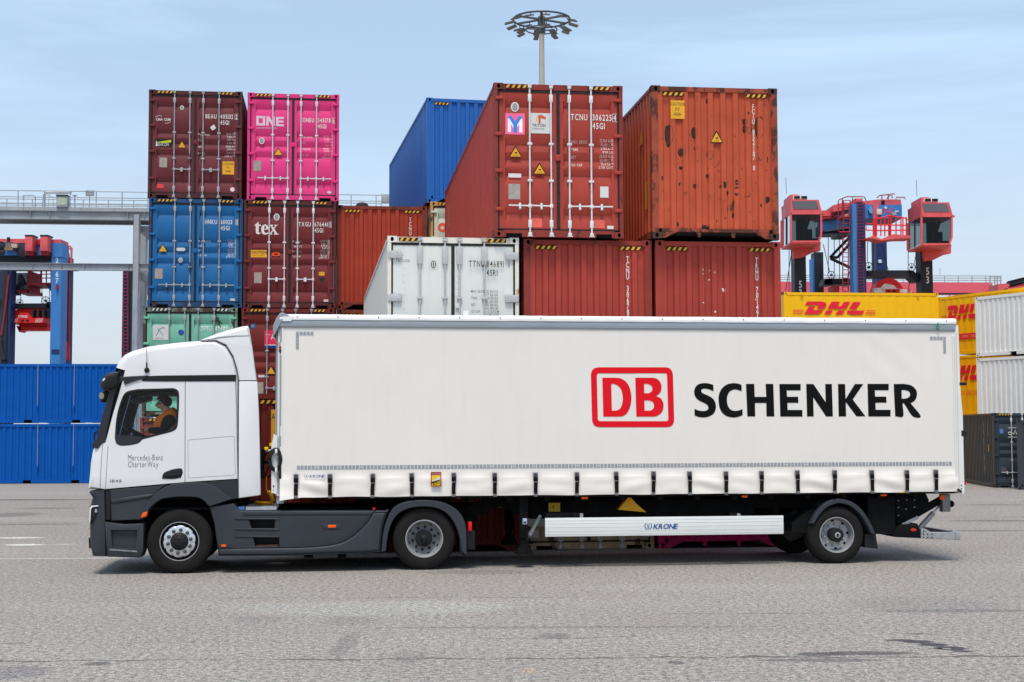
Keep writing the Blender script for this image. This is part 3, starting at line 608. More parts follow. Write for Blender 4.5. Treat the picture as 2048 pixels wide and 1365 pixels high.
def ta(mb, x, z, y): mb.flat([(x, z), (x+.42, z), (x+.42, z+.075), (x, z+.075)], y, paint('label navy', S(30, 50, 110))); mb.flat([(x+.02, z+.075), (x+.42, z+.075), (x+.42, z+.1), (x+.02, z+.1)], y-.001, STKW); write(mb, 'TAL', x+.03, z+.24, .14, STKW, y=y-.001, ws=.9, st='b')
sticker(c, 'sign_plate', .60, 1.82, .42, .48, paint('label pink red', S(225, 40, 85)), draw=ta); tri_sign(c, .78, 1.13, .22, False); sticker(c, 'label_plate', .24, 2.35, .12, .12, paint('label steel blue', S(50, 100, 150)), draw=lambda mb, x, z, y: write(mb, 'GL', x+.02, z+.04, .05, STKW, y=y, ws=.7)); sticker(c, 'label_plate', .45, 1.05, .16, .06, STKW); sticker(c, 'data_plate', .38, .62, .2, .3, PLATE)
c = container('shipping_container', 'dark red container with a big white word and number 676441, under the bright magenta one', at(-7.13, 37.58, b2), 2.89, 12.19, TEXR, 'door', frame=TEXF, rods=STEELW, handles='rlrl', group=DG)
door_text(c, 'TXGU', '676441', '0', '45G1', (('MAX. WT.', '32.500 KGS', '71.650 LBS'), ('TARE WT.', '3.700 KGS', '8.160 LBS'), ('PAYLOAD', '28.800 KGS', '63.490 LBS'), ('CU. CAP.', '76.4 CU.M.', '2.700 CU.FT.')), z1=2.2, rz=.62, step=.068)
mb = MB(); kx, kz = CW/885, 2.89/1050
def LX(p): return [(((x-1010)*kx), 2.89-(y-95)*kz) for x, y in p]
for P in ([(1130, 325), (1152, 305), (1152, 335), (1172, 335), (1172, 348), (1152, 348), (1152, 408), (1158, 417), (1172, 412), (1172, 420), (1150, 430), (1130, 424), (1124, 408), (1124, 348), (1114, 348), (1114, 338)],
          [(1255, 334), (1290, 334), (1290, 342), (1282, 344), (1296, 366), (1310, 344), (1302, 342), (1302, 334), (1330, 334), (1330, 342), (1320, 344), (1302, 374), (1328, 420), (1338, 422), (1338, 430), (1298, 430), (1298, 422), (1306, 420), (1290, 390), (1274, 420), (1282, 422), (1282, 430), (1252, 430), (1252, 422), (1262, 420), (1284, 382), (1262, 344), (1255, 342)]):
    mb.flat(LX(P), c['y']-.005, WHITE)
mb.flat(LX(smooth_poly([(1176, 382), (1182, 350), (1212, 332), (1240, 350), (1247, 382)], [(1247, 382), (1202, 382)], [(1202, 382), (1208, 408), (1226, 416), (1246, 405)], [(1246, 405), (1238, 424), (1210, 432), (1184, 418), (1176, 382)])), c['y']-.005, WHITE, holes=[LX([(1204, 374), (1224, 374), (1220, 350), (1212, 344), (1205, 352)])])
mb.flat(LX(oval(1343, 427, 4, 4)), c['y']-.005, WHITE); mb.build('logo', c['root'], recalc=False)
bureau(c, .86, 2.44, .085); sticker(c, 'caution_sticker', .19, 1.35, .42, .2, YEL, draw=lambda mb, x, z, y: (write(mb, 'CAUTION', x+.02, z+.1, .075, INK, y=y, ws=.72, st='b'), write(mb, '2.9M 9.6 HIGH', x+.04, z+.03, .04, paint('brown print', (.25, .12, .01)), y=y, ws=.7))); sticker(c, 'label_plate', 0, 0, 0, 0, paint('label orange', S(240, 80, 30)), poly=oval(.85, 1.44, .12, .055), draw=lambda mb, x, z, y: mb.flat([(.80, 1.42), (.9, 1.42), (.9, 1.46), (.8, 1.46)], y, BLACK))
sticker(c, 'data_plate', .28, .66, .2, .29, PLATE); sticker(c, 'label_plate', 1.99, .88, .15, .1, YEL); sticker(c, 'label_plate', 0, 0, 0, 0, INK, poly=[(1.98, .82), (2.15, .82), (2.065, .69)]); sticker(c, 'label_plate', 2.12, .18, .12, .06, STKW)
c = container('shipping_container', 'bright magenta container topmost of its stack, with large block letters and chrome rods', at(-7.06, 37.6, b3), H6, 12.19, PINK, 'door', rods=paint('bright rod', (.62, .62, .64), .4, .1, metal=.3), group=DG)
door_text(c, 'ONEU', '545178', '6', '45G1', (('MAX GROSS', '32.500  kg'.upper(), '71.650  LB'), ('TARE', '3.700  KG', '8.160  LB'), ('PAYLOAD', '28.800  KG', '63.490  LB'), ('CU. CAP.', '76.4 CU.M.', '2.700 CU.FT.')), z1=2.13, rz=.60, step=.085, rx=.56)
mb = MB(); LG = paint('logo grey white', S(222, 190, 205)); kx, kz = CW/885, H6/1065
def LX(p): return [(((x-1048)*kx), H6-(y-108)*kz) for x, y in p]
mb.flat(LX([(1132, 338), (1218, 338), (1218, 434), (1132, 434)]), c['y']-.005, LG, holes=[LX([(1156, 362), (1194, 362), (1194, 410), (1156, 410)])])
mb.flat(LX([(1228, 340), (1256, 340), (1288, 392), (1288, 340), (1310, 340), (1310, 435), (1284, 435), (1250, 380), (1250, 435), (1228, 435)]), c['y']-.005, LG)
mb.flat(LX([(1322, 343), (1396, 343), (1396, 365), (1346, 365), (1346, 380), (1394, 380), (1394, 400), (1346, 400), (1346, 416), (1396, 416), (1396, 437), (1322, 437)]), c['y']-.005, LG)
write(mb, 'OCEAN NETWORK EXPRESS', *LX([(1132, 463)])[0], .035, LG, y=c['y']-.005, ws=.72, gap=.14, st='b'); mb.build('logo', c['root'], recalc=False)
bureau(c, .38, 1.6, .08); tri_sign(c, .82, 1.21, .21, False); sticker(c, 'data_plate', .17, .78, .2, .28, PLATE); sticker(c, 'approval_sticker', 0, 0, 0, 0, STKW, poly=oval(2.18, .235, .06, .035))
c = container('shipping_container', 'orange red closed container end at ground level between the stacks', at(-4.72, 38.05), 2.585, 12.19, ORNG, 'end', group=GRP)
c = container('shipping_container', 'orange red closed container end just above the trailer roof, under the other orange one', at(-4.70, 38.05, b1), 2.89, 12.19, ORNG, 'end', frame=ORNGF, group=GRP)
c = container('shipping_container', 'orange red closed container end topmost of its stack, between the dark red and white containers', at(-4.72, 38.08, b2), 2.82, 12.19, ORNG, 'end', frame=ORNGF, group=GRP); end_text(c, 'TCNU 275316 2', 1.985, 2.52, .11, pitch=1.16)
CRM2 = paint('pale cream paint', S(205, 205, 190), .5, .08, grime=.2); CRMF = paint('rusty yellow frame', S(205, 150, 80), .6, .2, rust=.5)
for z in (b0, b1): c = container('shipping_container', ('grey cream container on the ground under the bright blue one\'s stack', 'grey cream container in the middle of the bright blue one\'s stack')[z > 0], at(-2.2, 38.6, z), 2.585 if z == 0 else 2.89, 12.19, CRM2, 'door', frame=CRMF, group=DG)
c = container('shipping_container', 'pale cream container with an orange red ring, directly under the bright blue one', at(-2.22, 38.6, b2), 2.99, 12.19, CRM2, 'door', frame=CRMF, rods=STEEL, group=DG)
mb = MB(); mb.flat(oval(.33, 2.28, .13, .13, 24), c['y']-.004, paint('ring red', S(240, 90, 70)), holes=[oval(.33, 2.28, .055, .055, 20)]); mb.build('logo', c['root'], recalc=False)
c = container('shipping_container', 'bright blue container topmost of its stack, one end and its left flank showing', at(-2.34, 38.85, b2+3.0, 10.8), 2.935, 10.1, BLU2, 'end', group=GRP)
# ---------------------------------------------------------------- tractor unit
g0 = ground(358, 1148); TF = Fr(g0.x, g0.y, 0, Y7); NV = -.04     # v=0: outer face of the tyres, NV: cab side
def T(px, py, v=NV): return TF.pix(px, py, v)
def Z1(x, y): return (160+x/2.624, 640+y/2.624)
def Z4(x, y): return (480+x/4.096, 840+y/4.096)
def Z5(x, y): return (900+x/3.531, 960+y/3.531)
def Z6(x, y): return (1440+x/3.793, 900+y/3.793)
def TP(pts, v=NV, z=None, fr=None):
    fr = fr or TF; return [fr.pix(*(z(*p) if z else p), v) for p in pts]
CABW = paint('white cab paint', S(220, 219, 218), .25, .012, spec=.4, coat=.3, scale=1, grime=.04)
ANTH = paint('anthracite plastic', S(54, 58, 64), .5, .07, scale=5, grime=.12); ANTH2 = paint('dark trim', S(36, 39, 44), .45, .08, spec=.4)
BLKP = paint('black plastic', (.014, .014, .015), .45, .15); DARKIN = paint('cab interior', (.022, .022, .024), .8, .2)
TYRE = paint('tyre rubber', (.0165, .015, .0145), .85, .18, scale=7, spec=.12); CHAS = paint('chassis black', (.0065, .0065, .007), .8, .4, scale=5, spec=.1)
ALU = paint('polished aluminium', (.66, .67, .69), .32, .06, metal=.75); ALUD = paint('wheel grey', (.20, .20, .205), .5, .15, metal=.3, scale=9); SILV = paint('silver rim', (.42, .42, .43), .4, .06, metal=.5)
AMB = paint('amber lens', S(235, 95, 20), .3, .05); REDL = paint('red lens', S(215, 30, 35), .3, .05); GLS = glass('window glass', (.95, 1., .99), 1.); GLSW = glass('windscreen glass', (.8, .92, .95), .92)
SEAM = paint('panel gap', (.03, .03, .033), .8, 0.)
trk = thing('tractor_unit', 'white road tractor with anthracite lower panels and a driver at its side window', 'truck', TF)
VF = 2.46                                                          # far side of the cab
sil = [(175, 979), (177, 950), (179, 926), (183, 903), (189, 890), (192, 876), (205, 826), (217, 785), (224, 760), (230, 735), (236, 721), (248, 709), (262, 702), (293, 693), (343, 686), (373, 683), (404, 681), (430, 681), (452, 692), (466, 716), (474, 745), (477, 762), (476, 960), (370, 965), (209.5, 979)]
cabp = TP(sil)
bv = [.16 if i < 11 else .10 if i < 16 else .07 if i < 22 else .004 for i in range(len(cabp))]
bv[-1] = .004; bv[-2] = .004; bv[-3] = .02
bv[0] = .06
win = TP(smooth_poly([(232, 876), (235, 838), (243, 806), (253, 787), (275, 781)], [(275, 781), (346, 779)], [(346, 779), (354, 783), (356, 795), (354, 840), (351, 856), (342, 862)], [(342, 862), (284, 877)], [(284, 877), (272, 886), (240, 889), (232, 876)]))
wx = min(p[0] for p in win)+.55; winf = [(p[0]-.17*max(0, min(1, (wx-p[0])/.3)), p[1]) for p in win]
def wsd(i): return None if 5 <= i <= 8 else CABW
mb = MB(); mb.pillow(cabp, NV, VF, .13, bv, CABW, holes=[win], holes2=[winf], seg=5, side=wsd)
# window reveal
n = len(win)
for y0, y1, ww in ((NV, NV+.06, win), (VF-.06, VF, winf)): mb.add([(p[0], y, p[1]) for y in (y0, y1) for p in ww], [(i, (i+1) % n, n+(i+1) % n, n+i) for i in range(n)], BLKP)
mb.build('cab_shell', trk)
lin = inset(cabp, .05); mb = MB(); mb.pillow(lin, NV+.055, VF-.055, .02, .0, DARKIN, holes=[win], holes2=[winf], seg=1, side=lambda i: None if 5 <= i <= 8 else DARKIN); mb.build('cab_lining', trk)
# windscreen, its black surround and the pillar trim
ws = MB(); P = [cabp[i] for i in range(5, 10)]; rows = []
for k in range(9):
    a = k/8; v = NV+.14+a*(VF-NV-.28); bow = .05*(1-(2*a-1)**2); rows.append([(x-bow*.6, v, z) for x, z in P])
ws.add([p for r in rows for p in r], [(i*5+j, i*5+j+1, i*5+j+6, i*5+j+5) for i in range(8) for j in range(4)], GLSW); ws.build('windscreen', trk)
pil = smooth_poly([(189, 896), (191, 884), (206, 876)], [(206, 876), (217, 845), (229, 795), (236, 770), (248, 761), (290, 756)], [(290, 756), (289, 752)], [(289, 752), (238, 758), (234, 752), (228, 752)], [(228, 752), (214, 800), (196, 868), (189, 882)])
pil = [(188, 897), (189, 884), (193, 877), (206, 826), (218, 785), (226, 758), (240, 754), (262, 752.5), (290, 751), (290, 755.5), (270, 757.5), (249, 761), (240, 766), (234, 777), (228, 797), (220, 834), (213, 870), (212, 885), (202, 889), (196, 897)]
for vv, sg in ((NV, -1), (VF, 1)):
    m = MB(); q = TP(pil); m.pillow(q, vv+sg*.006, vv-sg*.16, -sg*.02 if sg > 0 else .02, .01, ANTH2, seg=2, far=False) if sg < 0 else m.prism(q, vv+.006, vv-.16, ANTH2); m.build('pillar_trim', trk)
m = MB(); m.prism(TP([(281, 753), (330, 751.5), (472, 750), (472, 763), (330, 763.5), (285, 763)]), NV-.007, NV+.03, BLKP); m.build('roof_rail', trk)
m = MB(); m.prism(TP(smooth_poly([(247, 762), (262, 757), (288, 752)], [(288, 752), (296, 752), (290, 757)], [(290, 757), (270, 763), (250, 770)])), NV-.02, NV, ANTH2); m.build('mirror_camera_arm', trk)
# window glass and its lower black corner
for vv, ww in ((NV+.03, win), (VF-.03, winf)): m = MB(); m.flat(ww, vv, GLS); m.build('side_window', trk)
for vv in (NV-.005,):
    m = MB(); m.prism(TP([(230.5, 868), (233, 870), (262, 872), (284, 874), (279, 882), (268, 887.5), (240, 891), (233, 888), (230, 880)]), vv, vv+.02, ANTH2); m.build('window_corner_trim', trk)
# rim around the side window
m = MB(); wo = inset(win, -.018); m.prism(wo, NV-.004, NV+.02, BLKP, holes=[inset(win, .012)]); m.build('window_seal', trk)
# panel gaps
def seam(pts, wd=.007, v=NV, name='panel_gap', m=None, closed=False):
    q = TP(pts); mb = MB(); q = q+[q[0]] if closed else q
    for a, b in zip(q, q[1:]):
        d = Vector((b[0]-a[0], b[1]-a[1])); 
        if d.length < 1e-6: continue
        d.normalize(); nx, nz = -d.y*wd/2, d.x*wd/2
        mb.flat([(a[0]+nx-d.x*wd*.3, a[1]+nz), (a[0]-nx-d.x*wd*.3, a[1]-nz), (b[0]-nx, b[1]-nz), (b[0]+nx, b[1]+nz)], v-.0015, m or SEAM)
    return mb.build(name, trk, recalc=False)
seam([(370.5, 764), (370, 966)], .009); seam([(211, 978), (213.5, 935), (216, 892)], .006); seam([(200.5, 979), (202, 935), (205, 889)], .006)
seam([(471, 763), (474, 830), (476, 960)], .006)
lock = smooth_poly([(376, 886), (377, 881), (382, 880)], [(382, 880), (462, 873)], [(462, 873), (468, 874), (469, 879)], [(469, 879), (470.5, 945)], [(470.5, 945), (470, 950), (465, 951)], [(465, 951), (382, 956)], [(382, 956), (377, 955.5), (376.5, 951)], n=3)
seam(lock, .007, closed=True, m=paint('locker gap', S(150, 153, 158)))
# door handle
m = MB(); hp = TP(smooth_poly([(324, 956), (328, 946), (345, 939)], [(345, 939), (362, 937), (366, 945)], [(366, 945), (362, 956)], [(362, 956), (345, 958.5), (324, 958)], n=3)); m.pillow(hp, NV-.012, NV+.02, .012, .012, BLKP, seg=2); b = TP([(330, 951), (360, 946), (362, 950), (332, 955)]); m.pillow(b, NV-.024, NV, .008, .006, BLKP, seg=2); m.build('door_handle', trk)
# roof fairing with side cheeks
sp = [(400, 681), (409, 676), (427, 669), (447, 662), (465, 657), (483, 652.5), (495, 651), (498, 655), (505, 697), (510, 735), (514, 762), (478, 762), (474, 738), (466, 712), (452, 690), (432, 681)]
m = MB(); m.pillow(TP(sp), NV+.01, VF-.01, .10, [.01, .05, .08, .08, .08, .08, .06, .04, .012, .012, .012, .01, .01, .01, .01, .01], CABW, seg=4)
uk = T(476, 700)[0]; m.v = [(x if x < uk else uk+(x-uk)*(1-.85*max(0, (y-NV-.1)/2.4)**.6), y, z) for x, y, z in m.v]; m.build('roof_fairing', trk)
m = MB(); q = TP([(404, 681), (440, 676), (470, 673), (498, 672), (498, 671), (470, 671.5), (438, 674)]); m.prism(q, NV+.004, NV+.02, paint('fairing shade gap', (.3, .31, .32))); m.build('fairing_lip', trk)
seam([(432, 681), (452, 690), (466, 712), (474, 738), (478, 762)], .004, v=NV+.008, m=paint('locker gap', S(150, 153, 158))); seam([(478, 762), (514, 762)], .008, v=NV+.008)
for vv, w_ in ((NV, .05), (VF-.05, .05)):
    m = MB(); m.pillow(TP([(478, 763), (514.5, 763), (518, 830), (520, 907), (521.5, 990), (519, 991.5), (477, 997), (477, 960)]), vv, vv+w_, .02, .014, CABW, seg=3)
    if vv > 1: m.v = [(uk+(x-uk)*.35, y, z) for x, y, z in m.v]
    m.build('side_deflector', trk)
# visor camera pod, kerb mirror, cab-front bracket
m = MB(); m.pillow(TP(smooth_poly([(198, 771), (203, 755), (215, 746), (228, 743)], [(228, 743), (237, 744), (239, 747)], [(239, 747), (237, 766), (229, 778), (219, 783)], [(219, 783), (205, 781), (198, 771)])), NV+.05, VF-.05, .05, .02, ANTH2, seg=3); m.build('sun_visor', trk)
m = MB(); m.pillow(TP(smooth_poly([(212, 756), (218, 752), (232, 748)], [(232, 748), (238, 745), (239, 750)], [(239, 750), (235, 771), (228, 778)], [(228, 778), (214, 779), (209, 770)], n=3)), NV-.10, NV+.09, .03, .02, BLKP, seg=3); m.build('mirror_camera', trk)
m = MB(); m.pillow(TP([(206, 759), (212, 755), (211, 760), (205, 764)]), NV-.02, NV+.2, .01, .006, paint('marker lens', (.8, .8, .82), .2, 0)); m.build('marker_lamp', trk)
m = MB(); m.pillow(TP(smooth_poly([(194, 795), (196, 785), (206, 781), (215, 782)], [(215, 782), (212, 797), (205, 804), (197, 804), (194, 795)])), NV+.22, NV+.42, .04, .03, BLKP, seg=3); m.flat(TP(oval(203, 792, 5, 7), NV+.22), NV+.216, paint('mirror glass', (.35, .33, .25), .05, 0, metal=1.)); m.build('kerb_mirror', trk)
m = MB()
for a, b in (((183, 892), (182, 866)), ((188, 863), (183, 866)), ((189, 890), (190, 862)), ((183, 892), (192, 884)), ((179, 893), (188, 890))): p, q = TP([a, b]); m.tube([(p[0], NV+.3, p[1]), (q[0], NV+.3, q[1])], .014, BLKP, 6)
p = TP([(180, 897), (188, 885)]); m.rbox(p[0][0], p[1][0], NV+.2, NV+.4, p[0][1], p[1][1], BLKP); m.build('front_mirror_arm', trk)
# aerial
m = MB(); p = TP([(294, 741), (294, 696)]); m.ball((p[0][0], NV-.02, p[0][1]), .042, BLKP, 14, (1, .6, 1)); m.tube([(p[0][0], NV-.04, p[0][1]), (p[0][0], NV-.04, p[0][1]+.12)], .012, BLKP, 6); m.tube([(p[0][0], NV-.04, p[0][1]+.1), (p[1][0], NV-.04, p[1][1])], .004, BLKP, 5); m.build('aerial', trk)
# lower body in anthracite: front corner, door skirt, wheel arch, step box, bumper
fl = [(176, 985), (180, 982), (209, 980), (210, 1044), (212, 1114), (184, 1114), (180, 1100), (177.5, 1080), (177, 1030), (180, 1005), (183, 996)]
m = MB(); m.pillow(TP(fl), NV, VF, .13, [.03, .02, .004, .004, .01, .05, .1, .14, .14, .14, .08], ANTH, seg=5); m.build('front_corner_panel', trk)
m = MB(); p = TP(fl); m.prism(TP([(211, 980), (220.5, 979), (220.5, 1040), (211, 1040)]), NV+.012, NV+.3, BLKP); m.build('panel_recess', trk)
sk = TP([(220, 979.5), (250, 977), (300, 973), (337, 969), (325, 975), (312, 986), (302, 1000), (294, 1016), (288, 1034), (284, 1040), (222, 1042.5)])
m = MB(); m.pillow(sk, NV, VF, .05, .012, ANTH, seg=3); m.build('door_skirt', trk)
q = TP([(222, 999), (270, 992), (300, 988), (308, 990), (300, 996), (270, 1001), (222, 1008)]); m = MB(); m.pillow(q, NV-.018, NV+.01, .018, .03, ANTH, seg=3); m.build('skirt_swage', trk)
def arch(outer, inner, v0, v1, D, b, m, name, par, fr=None, zf=None, far=True):
    o = smooth_poly(outer, n=4); i = smooth_poly(inner, n=4); P = TP(o+i[::-1], v0, zf, fr); mb = MB(); mb.pillow(P, v0, v1, D, b, m, seg=3, far=far); return mb.build(name, par)
ao = [(280, 1037), (291, 1012), (312, 985), (340, 970), (370, 966), (400, 966), (430, 973), (452, 990), (466, 998)]; ai = [(289, 1037), (301, 1016), (322, 1000), (350, 995), (372, 994.5), (395, 996), (408, 1003), (414, 1010), (419, 1014)]
arch(ao, ai, NV-.03, .5, .05, .012, ANTH, 'wheel_arch', trk); arch(ao, ai, 1.95, VF+.03, .05, .012, ANTH, 'wheel_arch', trk)
m = MB(); m.prism(TP([(371, 966), (476, 960), (476, 996), (466, 999), (452, 990), (432, 975), (405, 967)]), NV+.004, VF, paint('sill plastic', S(44, 48, 54), .6, .06)); m.build('rear_sill', trk)
m = MB(); p = TP([(282, 1036), (296, 1024)]); m.pillow(TP([(282, 1034), (286, 1026), (296, 1023), (294, 1033), (284, 1036)]), NV-.045, NV+.02, .012, .01, AMB, seg=2); m.build('side_marker', trk)
m = MB(); st = [(209, 1044), (250, 1049), (288, 1047), (286.5, 1100), (281, 1116), (214, 1114)]
m.pillow(TP(st), NV-.004, NV+.55, .03, .012, ANTH, seg=3, holes=[TP([(222, 1060), (275, 1060), (272, 1097), (224, 1094)])]); m.prism(TP([(216, 1056), (280, 1056), (276, 1104), (218, 1104)]), NV+.06, NV+.09, ANTH); m.build('step_box', trk)
m = MB(); q = TP([(219, 1098), (274, 1102), (275, 1105), (220, 1101)]); m.prism(q, NV-.012, NV+.05, paint('scuffed metal', (.3, .3, .3), .4, .4, metal=.6, scale=20)); m.build('step_tread', trk)
m = MB(); p = TP([(173, 1098), (182, 1078)]); m.pillow(TP([(173, 1078), (180, 1077), (182, 1099), (174, 1099)]), NV+.15, VF-.15, .04, .01, BLKP); m.build('bumper_lip', trk)
# headlight
m = MB(); m.prism(TP([(179, 1013), (183, 1009), (196, 1010), (193, 1030), (180, 1047)], NV-.01), NV-.012, NV+.1, BLKP); hl = m.build('headlight', trk)
m = MB(); m.prism(TP([(179.5, 1016), (183, 1011.5), (197, 1011), (197, 1013), (185, 1014.5), (182, 1019), (180.5, 1045), (179, 1045)], NV-.01), NV-.018, NV-.01, paint('lamp lens', (.75, .77, .8), .15, .0)); m.prism(TP(oval(192, 1022, 2.5, 4), NV-.01), NV-.018, NV-.01, SILV); m.build('lens', hl)
# rear side skirt with steps
ss = [(419, 1014), (467, 1007), (476, 1018), (484, 1022), (770, 1022), (778, 1019), (770, 1040), (765, 1060), (761, 1105), (720, 1108), (640, 1110), (560, 1113), (437, 1113), (434, 1088), (428, 1048)]
h1 = TP([(497, 1038.5), (551, 1038.5), (549, 1057), (503, 1057)]); h2 = TP([(506, 1074.5), (558, 1074.5), (559, 1094), (511, 1094)])
m = MB(); m.pillow(TP(ss), NV, NV+.5, .04, [.01]*2+[.03]*4+[.01]*2+[.02]*7, ANTH, holes=[h1, h2], seg=3, far=False)
for h in (h1, h2):
    n = len(h); m.add([(p[0], y, p[1]) for y in (NV, NV+.28) for p in h], [(i, (i+1) % n, n+(i+1) % n, n+i) for i in range(n)], BLKP, False); m.flat(h, NV+.28, BLKP)
m.build('side_skirt', trk)
for y in ((1036.5, 1039.5), (1057, 1060.5), (1072, 1075), (1094, 1097)):
    m = MB(); m.pillow(TP([(468, y[0]), (556, y[0]), (560, y[1]), (470, y[1])]), NV-.012, NV+.02, .008, .006, ANTH, seg=2); m.build('step_edge', trk)
m = MB(); m.prism(TP([(512, 1091), (556, 1090), (557, 1094), (512, 1094)]), NV+.05, NV+.25, paint('rusty tread', (.12, .05, .035), .8, .3)); m.build('step_tread', trk)
cv = smooth_poly([(745, 1025), (738, 1038), (726, 1053), (713, 1065), (698, 1076), (680, 1085), (650, 1090.5), (600, 1094), (437, 1096)], n=4)
for ps, v in ((ss, VF),):
    m = MB(); m.prism(TP(ps), v-.05, v, ANTH); m.build('side_skirt', trk)
m = MB(); m.pillow(TP(cv+[(437, 1111), (560, 1111), (640, 1108), (720, 1106), (760, 1103), (763.5, 1060), (768, 1040), (774, 1024)]), NV-.045, NV+.01, .05, .05, ANTH, seg=5); m.build('skirt_swage', trk)
m = MB(); m.pillow(TP([(484, 1024), (770, 1024), (766, 1030), (486, 1031)]), NV-.012, NV+.01, .012, .012, ANTH, seg=2); m.build('skirt_swage', trk)
for x, y, w2, h2_, mm in ((664, 1053, 16, 6, AMB), (447.5, 1092, 10, 5, AMB), (748, 1018, 4.5, 5, REDL)):
    m = MB(); q = TP([(x-w2/2, y+h2_/2), (x+w2/2, y-h2_/2)]); m.rbox(q[0][0], q[1][0], NV-.022, NV+.01, q[0][1], q[1][1], mm, .006); m.build('side_marker', trk)
m = MB(); m.pillow(TP([(640, 1049), (684, 1049), (680, 1059), (648, 1059)]), NV-.010, NV+.01, .008, .01, ANTH, seg=2); m.build('marker_housing', trk)
# drive-axle mudguard
oo = [(762, 1105), (767, 1060), (778, 1030), (793, 1012), (816, 1003), (846, 1000.5), (876, 1003), (900, 1011), (918, 1024), (928, 1040), (933, 1062), (934, 1112)]
ii = [(772, 1103), (777, 1067), (786, 1042), (800, 1026), (822, 1016.5), (850, 1014), (876, 1018), (896, 1030), (910, 1050), (919, 1075), (923, 1103)]
arch(oo, ii, NV-.02, .62, .04, .012, ANTH, 'mudguard', trk); arch(oo, ii, 1.8, VF+.02, .04, .012, ANTH, 'mudguard', trk)
m = MB(); q = TP([(919, 1080), (934, 1085), (934, 1114), (921, 1108)]); m.prism(q, NV+.02, .6, BLKP); m.build('mud_flap', trk)
m = MB(); q = TP([(936, 1062), (943, 1044)], NV+.1); m.rbox(q[0][0], q[1][0], NV+.02, NV+.3, q[0][1], q[1][1], REDL, .01); q = TP([(934, 1100), (950, 1062)], NV+.1); m.rbox(q[0][0], q[1][0], NV+.1, NV+.4, q[0][1], q[1][1], BLKP); m.build('tail_lamp', trk)
# chassis rails, axle, fifth wheel, catwalk
m = MB(); a = TP([(215, 1050), (955, 1000)], .8)
for v in (.75, 1.65): m.box(.2-.9, T(955, 1040, .8)[0], v, v+.08, .72, .98, CHAS)
for x in (0., 3.80): m.tube([(x, .3, .5), (x, 2.15, .5)], .09, CHAS, 10)
for x in (1.2, 2.0, 2.8): m.box(x, x+.08, .75, 1.7, .74, .95, CHAS)
m.rbox(1.0, 2.9, .5, 1.2, .35, .9, CHAS, .05); m.rbox(1.0, 2.7, 1.5, 2.3, .35, .9, CHAS, .05)
for px_, v in ((617, .25), (684, .3)): q = T(px_, 1113, v); m.rbox(q[0]-.07, q[0]+.07, v, v+.2, q[1]-.03, q[1]+.16, CHAS, .035)
m.box(-.75, 1.25, .12, 2.3, .98, 1.02, CHAS); m.build('chassis', trk)
m = MB(); a, b = T(216, 1040, .1)[0], T(286, 1040, .1)[0]; m.box(a, b, NV+.16, 2.2, .40, 1.18, CHAS); m.box(b, .95, .46, 2.0, .62, 1.22, CHAS); m.box(b, 1.0, .05, 2.35, 1.16, 1.2, CHAS); m.build('wheel_house', trk)
m = MB(); m.rbox(3.2, 4.3, .75, 1.75, .99, 1.17, CHAS, .03); m.rbox(2.75, 3.2, .9, 1.6, 1.0, 1.12, CHAS, .03); m.build('fifth_wheel', trk)
m = MB(); q = TP([(495, 1021), (551, 1012)], .15)
for i in range(13): x = q[0][0]+i*(q[1][0]-q[0][0])/12; m.box(x, x+.014, .05, .9, q[0][1]+.02, q[1][1], ALU)
for v in (.05, .3, .6, .9): m.box(q[0][0]-.02, q[1][0]+.02, v, v+.012, q[0][1]+.01, q[1][1]-.006, ALU)
m.build('catwalk_grating', trk)
m = MB(); q = T(483, 1019, .1); m.tube([(q[0]-.05, .1, q[1]), (q[0]+.05, .1, q[1]+.01)], .045, paint('cap blue', S(110, 150, 210)), 10); m.build('filler_cap', trk)
# wheels
def tyre(mb, cx, y0, cz, r, w_, far=False, n=64):
    s = -1 if far else 1
    pr = [(.285, .035), (.30, .010), (.33, .0), (r-.11, -.006), (r-.06, .004), (r-.03, .018), (r-.008, .05), (r, .075)]
    k = (w_-.15)/4
    for i in range(4):
        a = .075+i*k; pr += [(r, a+k*.36), (r-.014, a+k*.40), (r-.014, a+k*.56), (r, a+k*.60)]
    pr += [(r, w_-.07), (r-.03, w_-.02), (r-.1, w_), (.33, w_), (.285, w_-.03)]
    mb.lathe([(a, b*s) for a, b in pr], cx, y0, cz, TYRE, n)
def nuts(mb, cx, y, cz, rr, r, m, k=10, ln=.03, a0=.2):
    for i in range(k): a = a0+2*math.pi*i/k; mb.lathe([(r*1.25, .0), (r*1.25, -.008), (r, -.008), (r*.95, -ln), (r*.5, -ln-.006), (0.001, -ln-.006)], cx+rr*math.cos(a), y, cz+rr*math.sin(a), m, 10)
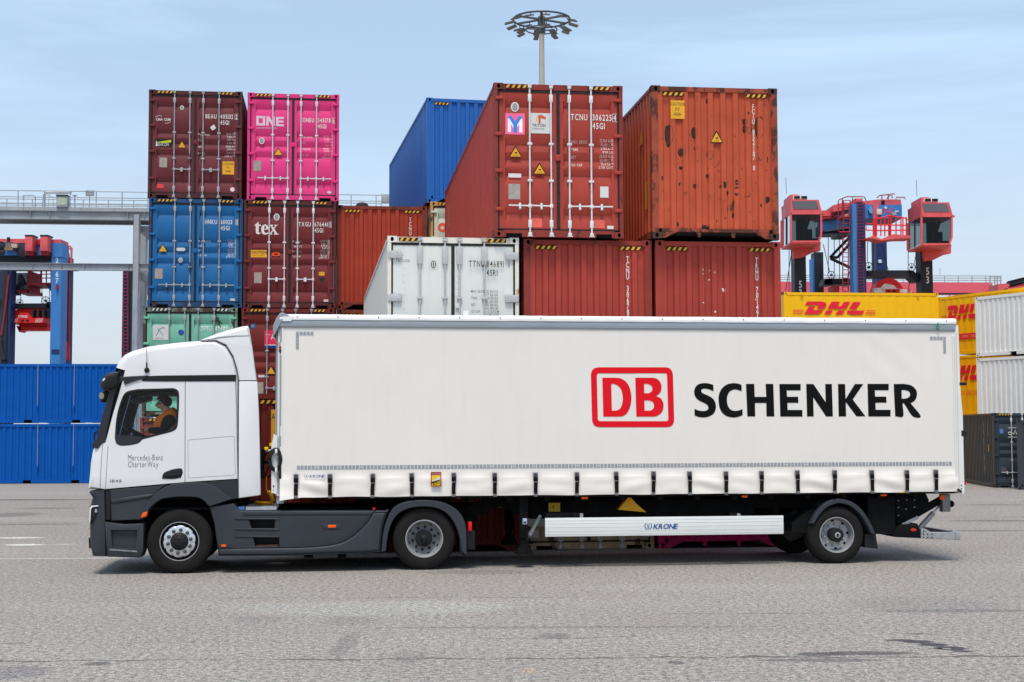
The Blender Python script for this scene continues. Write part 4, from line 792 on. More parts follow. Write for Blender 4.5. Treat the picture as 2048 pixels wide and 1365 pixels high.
def wheel(par, cx, y0, r, kind, w_=.31, far=False):
    t = MB(); cz = r-.008; tyre(t, cx, y0, cz, r, w_, far); wo = t.build('wheel', par); s = -1 if far else 1; q = MB()
    if kind == 'steer':
        q.lathe([(.288, .04), (.305, .012), (.302, .004), (.293, .004), (.290, .02)], cx, y0, cz, SILV, 64); q.lathe([(.290, .02), (.284, .09), (.262, .10), (.1, .10)], cx, y0, cz, BLKP, 48)
        q.lathe([(.246, .06), (.252, .03), (.245, .012), (.225, .002), (.14, .0), (.132, .012)], cx, y0, cz, ALU, 80, rf=lambda rr, j, a: rr*(1-.05*max(0, math.cos(a*10+1))**2) if j < 4 else rr)
        rm = q.build('rim', wo); h = MB(); h.lathe([(.134, .015), (.132, -.02), (.10, -.035), (.06, -.05), (.055, -.06), (.001, -.062)], cx, y0, cz, BLKP, 40)
        for i in range(10): a = i*.628; h.ball((cx+.095*math.cos(a), y0-.03, cz+.095*math.sin(a)), .018, BLKP, 8)
        h.build('hub', wo); k = MB(); nuts(k, cx, y0+.002, cz, .178, .024, paint('nut grey', (.10, .10, .11), .4, .1, metal=.5)); k.build('wheel_nuts', wo)
    elif kind == 'drive':
        q.lathe([(.284, .04), (.302, .012), (.299, .0), (.286, .0), (.272, .03), (.262, .05), (.255, .12), (.235, .150), (.20, .158), (.13, .155)], cx, y0, cz, SILV, 64)
        q.lathe([(.238, .148), (.20, .156), (.13, .153)], cx, y0-.002, cz, ALUD, 48)
        for i in range(8):
            a = i*math.pi/4+.3; q.add([(cx+rr*math.cos(a+da), y0+yy, cz+rr*math.sin(a+da)) for rr, da, yy in ((.236, -.09, .144), (.236, .09, .144), (.252, .08, .118), (.252, -.08, .118))], [(0, 1, 2, 3)], DARKHOLE, False)
        q.build('rim', wo); h = MB(); h.lathe([(.136, .155), (.134, .08), (.125, .06), (.06, .05), (.05, .02), (.04, .012), (.001, .01)], cx, y0, cz, BLKP, 40)
        for i in range(12): a = i*.5236; h.ball((cx+.098*math.cos(a), y0+.055, cz+.098*math.sin(a)), .013, BLKP, 6)
        h.build('hub', wo); k = MB(); nuts(k, cx, y0+.152, cz, .180, .019, BLKP); k.build('wheel_nuts', wo)
    elif kind == 'trailer':
        q.lathe([(.282, .04), (.296, .012), (.293, .0), (.283, .0), (.272, .03), (.262, .05), (.258, .11), (.24, .145), (.19, .155), (.12, .15)], cx, y0, cz, SILV, 64)
        for i in range(8):
            a = i*math.pi/4+.1; q.add([(cx+rr*math.cos(a+da), y0+yy, cz+rr*math.sin(a+da)) for rr, da, yy in ((.215, -.11, .146), (.215, .11, .146), (.244, .10, .134), (.244, -.10, .134))], [(0, 1, 2, 3)], DARKHOLE, False)
        q.build('rim', wo); h = MB(); h.lathe([(.118, .15), (.116, .0), (.108, -.012), (.06, -.015), (.055, -.03), (.001, -.032)], cx, y0, cz, BLKP, 40); h.lathe([(.048, -.034), (.044, -.036), (.001, -.036)], cx, y0, cz, SILV, 24)
        for a, b in ((-.02, .0), (.0, .02)): h.box(cx+a, cx+b, y0-.038, y0-.036, cz-.025, cz+.025, BLKP)
        h.build('hub', wo); k = MB(); nuts(k, cx, y0+.148, cz, .172, .020, SILV); k.build('wheel_nuts', wo)
    else:
        q.lathe([(.284, .05*s), (.27, .1*s), (.001, .12*s)], cx, y0, cz, ALUD, 32); q.build('rim', wo)
    return wo
DA = T(848.5, 1142, 0)[0]
wheel(trk, 0, 0, .507, 'steer'); wheel(trk, 0, 2.42, .507, 'x', far=True)
wheel(trk, DA, 0, .502, 'drive'); wheel(trk, DA, .345, .502, 'x'); wheel(trk, DA, 2.42, .502, 'x', far=True); wheel(trk, DA, 2.075, .502, 'x', far=True)
# door lettering
LGR = paint('lettering grey', S(92, 96, 104), .5, .05)
m = MB(); a = T(256, 921.5); b = T(326, 921.5); hh = .072
tw = (b[0]-a[0]); W0 = write(MB(), 'Mercedes-Benz', 0, 0, 1, LGR, ws=.60, gap=.13, st='t')
hh = tw/W0; write(m, 'Mercedes-Benz', a[0], a[1], hh, LGR, y=NV-.003, ws=.60, gap=.13, st='t'); c2 = T(256, 935); write(m, 'CharterWay', c2[0], c2[1], hh, LGR, y=NV-.003, ws=.60, gap=.13, st='t'); m.build('door_lettering', trk, recalc=False)
m = MB(); a = T(220, 965); b = T(247, 965); hh = T(220, 959.5)[1]-a[1]; write(m, '1845', a[0], a[1], hh, paint('chrome badge', (.3, .3, .31), .25, 0, metal=.8), y=NV-.005, ws=1.5, gap=.25, st='b', shear=.15); m.build('model_badge', trk, recalc=False)
# cab interior: seat, dash, steering wheel, roof locker
m = MB(); q = T(300, 880, .3); m.rbox(T(232, 880, .3)[0], T(262, 880, .3)[0], .1, 2.3, 1.2, T(250, 872, .3)[1], DARKIN, .06); m.build('dashboard', trk)
sx = T(343, 880, .5)[0]
for v in (.25, 1.65):
    m = MB(); m.rbox(sx-.42, sx+.1, v, v+.5, 1.55, 1.72, DARKIN, .05); m.pillow([(sx+.02, 1.65), (sx+.16, 1.65), (sx+.24, 2.30), (sx+.22, 2.52), (sx+.14, 2.52), (sx+.12, 2.30)], v+.04, v+.46, .05, .03, DARKIN); m.rbox(sx-.3, sx, v+.1, v+.4, 1.2, 1.55, DARKIN); m.build('seat', trk)
m = MB(); cx_, cz_ = T(272, 866, .5); tl = R(62); cyw = .52
ringp = [(cx_+.225*math.cos(a)*math.sin(tl), cyw+.225*math.sin(a), cz_-.225*math.cos(a)*math.cos(tl)) for a in [2*math.pi*k/24 for k in range(25)]]
m.tube(ringp, .017, BLKP, 7); m.tube([(cx_, cyw, cz_), (cx_-.22, cyw, cz_-.42)], .04, BLKP, 8); m.beam((cx_, cyw-.21, cz_), (cx_, cyw+.21, cz_), .05, BLKP, .03); m.build('steering_wheel', trk)
m = MB(); q = TP([(268, 800), (312, 790)], 1.6); m.pillow(TP(smooth_poly([(262, 803), (268, 796), (300, 793)], [(300, 793), (298, 801), (285, 806)], [(285, 806), (268, 808), (262, 803)]), 1.3), 1.2, 1.7, .05, .02, paint('folded sun blind', (.10, .11, .11), .5, .1)); m.build('sun_blind', trk)
m = MB(); m.box(T(374, 860)[0], T(376, 860)[0], .08, 2.34, 1.3, 2.9, DARKIN); m.box(T(232, 786)[0]+.05, T(372, 782)[0], .05, 2.38, T(300, 786)[1]+.0, T(300, 784)[1], DARKIN); m.build('bulkhead', trk)

# ---------------------------------------------------------------- semi-trailer
g1 = ground(1675, 1128); XF = Fr(g1.x, g1.y, 0, Y7)
def X(px, py, v=NV): return XF.pix(px, py, v)
def XP(pts, v=NV, z=None): return [XF.pix(*(z(*p) if z else p), v) for p in pts]
trl = thing('semi_trailer', 'long white curtain-sided trailer with red and black lettering, coupled to the white tractor', 'trailer', XF)
CURT = paint('white curtain tarpaulin', S(227, 221, 213), .5, .025, scale=.8, spec=.25, grime=.05); CURTR = paint('white roof tarpaulin', S(230, 229, 227), .5, .03)
RAILG = paint('grey anodised rail', S(150, 157, 162), .45, .05, metal=.3); POSTW = paint('white post paint', S(222, 220, 215), .35, .03, grime=.08); RFL = paint('grey reflective tape', S(150, 154, 158), .35, .04)
SX = [592, 660, 745, 823.5, 907, 989, 1070.5, 1153, 1232, 1306, 1378.6, 1451, 1522, 1594, 1668, 1742.7, 1812.5, 1870.5]
u0, zt0 = X(562, 654); u1, zt1 = X(1909, 662); zb0 = X(600, 993)[1]; zb1 = X(1900, 985)[1]; zs_ = X(1200, 951)[1]
ZT = (zt0+zt1)/2; ZB = (zb0+zb1)/2; su = [X(p, 965)[0] for p in SX]
def curt(u, z):
    """outward bulge (negative v) of the curtain"""
    d = .0035*noise.noise(Vector((u*.55, z*.9, 3)))+.002*noise.noise(Vector((u*2.2+z*1.4, z*1.6-u, 8)))
    r = max(0, 1-abs(u-(u1-.75))/1.3)*max(0, min(1, (z-ZB)/2.2)); d += r*.006*math.sin((u*1.0+z*1.35)*9)*max(0, noise.noise(Vector((u*.8, z*.8, 5)))+.3)
    r = max(0, 1-(u-u0)/.5); d += r*.004*noise.noise(Vector((u*1.5, z*4, 1)))
    if z < zs_:
        h = (zs_-z)/(zs_-ZB); k = 0
        while k < len(su) and su[k] < u: k += 1
        a = su[k-1] if k > 0 else u0-.25; b = su[k] if k < len(su) else u1+.15; t = (u-a)/(b-a); rs = math.sin(k*12.9898)*43758.5; rs -= math.floor(rs)
        g = max(0, math.sin(math.pi*t))**.6
        d += g*(.008+.013*math.sin(math.pi*min(1, h*1.0))**1.0*(.6+.7*rs))
        d += g*(.0045+.011*max(0, rs-.55)*2)*math.sin(h*7.5+rs*6+1.2*math.sin(t*3+rs*9))*min(1, h*3)
        d += .005*noise.noise(Vector((u*3.1, z*7, 2)))*min(1, h*2)+.012*h
        d -= .006*(1-g)
        if u < u0+.5: d += .06*h*h*(1-(u-u0)/.5)
    return -d
NU, NZ = 420, 46; V = []; zz = [ZB+(zs_-ZB)*i/22 for i in range(22)]+[zs_+(ZT-zs_)*i/(NZ-22) for i in range(NZ-21)]
for z in zz:
    for i in range(NU+1):
        u = u0+(u1-u0)*i/NU; k = (z-ZB)/(ZT-ZB); q = z
        if z < zs_:
            hh_ = (zs_-z)/(zs_-ZB); q -= hh_*.009*(noise.noise(Vector((u*1.7, 0, 4)))+.3); 
            if u < u0+.35: q -= hh_*.05*(1-(u-u0)/.35)
        V.append((u+(.05*(1-k)*(1-i/NU) if 0 else 0), NV+curt(u, z), q))
m = MB(); m.add(V, [(j*(NU+1)+i, j*(NU+1)+i+1, (j+1)*(NU+1)+i+1, (j+1)*(NU+1)+i) for j in range(len(zz)-1) for i in range(NU)], CURT)
m.mats[0].use_backface_culling = False; curtain = m.build('side_curtain', trl, ang=60, recalc=False)
VB = 2.51
m = MB(); m.box(u0+.02, u1, VB-.02, VB, ZB, ZT, CURT); m.build('side_curtain', trl)
def cv_(u, z): return curt(u, z)
# writing on the curtain
RED = paint('logo red', S(222, 22, 36), .6, .03, spec=.1); BLKL = paint('letter black', (.006, .006, .006), .7, .05, spec=.08)
ZL = lambda x, y: (1170+x/5.12, 720+y/5.12)
def lett(mb, pts, m_, zf=ZL, holes=()): mb.flat(XP(pts, NV, zf), NV-.0055, m_, holes=[XP(h, NV, zf) for h in holes], yf=curt)
m = MB()
lett(m, smooth_poly([(60, 158), (68, 118), (95, 88), (140, 77)], [(140, 77), (830, 77)], [(830, 77), (866, 88), (890, 118), (900, 158)], [(900, 158), (912, 610)], [(912, 610), (905, 650), (880, 680), (838, 690)], [(838, 690), (150, 690)], [(150, 690), (108, 680), (82, 652), (72, 612)]), RED,
     holes=[smooth_poly([(120, 164), (126, 144), (146, 138)], [(146, 138), (820, 138)], [(820, 138), (836, 144), (840, 162)], [(840, 162), (853, 604)], [(853, 604), (848, 622), (830, 629)], [(830, 629), (156, 629)], [(156, 629), (136, 622), (131, 604)])])
lett(m, smooth_poly([(177, 184), (300, 184)], [(300, 184), (360, 190), (420, 225), (458, 290), (475, 390), (462, 480), (430, 545), (390, 575), (345, 582)], [(345, 582), (187, 582)]), RED, holes=[smooth_poly([(268, 246), (300, 247)], [(300, 247), (340, 268), (372, 310), (387, 390), (378, 460), (355, 505), (318, 521)], [(318, 521), (275, 521)])])
lett(m, smooth_poly([(515, 184), (690, 184)], [(690, 184), (735, 195), (770, 230), (783, 280), (770, 335), (728, 372)], [(728, 372), (775, 395), (800, 440), (803, 480), (790, 530), (755, 565), (715, 582)], [(715, 582), (525, 582)]), RED,
     holes=[smooth_poly([(604, 246), (640, 246)], [(640, 246), (675, 262), (690, 293), (680, 325), (650, 343)], [(650, 343), (606, 343)]), smooth_poly([(608, 415), (665, 417)], [(665, 417), (695, 435), (708, 470), (695, 505), (665, 521)], [(665, 521), (610, 521)])])
m.build('red_logo', trl, recalc=False)
m = MB()
lett(m, smooth_poly([(1313, 257), (1265, 243), (1215, 239), (1160, 252), (1128, 285), (1117, 330), (1130, 380), (1165, 415), (1215, 440), (1250, 462), (1263, 492), (1250, 515), (1215, 525), (1165, 520), (1121, 503)], [(1121, 503), (1122, 570)], [(1122, 570), (1165, 585), (1215, 590), (1275, 578), (1320, 545), (1340, 490), (1332, 435), (1305, 395), (1255, 365), (1210, 345), (1190, 325), (1195, 303), (1225, 295), (1270, 303), (1315, 323)]), BLKL)
lett(m, smooth_poly([(1602, 257), (1560, 243), (1510, 240), (1450, 255), (1400, 295), (1372, 355), (1367, 415), (1378, 490), (1410, 548), (1460, 580), (1520, 591), (1570, 583), (1613, 567)], [(1613, 567), (1612, 505)], [(1612, 505), (1570, 520), (1530, 523), (1490, 510), (1462, 470), (1452, 410), (1462, 355), (1490, 318), (1530, 304), (1565, 308), (1603, 323)]), BLKL)
lett(m, [(1648, 247), (1732, 247), (1737, 380), (1855, 380), (1848, 247), (1927, 247), (1938, 580), (1858, 580), (1855, 442), (1740, 442), (1742, 580), (1662, 580)], BLKL)
ZK = lambda x, y: (1500+x/3.4124, 600+y/3.4124)
E_ = [(200, 575), (345, 575), (345, 618), (250, 618), (252, 662), (328, 662), (330, 703), (254, 703), (256, 752), (357, 752), (357, 797), (206, 797)]
lett(m, E_, BLKL, ZK); lett(m, [(x+601, y-1) for x, y in E_], BLKL, ZK)
lett(m, [(383, 575), (432, 575), (516, 700), (513, 575), (558, 575), (565, 796), (519, 796), (431, 665), (434, 796), (389, 796)], BLKL, ZK)
lett(m, [(600, 575), (648, 575), (652, 678), (715, 575), (772, 575), (700, 680), (787, 795), (726, 795), (653, 697), (655, 796), (605, 796)], BLKL, ZK)
lett(m, smooth_poly([(980, 575), (1050, 574)], [(1050, 574), (1100, 585), (1132, 615), (1138, 650), (1125, 685), (1095, 706)], [(1095, 706), (1165, 795), (1110, 795), (1055, 714), (1041, 713), (1044, 795), (990, 795)]), BLKL, ZK, holes=[smooth_poly([(1033, 616), (1055, 616)], [(1055, 616), (1083, 625), (1092, 645), (1083, 665), (1060, 675)], [(1060, 675), (1035, 675)])])
m.build('black_lettering', trl, recalc=False)
# reflective tape: rows of squares
m = MB(); zst = X(1250, 931.5)[1]; a = X(593, 937)[0]; b = X(1904, 927)[0]; N = 187; st_ = (b-a)/N; dots = MB()
for i in range(N):
    x = a+i*st_; q = [(x+.006, zst-.03), (x+st_-.006, zst-.03), (x+st_-.006, zst+.03), (x+.006, zst+.03)]; m.flat(q, NV-.006, RFL, yf=lambda u, z: curt(u, z))
    if i % 6 == 5: m.flat(oval(x+st_/2, zst, .014, .014, 8), NV-.009, STKW, yf=lambda u, z: curt(u, z))
m.build('reflective_strip', trl, recalc=False)
for ax, az, sg in ((592, 664, 1), (1891, 674, -1)):
    m = MB(); p = X(ax, az); s_ = .045
    for k in range(5):
        for q in (((p[0]+sg*k*.057, p[1]),) if k else ((p[0], p[1]),)): m.flat([(q[0], q[1]-s_), (q[0]+sg*s_, q[1]-s_), (q[0]+sg*s_, q[1]), (q[0], q[1])], NV-.009, RFL)
        if k: m.flat([(p[0], p[1]-k*.057-s_), (p[0]+sg*s_, p[1]-k*.057-s_), (p[0]+sg*s_, p[1]-k*.057), (p[0], p[1]-k*.057)], NV-.009, RFL)
    m.build('corner_marking', trl, recalc=False)
# tension straps
WEB = paint('black webbing', (.008, .008, .008), .8, .2, spec=.1); BUCK = paint('buckle metal', (.20, .20, .21), .4, .2, metal=.6, scale=20)
ms = MB(); zS = X(1200, 944)[1]; zE = ZB-.01; zc = (zS+zE)/2; dz = zS-zc
ms.add([(x+sh, y, z) for z, y, sh in ((dz-.04, -.035, 0), (dz*.62, -.045, 0), (dz*.25, -.048, .004), (-dz*.3, -.05, -.002), (-dz+.03, -.045, 0)) for x in (-.031, .031)], [(i*2, i*2+1, i*2+3, i*2+2) for i in range(4)], WEB)
ms.rbox(-.036, .036, -.056, -.04, dz*.30, dz*.62, WEB, .006); ms.rbox(-.026, .026, -.06, -.045, dz*.16, dz*.24, BUCK, .004); me_s = ms.mesh('tension_strap')
mk = MB(); mk.rbox(-.038, .038, -.05, -.01, dz-.07, dz, BUCK, .008); mk.box(-.024, .024, -.056, -.05, dz-.055, dz-.045, BLKP); mk.box(-.024, .024, -.056, -.05, dz-.03, dz-.018, BLKP); me_b = mk.mesh('buckle')
mh = MB(); mh.rbox(-.03, .03, -.056, -.02, -dz-.01, -dz+.035, BUCK, .006); me_h = mh.mesh('hook')
for i, x in enumerate(su):
    o = bpy.data.objects.new('tension_strap', me_s); COL.objects.link(o); o.parent = trl; o.location = (x, NV+.0, zc+.004*math.sin(i*5)); o.rotation_euler = (0, R(1.2*math.sin(i*3.7)), 0)
    for nm, me in (('buckle', me_b), ('hook', me_h)): c_ = bpy.data.objects.new(nm, me); COL.objects.link(c_); c_.parent = o
# small stickers on the curtain
m = MB(); q = XP([(861, 973), (882, 944)]); (xa, za), (xb, zb_) = q; m.flat(rrect(xa, za, xb, zb_, .012), NV-.075, paint('sticker crimson', S(150, 20, 40))); m.flat([(xa+.014, za+.014), (xb-.014, za+.014), (xb-.014, zb_-.05), (xa+.014, zb_-.05)], NV-.077, paint('sticker yellow', S(235, 195, 40)))
m.flat([(xa+.03, zb_-.13), (xb-.02, zb_-.07), (xb-.02, zb_-.12), (xa+.03, zb_-.17)], NV-.079, STKW); m.flat([(xa+.014, zb_-.16), (xb-.02, zb_-.12), (xb-.02, zb_-.135), (xa+.014, zb_-.185)], NV-.0795, BLKL)
write(m, 'ATTENTION', xa+.02, zb_-.04, .024, STKW, y=NV-.079, ws=.62); write(m, 'ANGLES', xa+.03, za+.055, .03, BLKL, y=NV-.079, ws=.75, st='b'); write(m, 'MORTS', xa+.035, za+.02, .03, BLKL, y=NV-.079, ws=.75, st='b'); m.build('warning_sticker', trl, recalc=False)
NAVY = paint('logo navy', S(30, 70, 130), .45, .03)
def krone(mb, x, z, h, y, m_):
    for sg in (-1, 1):
        mb.tube([(x+h*.75+sg*h*(.30+.38*math.sin(R(a))), y, z+h*(.62-.52*math.cos(R(a)))) for a in range(25, 165, 14)], h*.075, m_, 5)
        mb.beam((x+h*.75+sg*h*.06, y, z+h*.2), (x+h*.75+sg*h*.16, y, z+h*1.05), h*.1, m_, .002)
    mb.flat([(x+h*.25, z-.05*h), (x+h*1.25, z-.05*h), (x+h*1.2, z+.06*h), (x+h*.3, z+.06*h)], y, m_)
    return write(mb, 'KRONE', x+h*1.75, z, h*.98, m_, y=y-.002, ws=1.08, gap=.04, st='b', shear=.22)
m = MB(); a = X(608, 956); krone(m, a[0], a[1], .048, NV-.035, NAVY); m.build('maker_lettering', trl, recalc=False)
# roof rail, roof tarpaulin with fasteners, front cap
m = MB(); p = X(588, 640); zr1 = ZT+.115; m.rbox(u0-.02, u1+.01, NV-.02, NV+.06, ZT-.01, zr1, RAILG, .012); m.box(u0-.02, u1+.01, NV-.026, NV-.018, ZT+.012, ZT+.02, RAILG); m.rbox(u0-.02, u1+.01, VB-.06, VB+.02, ZT-.01, zr1, RAILG, .012); m.build('roof_rail', trl)
m = MB(); NR = 200; V = []; F = []
for i in range(NR+1):
    u = u0-.02+(u1-u0+.04)*i/NR; w_ = .008*noise.noise(Vector((u*1.6, 0, 0)))+.004*noise.noise(Vector((u*6, 3, 0)))
    V += [(u, NV-.028+w_*.5, zr1-.004+.004*noise.noise(Vector((u*3, 5, 5)))), (u, NV-.034-w_*.6, zr1+.03+w_*.5), (u, NV-.018+w_*.4, zr1+.075+w_), (u, NV+.06, zr1+.092+w_*.7), (u, 1.23, zr1+.10), (u, VB+.02, zr1+.08), (u, VB+.03, zr1)]
F = [(i*7+j, i*7+j+1, i*7+j+8, i*7+j+7) for i in range(NR) for j in range(6)]; m.add(V, F, CURTR); m.build('roof_tarpaulin', trl, ang=70, recalc=False)
m = MB()
for i in range(17): u = X(595+i*81, 634)[0]; m.ball((u, NV-.034, zr1+.05), .011, BUCK, 8)
m.build('roof_fasteners', trl)
m = MB(); m.pillow(XP([(546, 652), (553, 636), (561, 626), (567, 626), (587, 635), (581, 644), (564, 645), (549, 672), (546, 672)]), NV-.03, VB+.03, .03, .012, RAILG, seg=2); m.build('front_cap', trl)
m = MB(); m.prism(XP([(565, 634), (588, 633), (582, 643), (566, 643)]), NV-.036, NV-.02, CURTR); m.build('corner_flap', trl)
# headboard with corner profiles
m = MB(); hb = XP([(549, 672), (566, 650), (566, 990), (549, 990)], NV+.2)
m.box(X(554, 800)[0], u0+.06, NV+.06, VB-.06, ZB-.1, ZT, RAILG)
for a_, b_, v_, mm in ((550.5, 555, NV+.10, RAILG), (555, 559, NV+.03, POSTW), (559, 564.5, NV+.0, RAILG)): m.box(X(a_, 800)[0], X(b_, 800)[0], v_, v_+.12, ZB+.02, ZT+.02, mm)
m.build('headboard', trl)
m = MB(); m.box(X(562.8, 800)[0], X(565.5, 800)[0], NV-.01, NV+.03, ZB+.12, ZT, CURT); m.build('curtain_pole', trl)
m = MB(); 
for y in (695, 700, 704): 
    q = X(560.5, y); m.ball((q[0], NV-.005, q[1]), .016, BLKP, 8)
q = XP([(557, 703), (558.5, 685)]); m.box(q[0][0], q[1][0], NV+.022, NV+.03, q[0][1], q[1][1], REDL); m.build('wall_fittings', trl)
m = MB(); lp = XP([(548, 868), (560, 876), (564, 880), (564, 991), (543, 986), (543, 940), (543, 893)], NV+.06); m.prism(lp, NV+.03, NV+.06, POSTW)
for x, y, r in ((547, 973, .014), (547, 981, .009), (562, 981, .012)): q = X(x, y); m.ball((q[0], NV+.03, q[1]), r, BLKP, 8)
m.build('front_plate', trl)
m = MB(); q = X(551, 920, NV); 
for k, r_ in enumerate((.155, .135, .118)): m.tube([(q[0]+r_*.62*math.cos(a), NV-.0-.012*k, q[1]+r_*1.15*math.sin(a)) for a in [2*math.pi*i/24 for i in range(25)]], .016, BLKP, 6)
m.build('coiled_cable', trl)
m = MB()
for y in (903, 940): p = X(552.5, y); m.rbox(p[0]-.018, p[0]+.018, NV-.05, NV, p[1]-.035, p[1]+.035, POSTW, .008)
m.build('cable_bracket', trl)
m = MB(); q = XP([(557, 958), (563, 915)]); m.rbox(q[0][0], q[1][0], NV-.02, NV+.02, q[0][1], q[1][1], BLKP, .01); m.build('control_box', trl)
# air and electric lines between cab and trailer
def hose(pts, r, m_, name, v0, v1, coil=0, par=None):
    q = [X(*p) for p in pts]; n = 90 if coil else 24; P = []
    C = smooth_poly(q, n=12); 
    for i, (x, z) in enumerate(C):
        t = i/(len(C)-1); v = v0+(v1-v0)*t; P.append(Vector((x, v, z)))
    if coil:
        L = []; k = 10
        for i in range((len(P)-1)*k):
            a, b = P[i//k], P[i//k+1]; c = a.lerp(b, (i % k)/k); t = (b-a).normalized(); s1 = t.cross(Vector((0, 1, 0))).normalized(); s2 = t.cross(s1); an = i*coil
            L.append(c+(s1*math.cos(an)+s2*math.sin(an))*.024)
        P = L
    mb = MB(); mb.tube(P, r, m_, 5); return mb.build(name, par or trl)
HY = paint('hose yellow', S(215, 155, 30), .5, .1)
hose([(522, 945), (526, 915), (536, 903), (543, 899)], .014, BLKP, 'air_line', .5, .2); hose([(521, 930), (530, 925), (540, 927)], .012, BLKP, 'air_line', .6, .2, coil=.9)
hose([(522, 950), (532, 957), (542, 948), (540, 935)], .012, BLKP, 'air_line', .5, .2); hose([(524, 958), (536, 935), (541, 930)], .012, BLKP, 'air_line', .5, .2)
hose([(531, 955), (531, 980), (535, 985)], .006, HY, 'air_line', .3, .3); hose([(535, 985), (541, 996), (543, 1005), (536, 1010), (520, 1010), (507, 1009)], .008, HY, 'air_line', .3, .5, coil=.8)
hose([(523, 900), (521, 930), (522, 960)], .01, BLKP, 'air_line', .5, .5, coil=1.0)
m = MB()
for x, y in ((533, 897), (543, 889)): q = X(x, y, .15); m.rbox(q[0]-.03, q[0]+.03, .1, .16, q[1]-.03, q[1]+.02, paint('coupling yellow', S(235, 200, 30)), .012); m.tube([(q[0], .13, q[1]-.05), (q[0]+.07, .13, q[1]-.03)], .02, BUCK, 6)
m.build('air_coupling', trl)
# rear frame post and door hardware
rp = [(1908, 661), (1912.5, 650), (1916, 652), (1918, 700), (1920, 770), (1922, 800), (1925, 830), (1926.5, 900), (1928.5, 984), (1927, 988), (1917, 987), (1914, 940), (1910, 760)]
m = MB(); m.prism(XP(rp), NV-.01, VB+.01, POSTW); m.build('rear_frame', trl)
seam_p = [(1911, 665), (1914, 800), (1917.5, 985)]
m = MB(); q = XP(seam_p)
for a_, b_ in zip(q, q[1:]): m.flat([(a_[0], a_[1]), (a_[0]+.006, a_[1]), (b_[0]+.006, b_[1]), (b_[0], b_[1])], NV-.012, paint('seam grey', (.35, .35, .34)))
m.build('frame_seam', trl, recalc=False)
m = MB(); q = XP([(1904, 985), (1908, 672)]); m.tube([(X(1905.5, 672)[0], NV-.006, q[1][1]), (X(1913, 985)[0], NV-.006, q[0][1]+.05)], .018, POSTW, 8); m.build('curtain_pole', trl)
m = MB(); q = XP([(1918.5, 771), (1933, 765)]); m.rbox(q[0][0], q[1][0], NV-.02, NV+.12, q[0][1], q[1][1], BLKP, .01); m.build('rubber_buffer', trl)
m = MB(); q = XP([(1922, 873), (1934, 861)]); m.rbox(q[0][0], q[1][0], NV-.02, NV+.12, q[0][1], q[1][1], BLKP, .015); m.build('rubber_buffer', trl)
m = MB()
for x, y in ((1922, 971), (1922, 978), (1922.5, 985)): q = X(x, y); m.ball((q[0], NV-.012, q[1]), .011, BLKP, 8)
m.build('bolts', trl)
m = MB(); q = XP([(1929.5, 970), (1933, 965)]); m.rbox(q[0][0], q[1][0], NV, NV+.06, q[0][1], q[1][1], REDL, .006); m.build('marker_lamp', trl)
m = MB(); m.rbox(X(1893, 985)[0], u1+.02, VB-.05, VB+.01, ZB, ZT, POSTW); m.build('rear_frame', trl)
m = MB(); m.box(u1+.01, u1+.05, NV+.02, VB-.02, ZB, ZT, POSTW); m.build('rear_door', trl)
m = MB(); q = X(1876, 650); m.tube([(q[0]-.02+.02*math.sin(k*.8), NV-.03-.004*k % .02, q[1]+.03-k*.012) for k in range(11)], .009, paint('cord green', S(40, 150, 110)), 5); m.build('tied_cord', trl)
m = MB(); q = XP([(1913, 985), (1921, 977)]); m.beam((X(1914, 979)[0], NV-.02, X(1914, 979)[1]), (X(1921, 984)[0], NV-.02, X(1921, 984)[1]), .035, BLKP); m.build('ratchet_lever', trl)
# floor, side rail, main beams, cross members
ua = X(563, 990)[0]; ub = X(1912, 990)[0]
m = MB(); m.box(ua+.05, ub, NV+.03, VB-.03, ZB+.02, ZB+.14, CHAS); ur = X(700, 990)[0]
m.rbox(ur, ub-.02, NV+.0, NV+.06, ZB-.035, ZB+.03, CHAS, .01); m.rbox(ur, ub-.02, VB-.06, VB, ZB-.035, ZB+.03, CHAS, .01)
for v in (.62, 1.72): m.prism([(X(820, 1000)[0], ZB+.02), (ub-.3, ZB+.02), (ub-.3, ZB-.25), (X(1040, 1000)[0], ZB-.33), (X(980, 1000)[0], ZB-.08), (X(820, 1000)[0], ZB-.06)], v, v+.1, CHAS)
for i in range(14): u = X(860, 990)[0]+i*.62; m.box(u, u+.08, NV+.06, VB-.06, ZB-.10, ZB+.02, CHAS)
m.build('chassis', trl)
m = MB(); m.rbox(X(1070, 1000)[0], X(1530, 1000)[0], .55, 2.0, ZB-.42, ZB-.1, CHAS, .05); m.build('underfloor_box', trl)
# landing legs
for v in (.10, 2.05):
    m = MB(); q = XP([(1039, 1090), (1056, 985)], .1); m.rbox(q[0][0], q[1][0], v, v+.14, q[0][1]+.1, q[1][1], CHAS, .012); m.rbox(q[0][0]+.02, q[1][0]-.02, v+.02, v+.12, q[0][1]-.02, q[0][1]+.3, CHAS, .01)
    f_ = XP([(1031, 1109), (1067, 1096)], .1); m.prism([(f_[0][0], f_[0][1]), (f_[1][0], f_[0][1]), (f_[1][0]-.09, f_[1][1]+.06), (f_[0][0]+.09, f_[1][1]+.06)], v-.05, v+.2, CHAS); lg = m.build('landing_leg', trl)
    if v < 1:
        s2 = MB(); q = XP([(1045.5, 1049), (1054, 1037)], .1); s2.flat([(q[0][0], q[0][1]), (q[1][0], q[0][1]), (q[1][0], q[1][1]), (q[0][0], q[1][1])], v-.003, paint('sticker lilac', S(190, 195, 215))); s2.flat([(q[0][0]+.01, q[0][1]+.01), (q[1][0]-.01, q[0][1]+.01), (q[1][0]-.01, q[1][1]-.05), (q[0][0]+.01, q[1][1]-.05)], v-.005, NAVY); s2.build('instruction_sticker', lg, recalc=False)
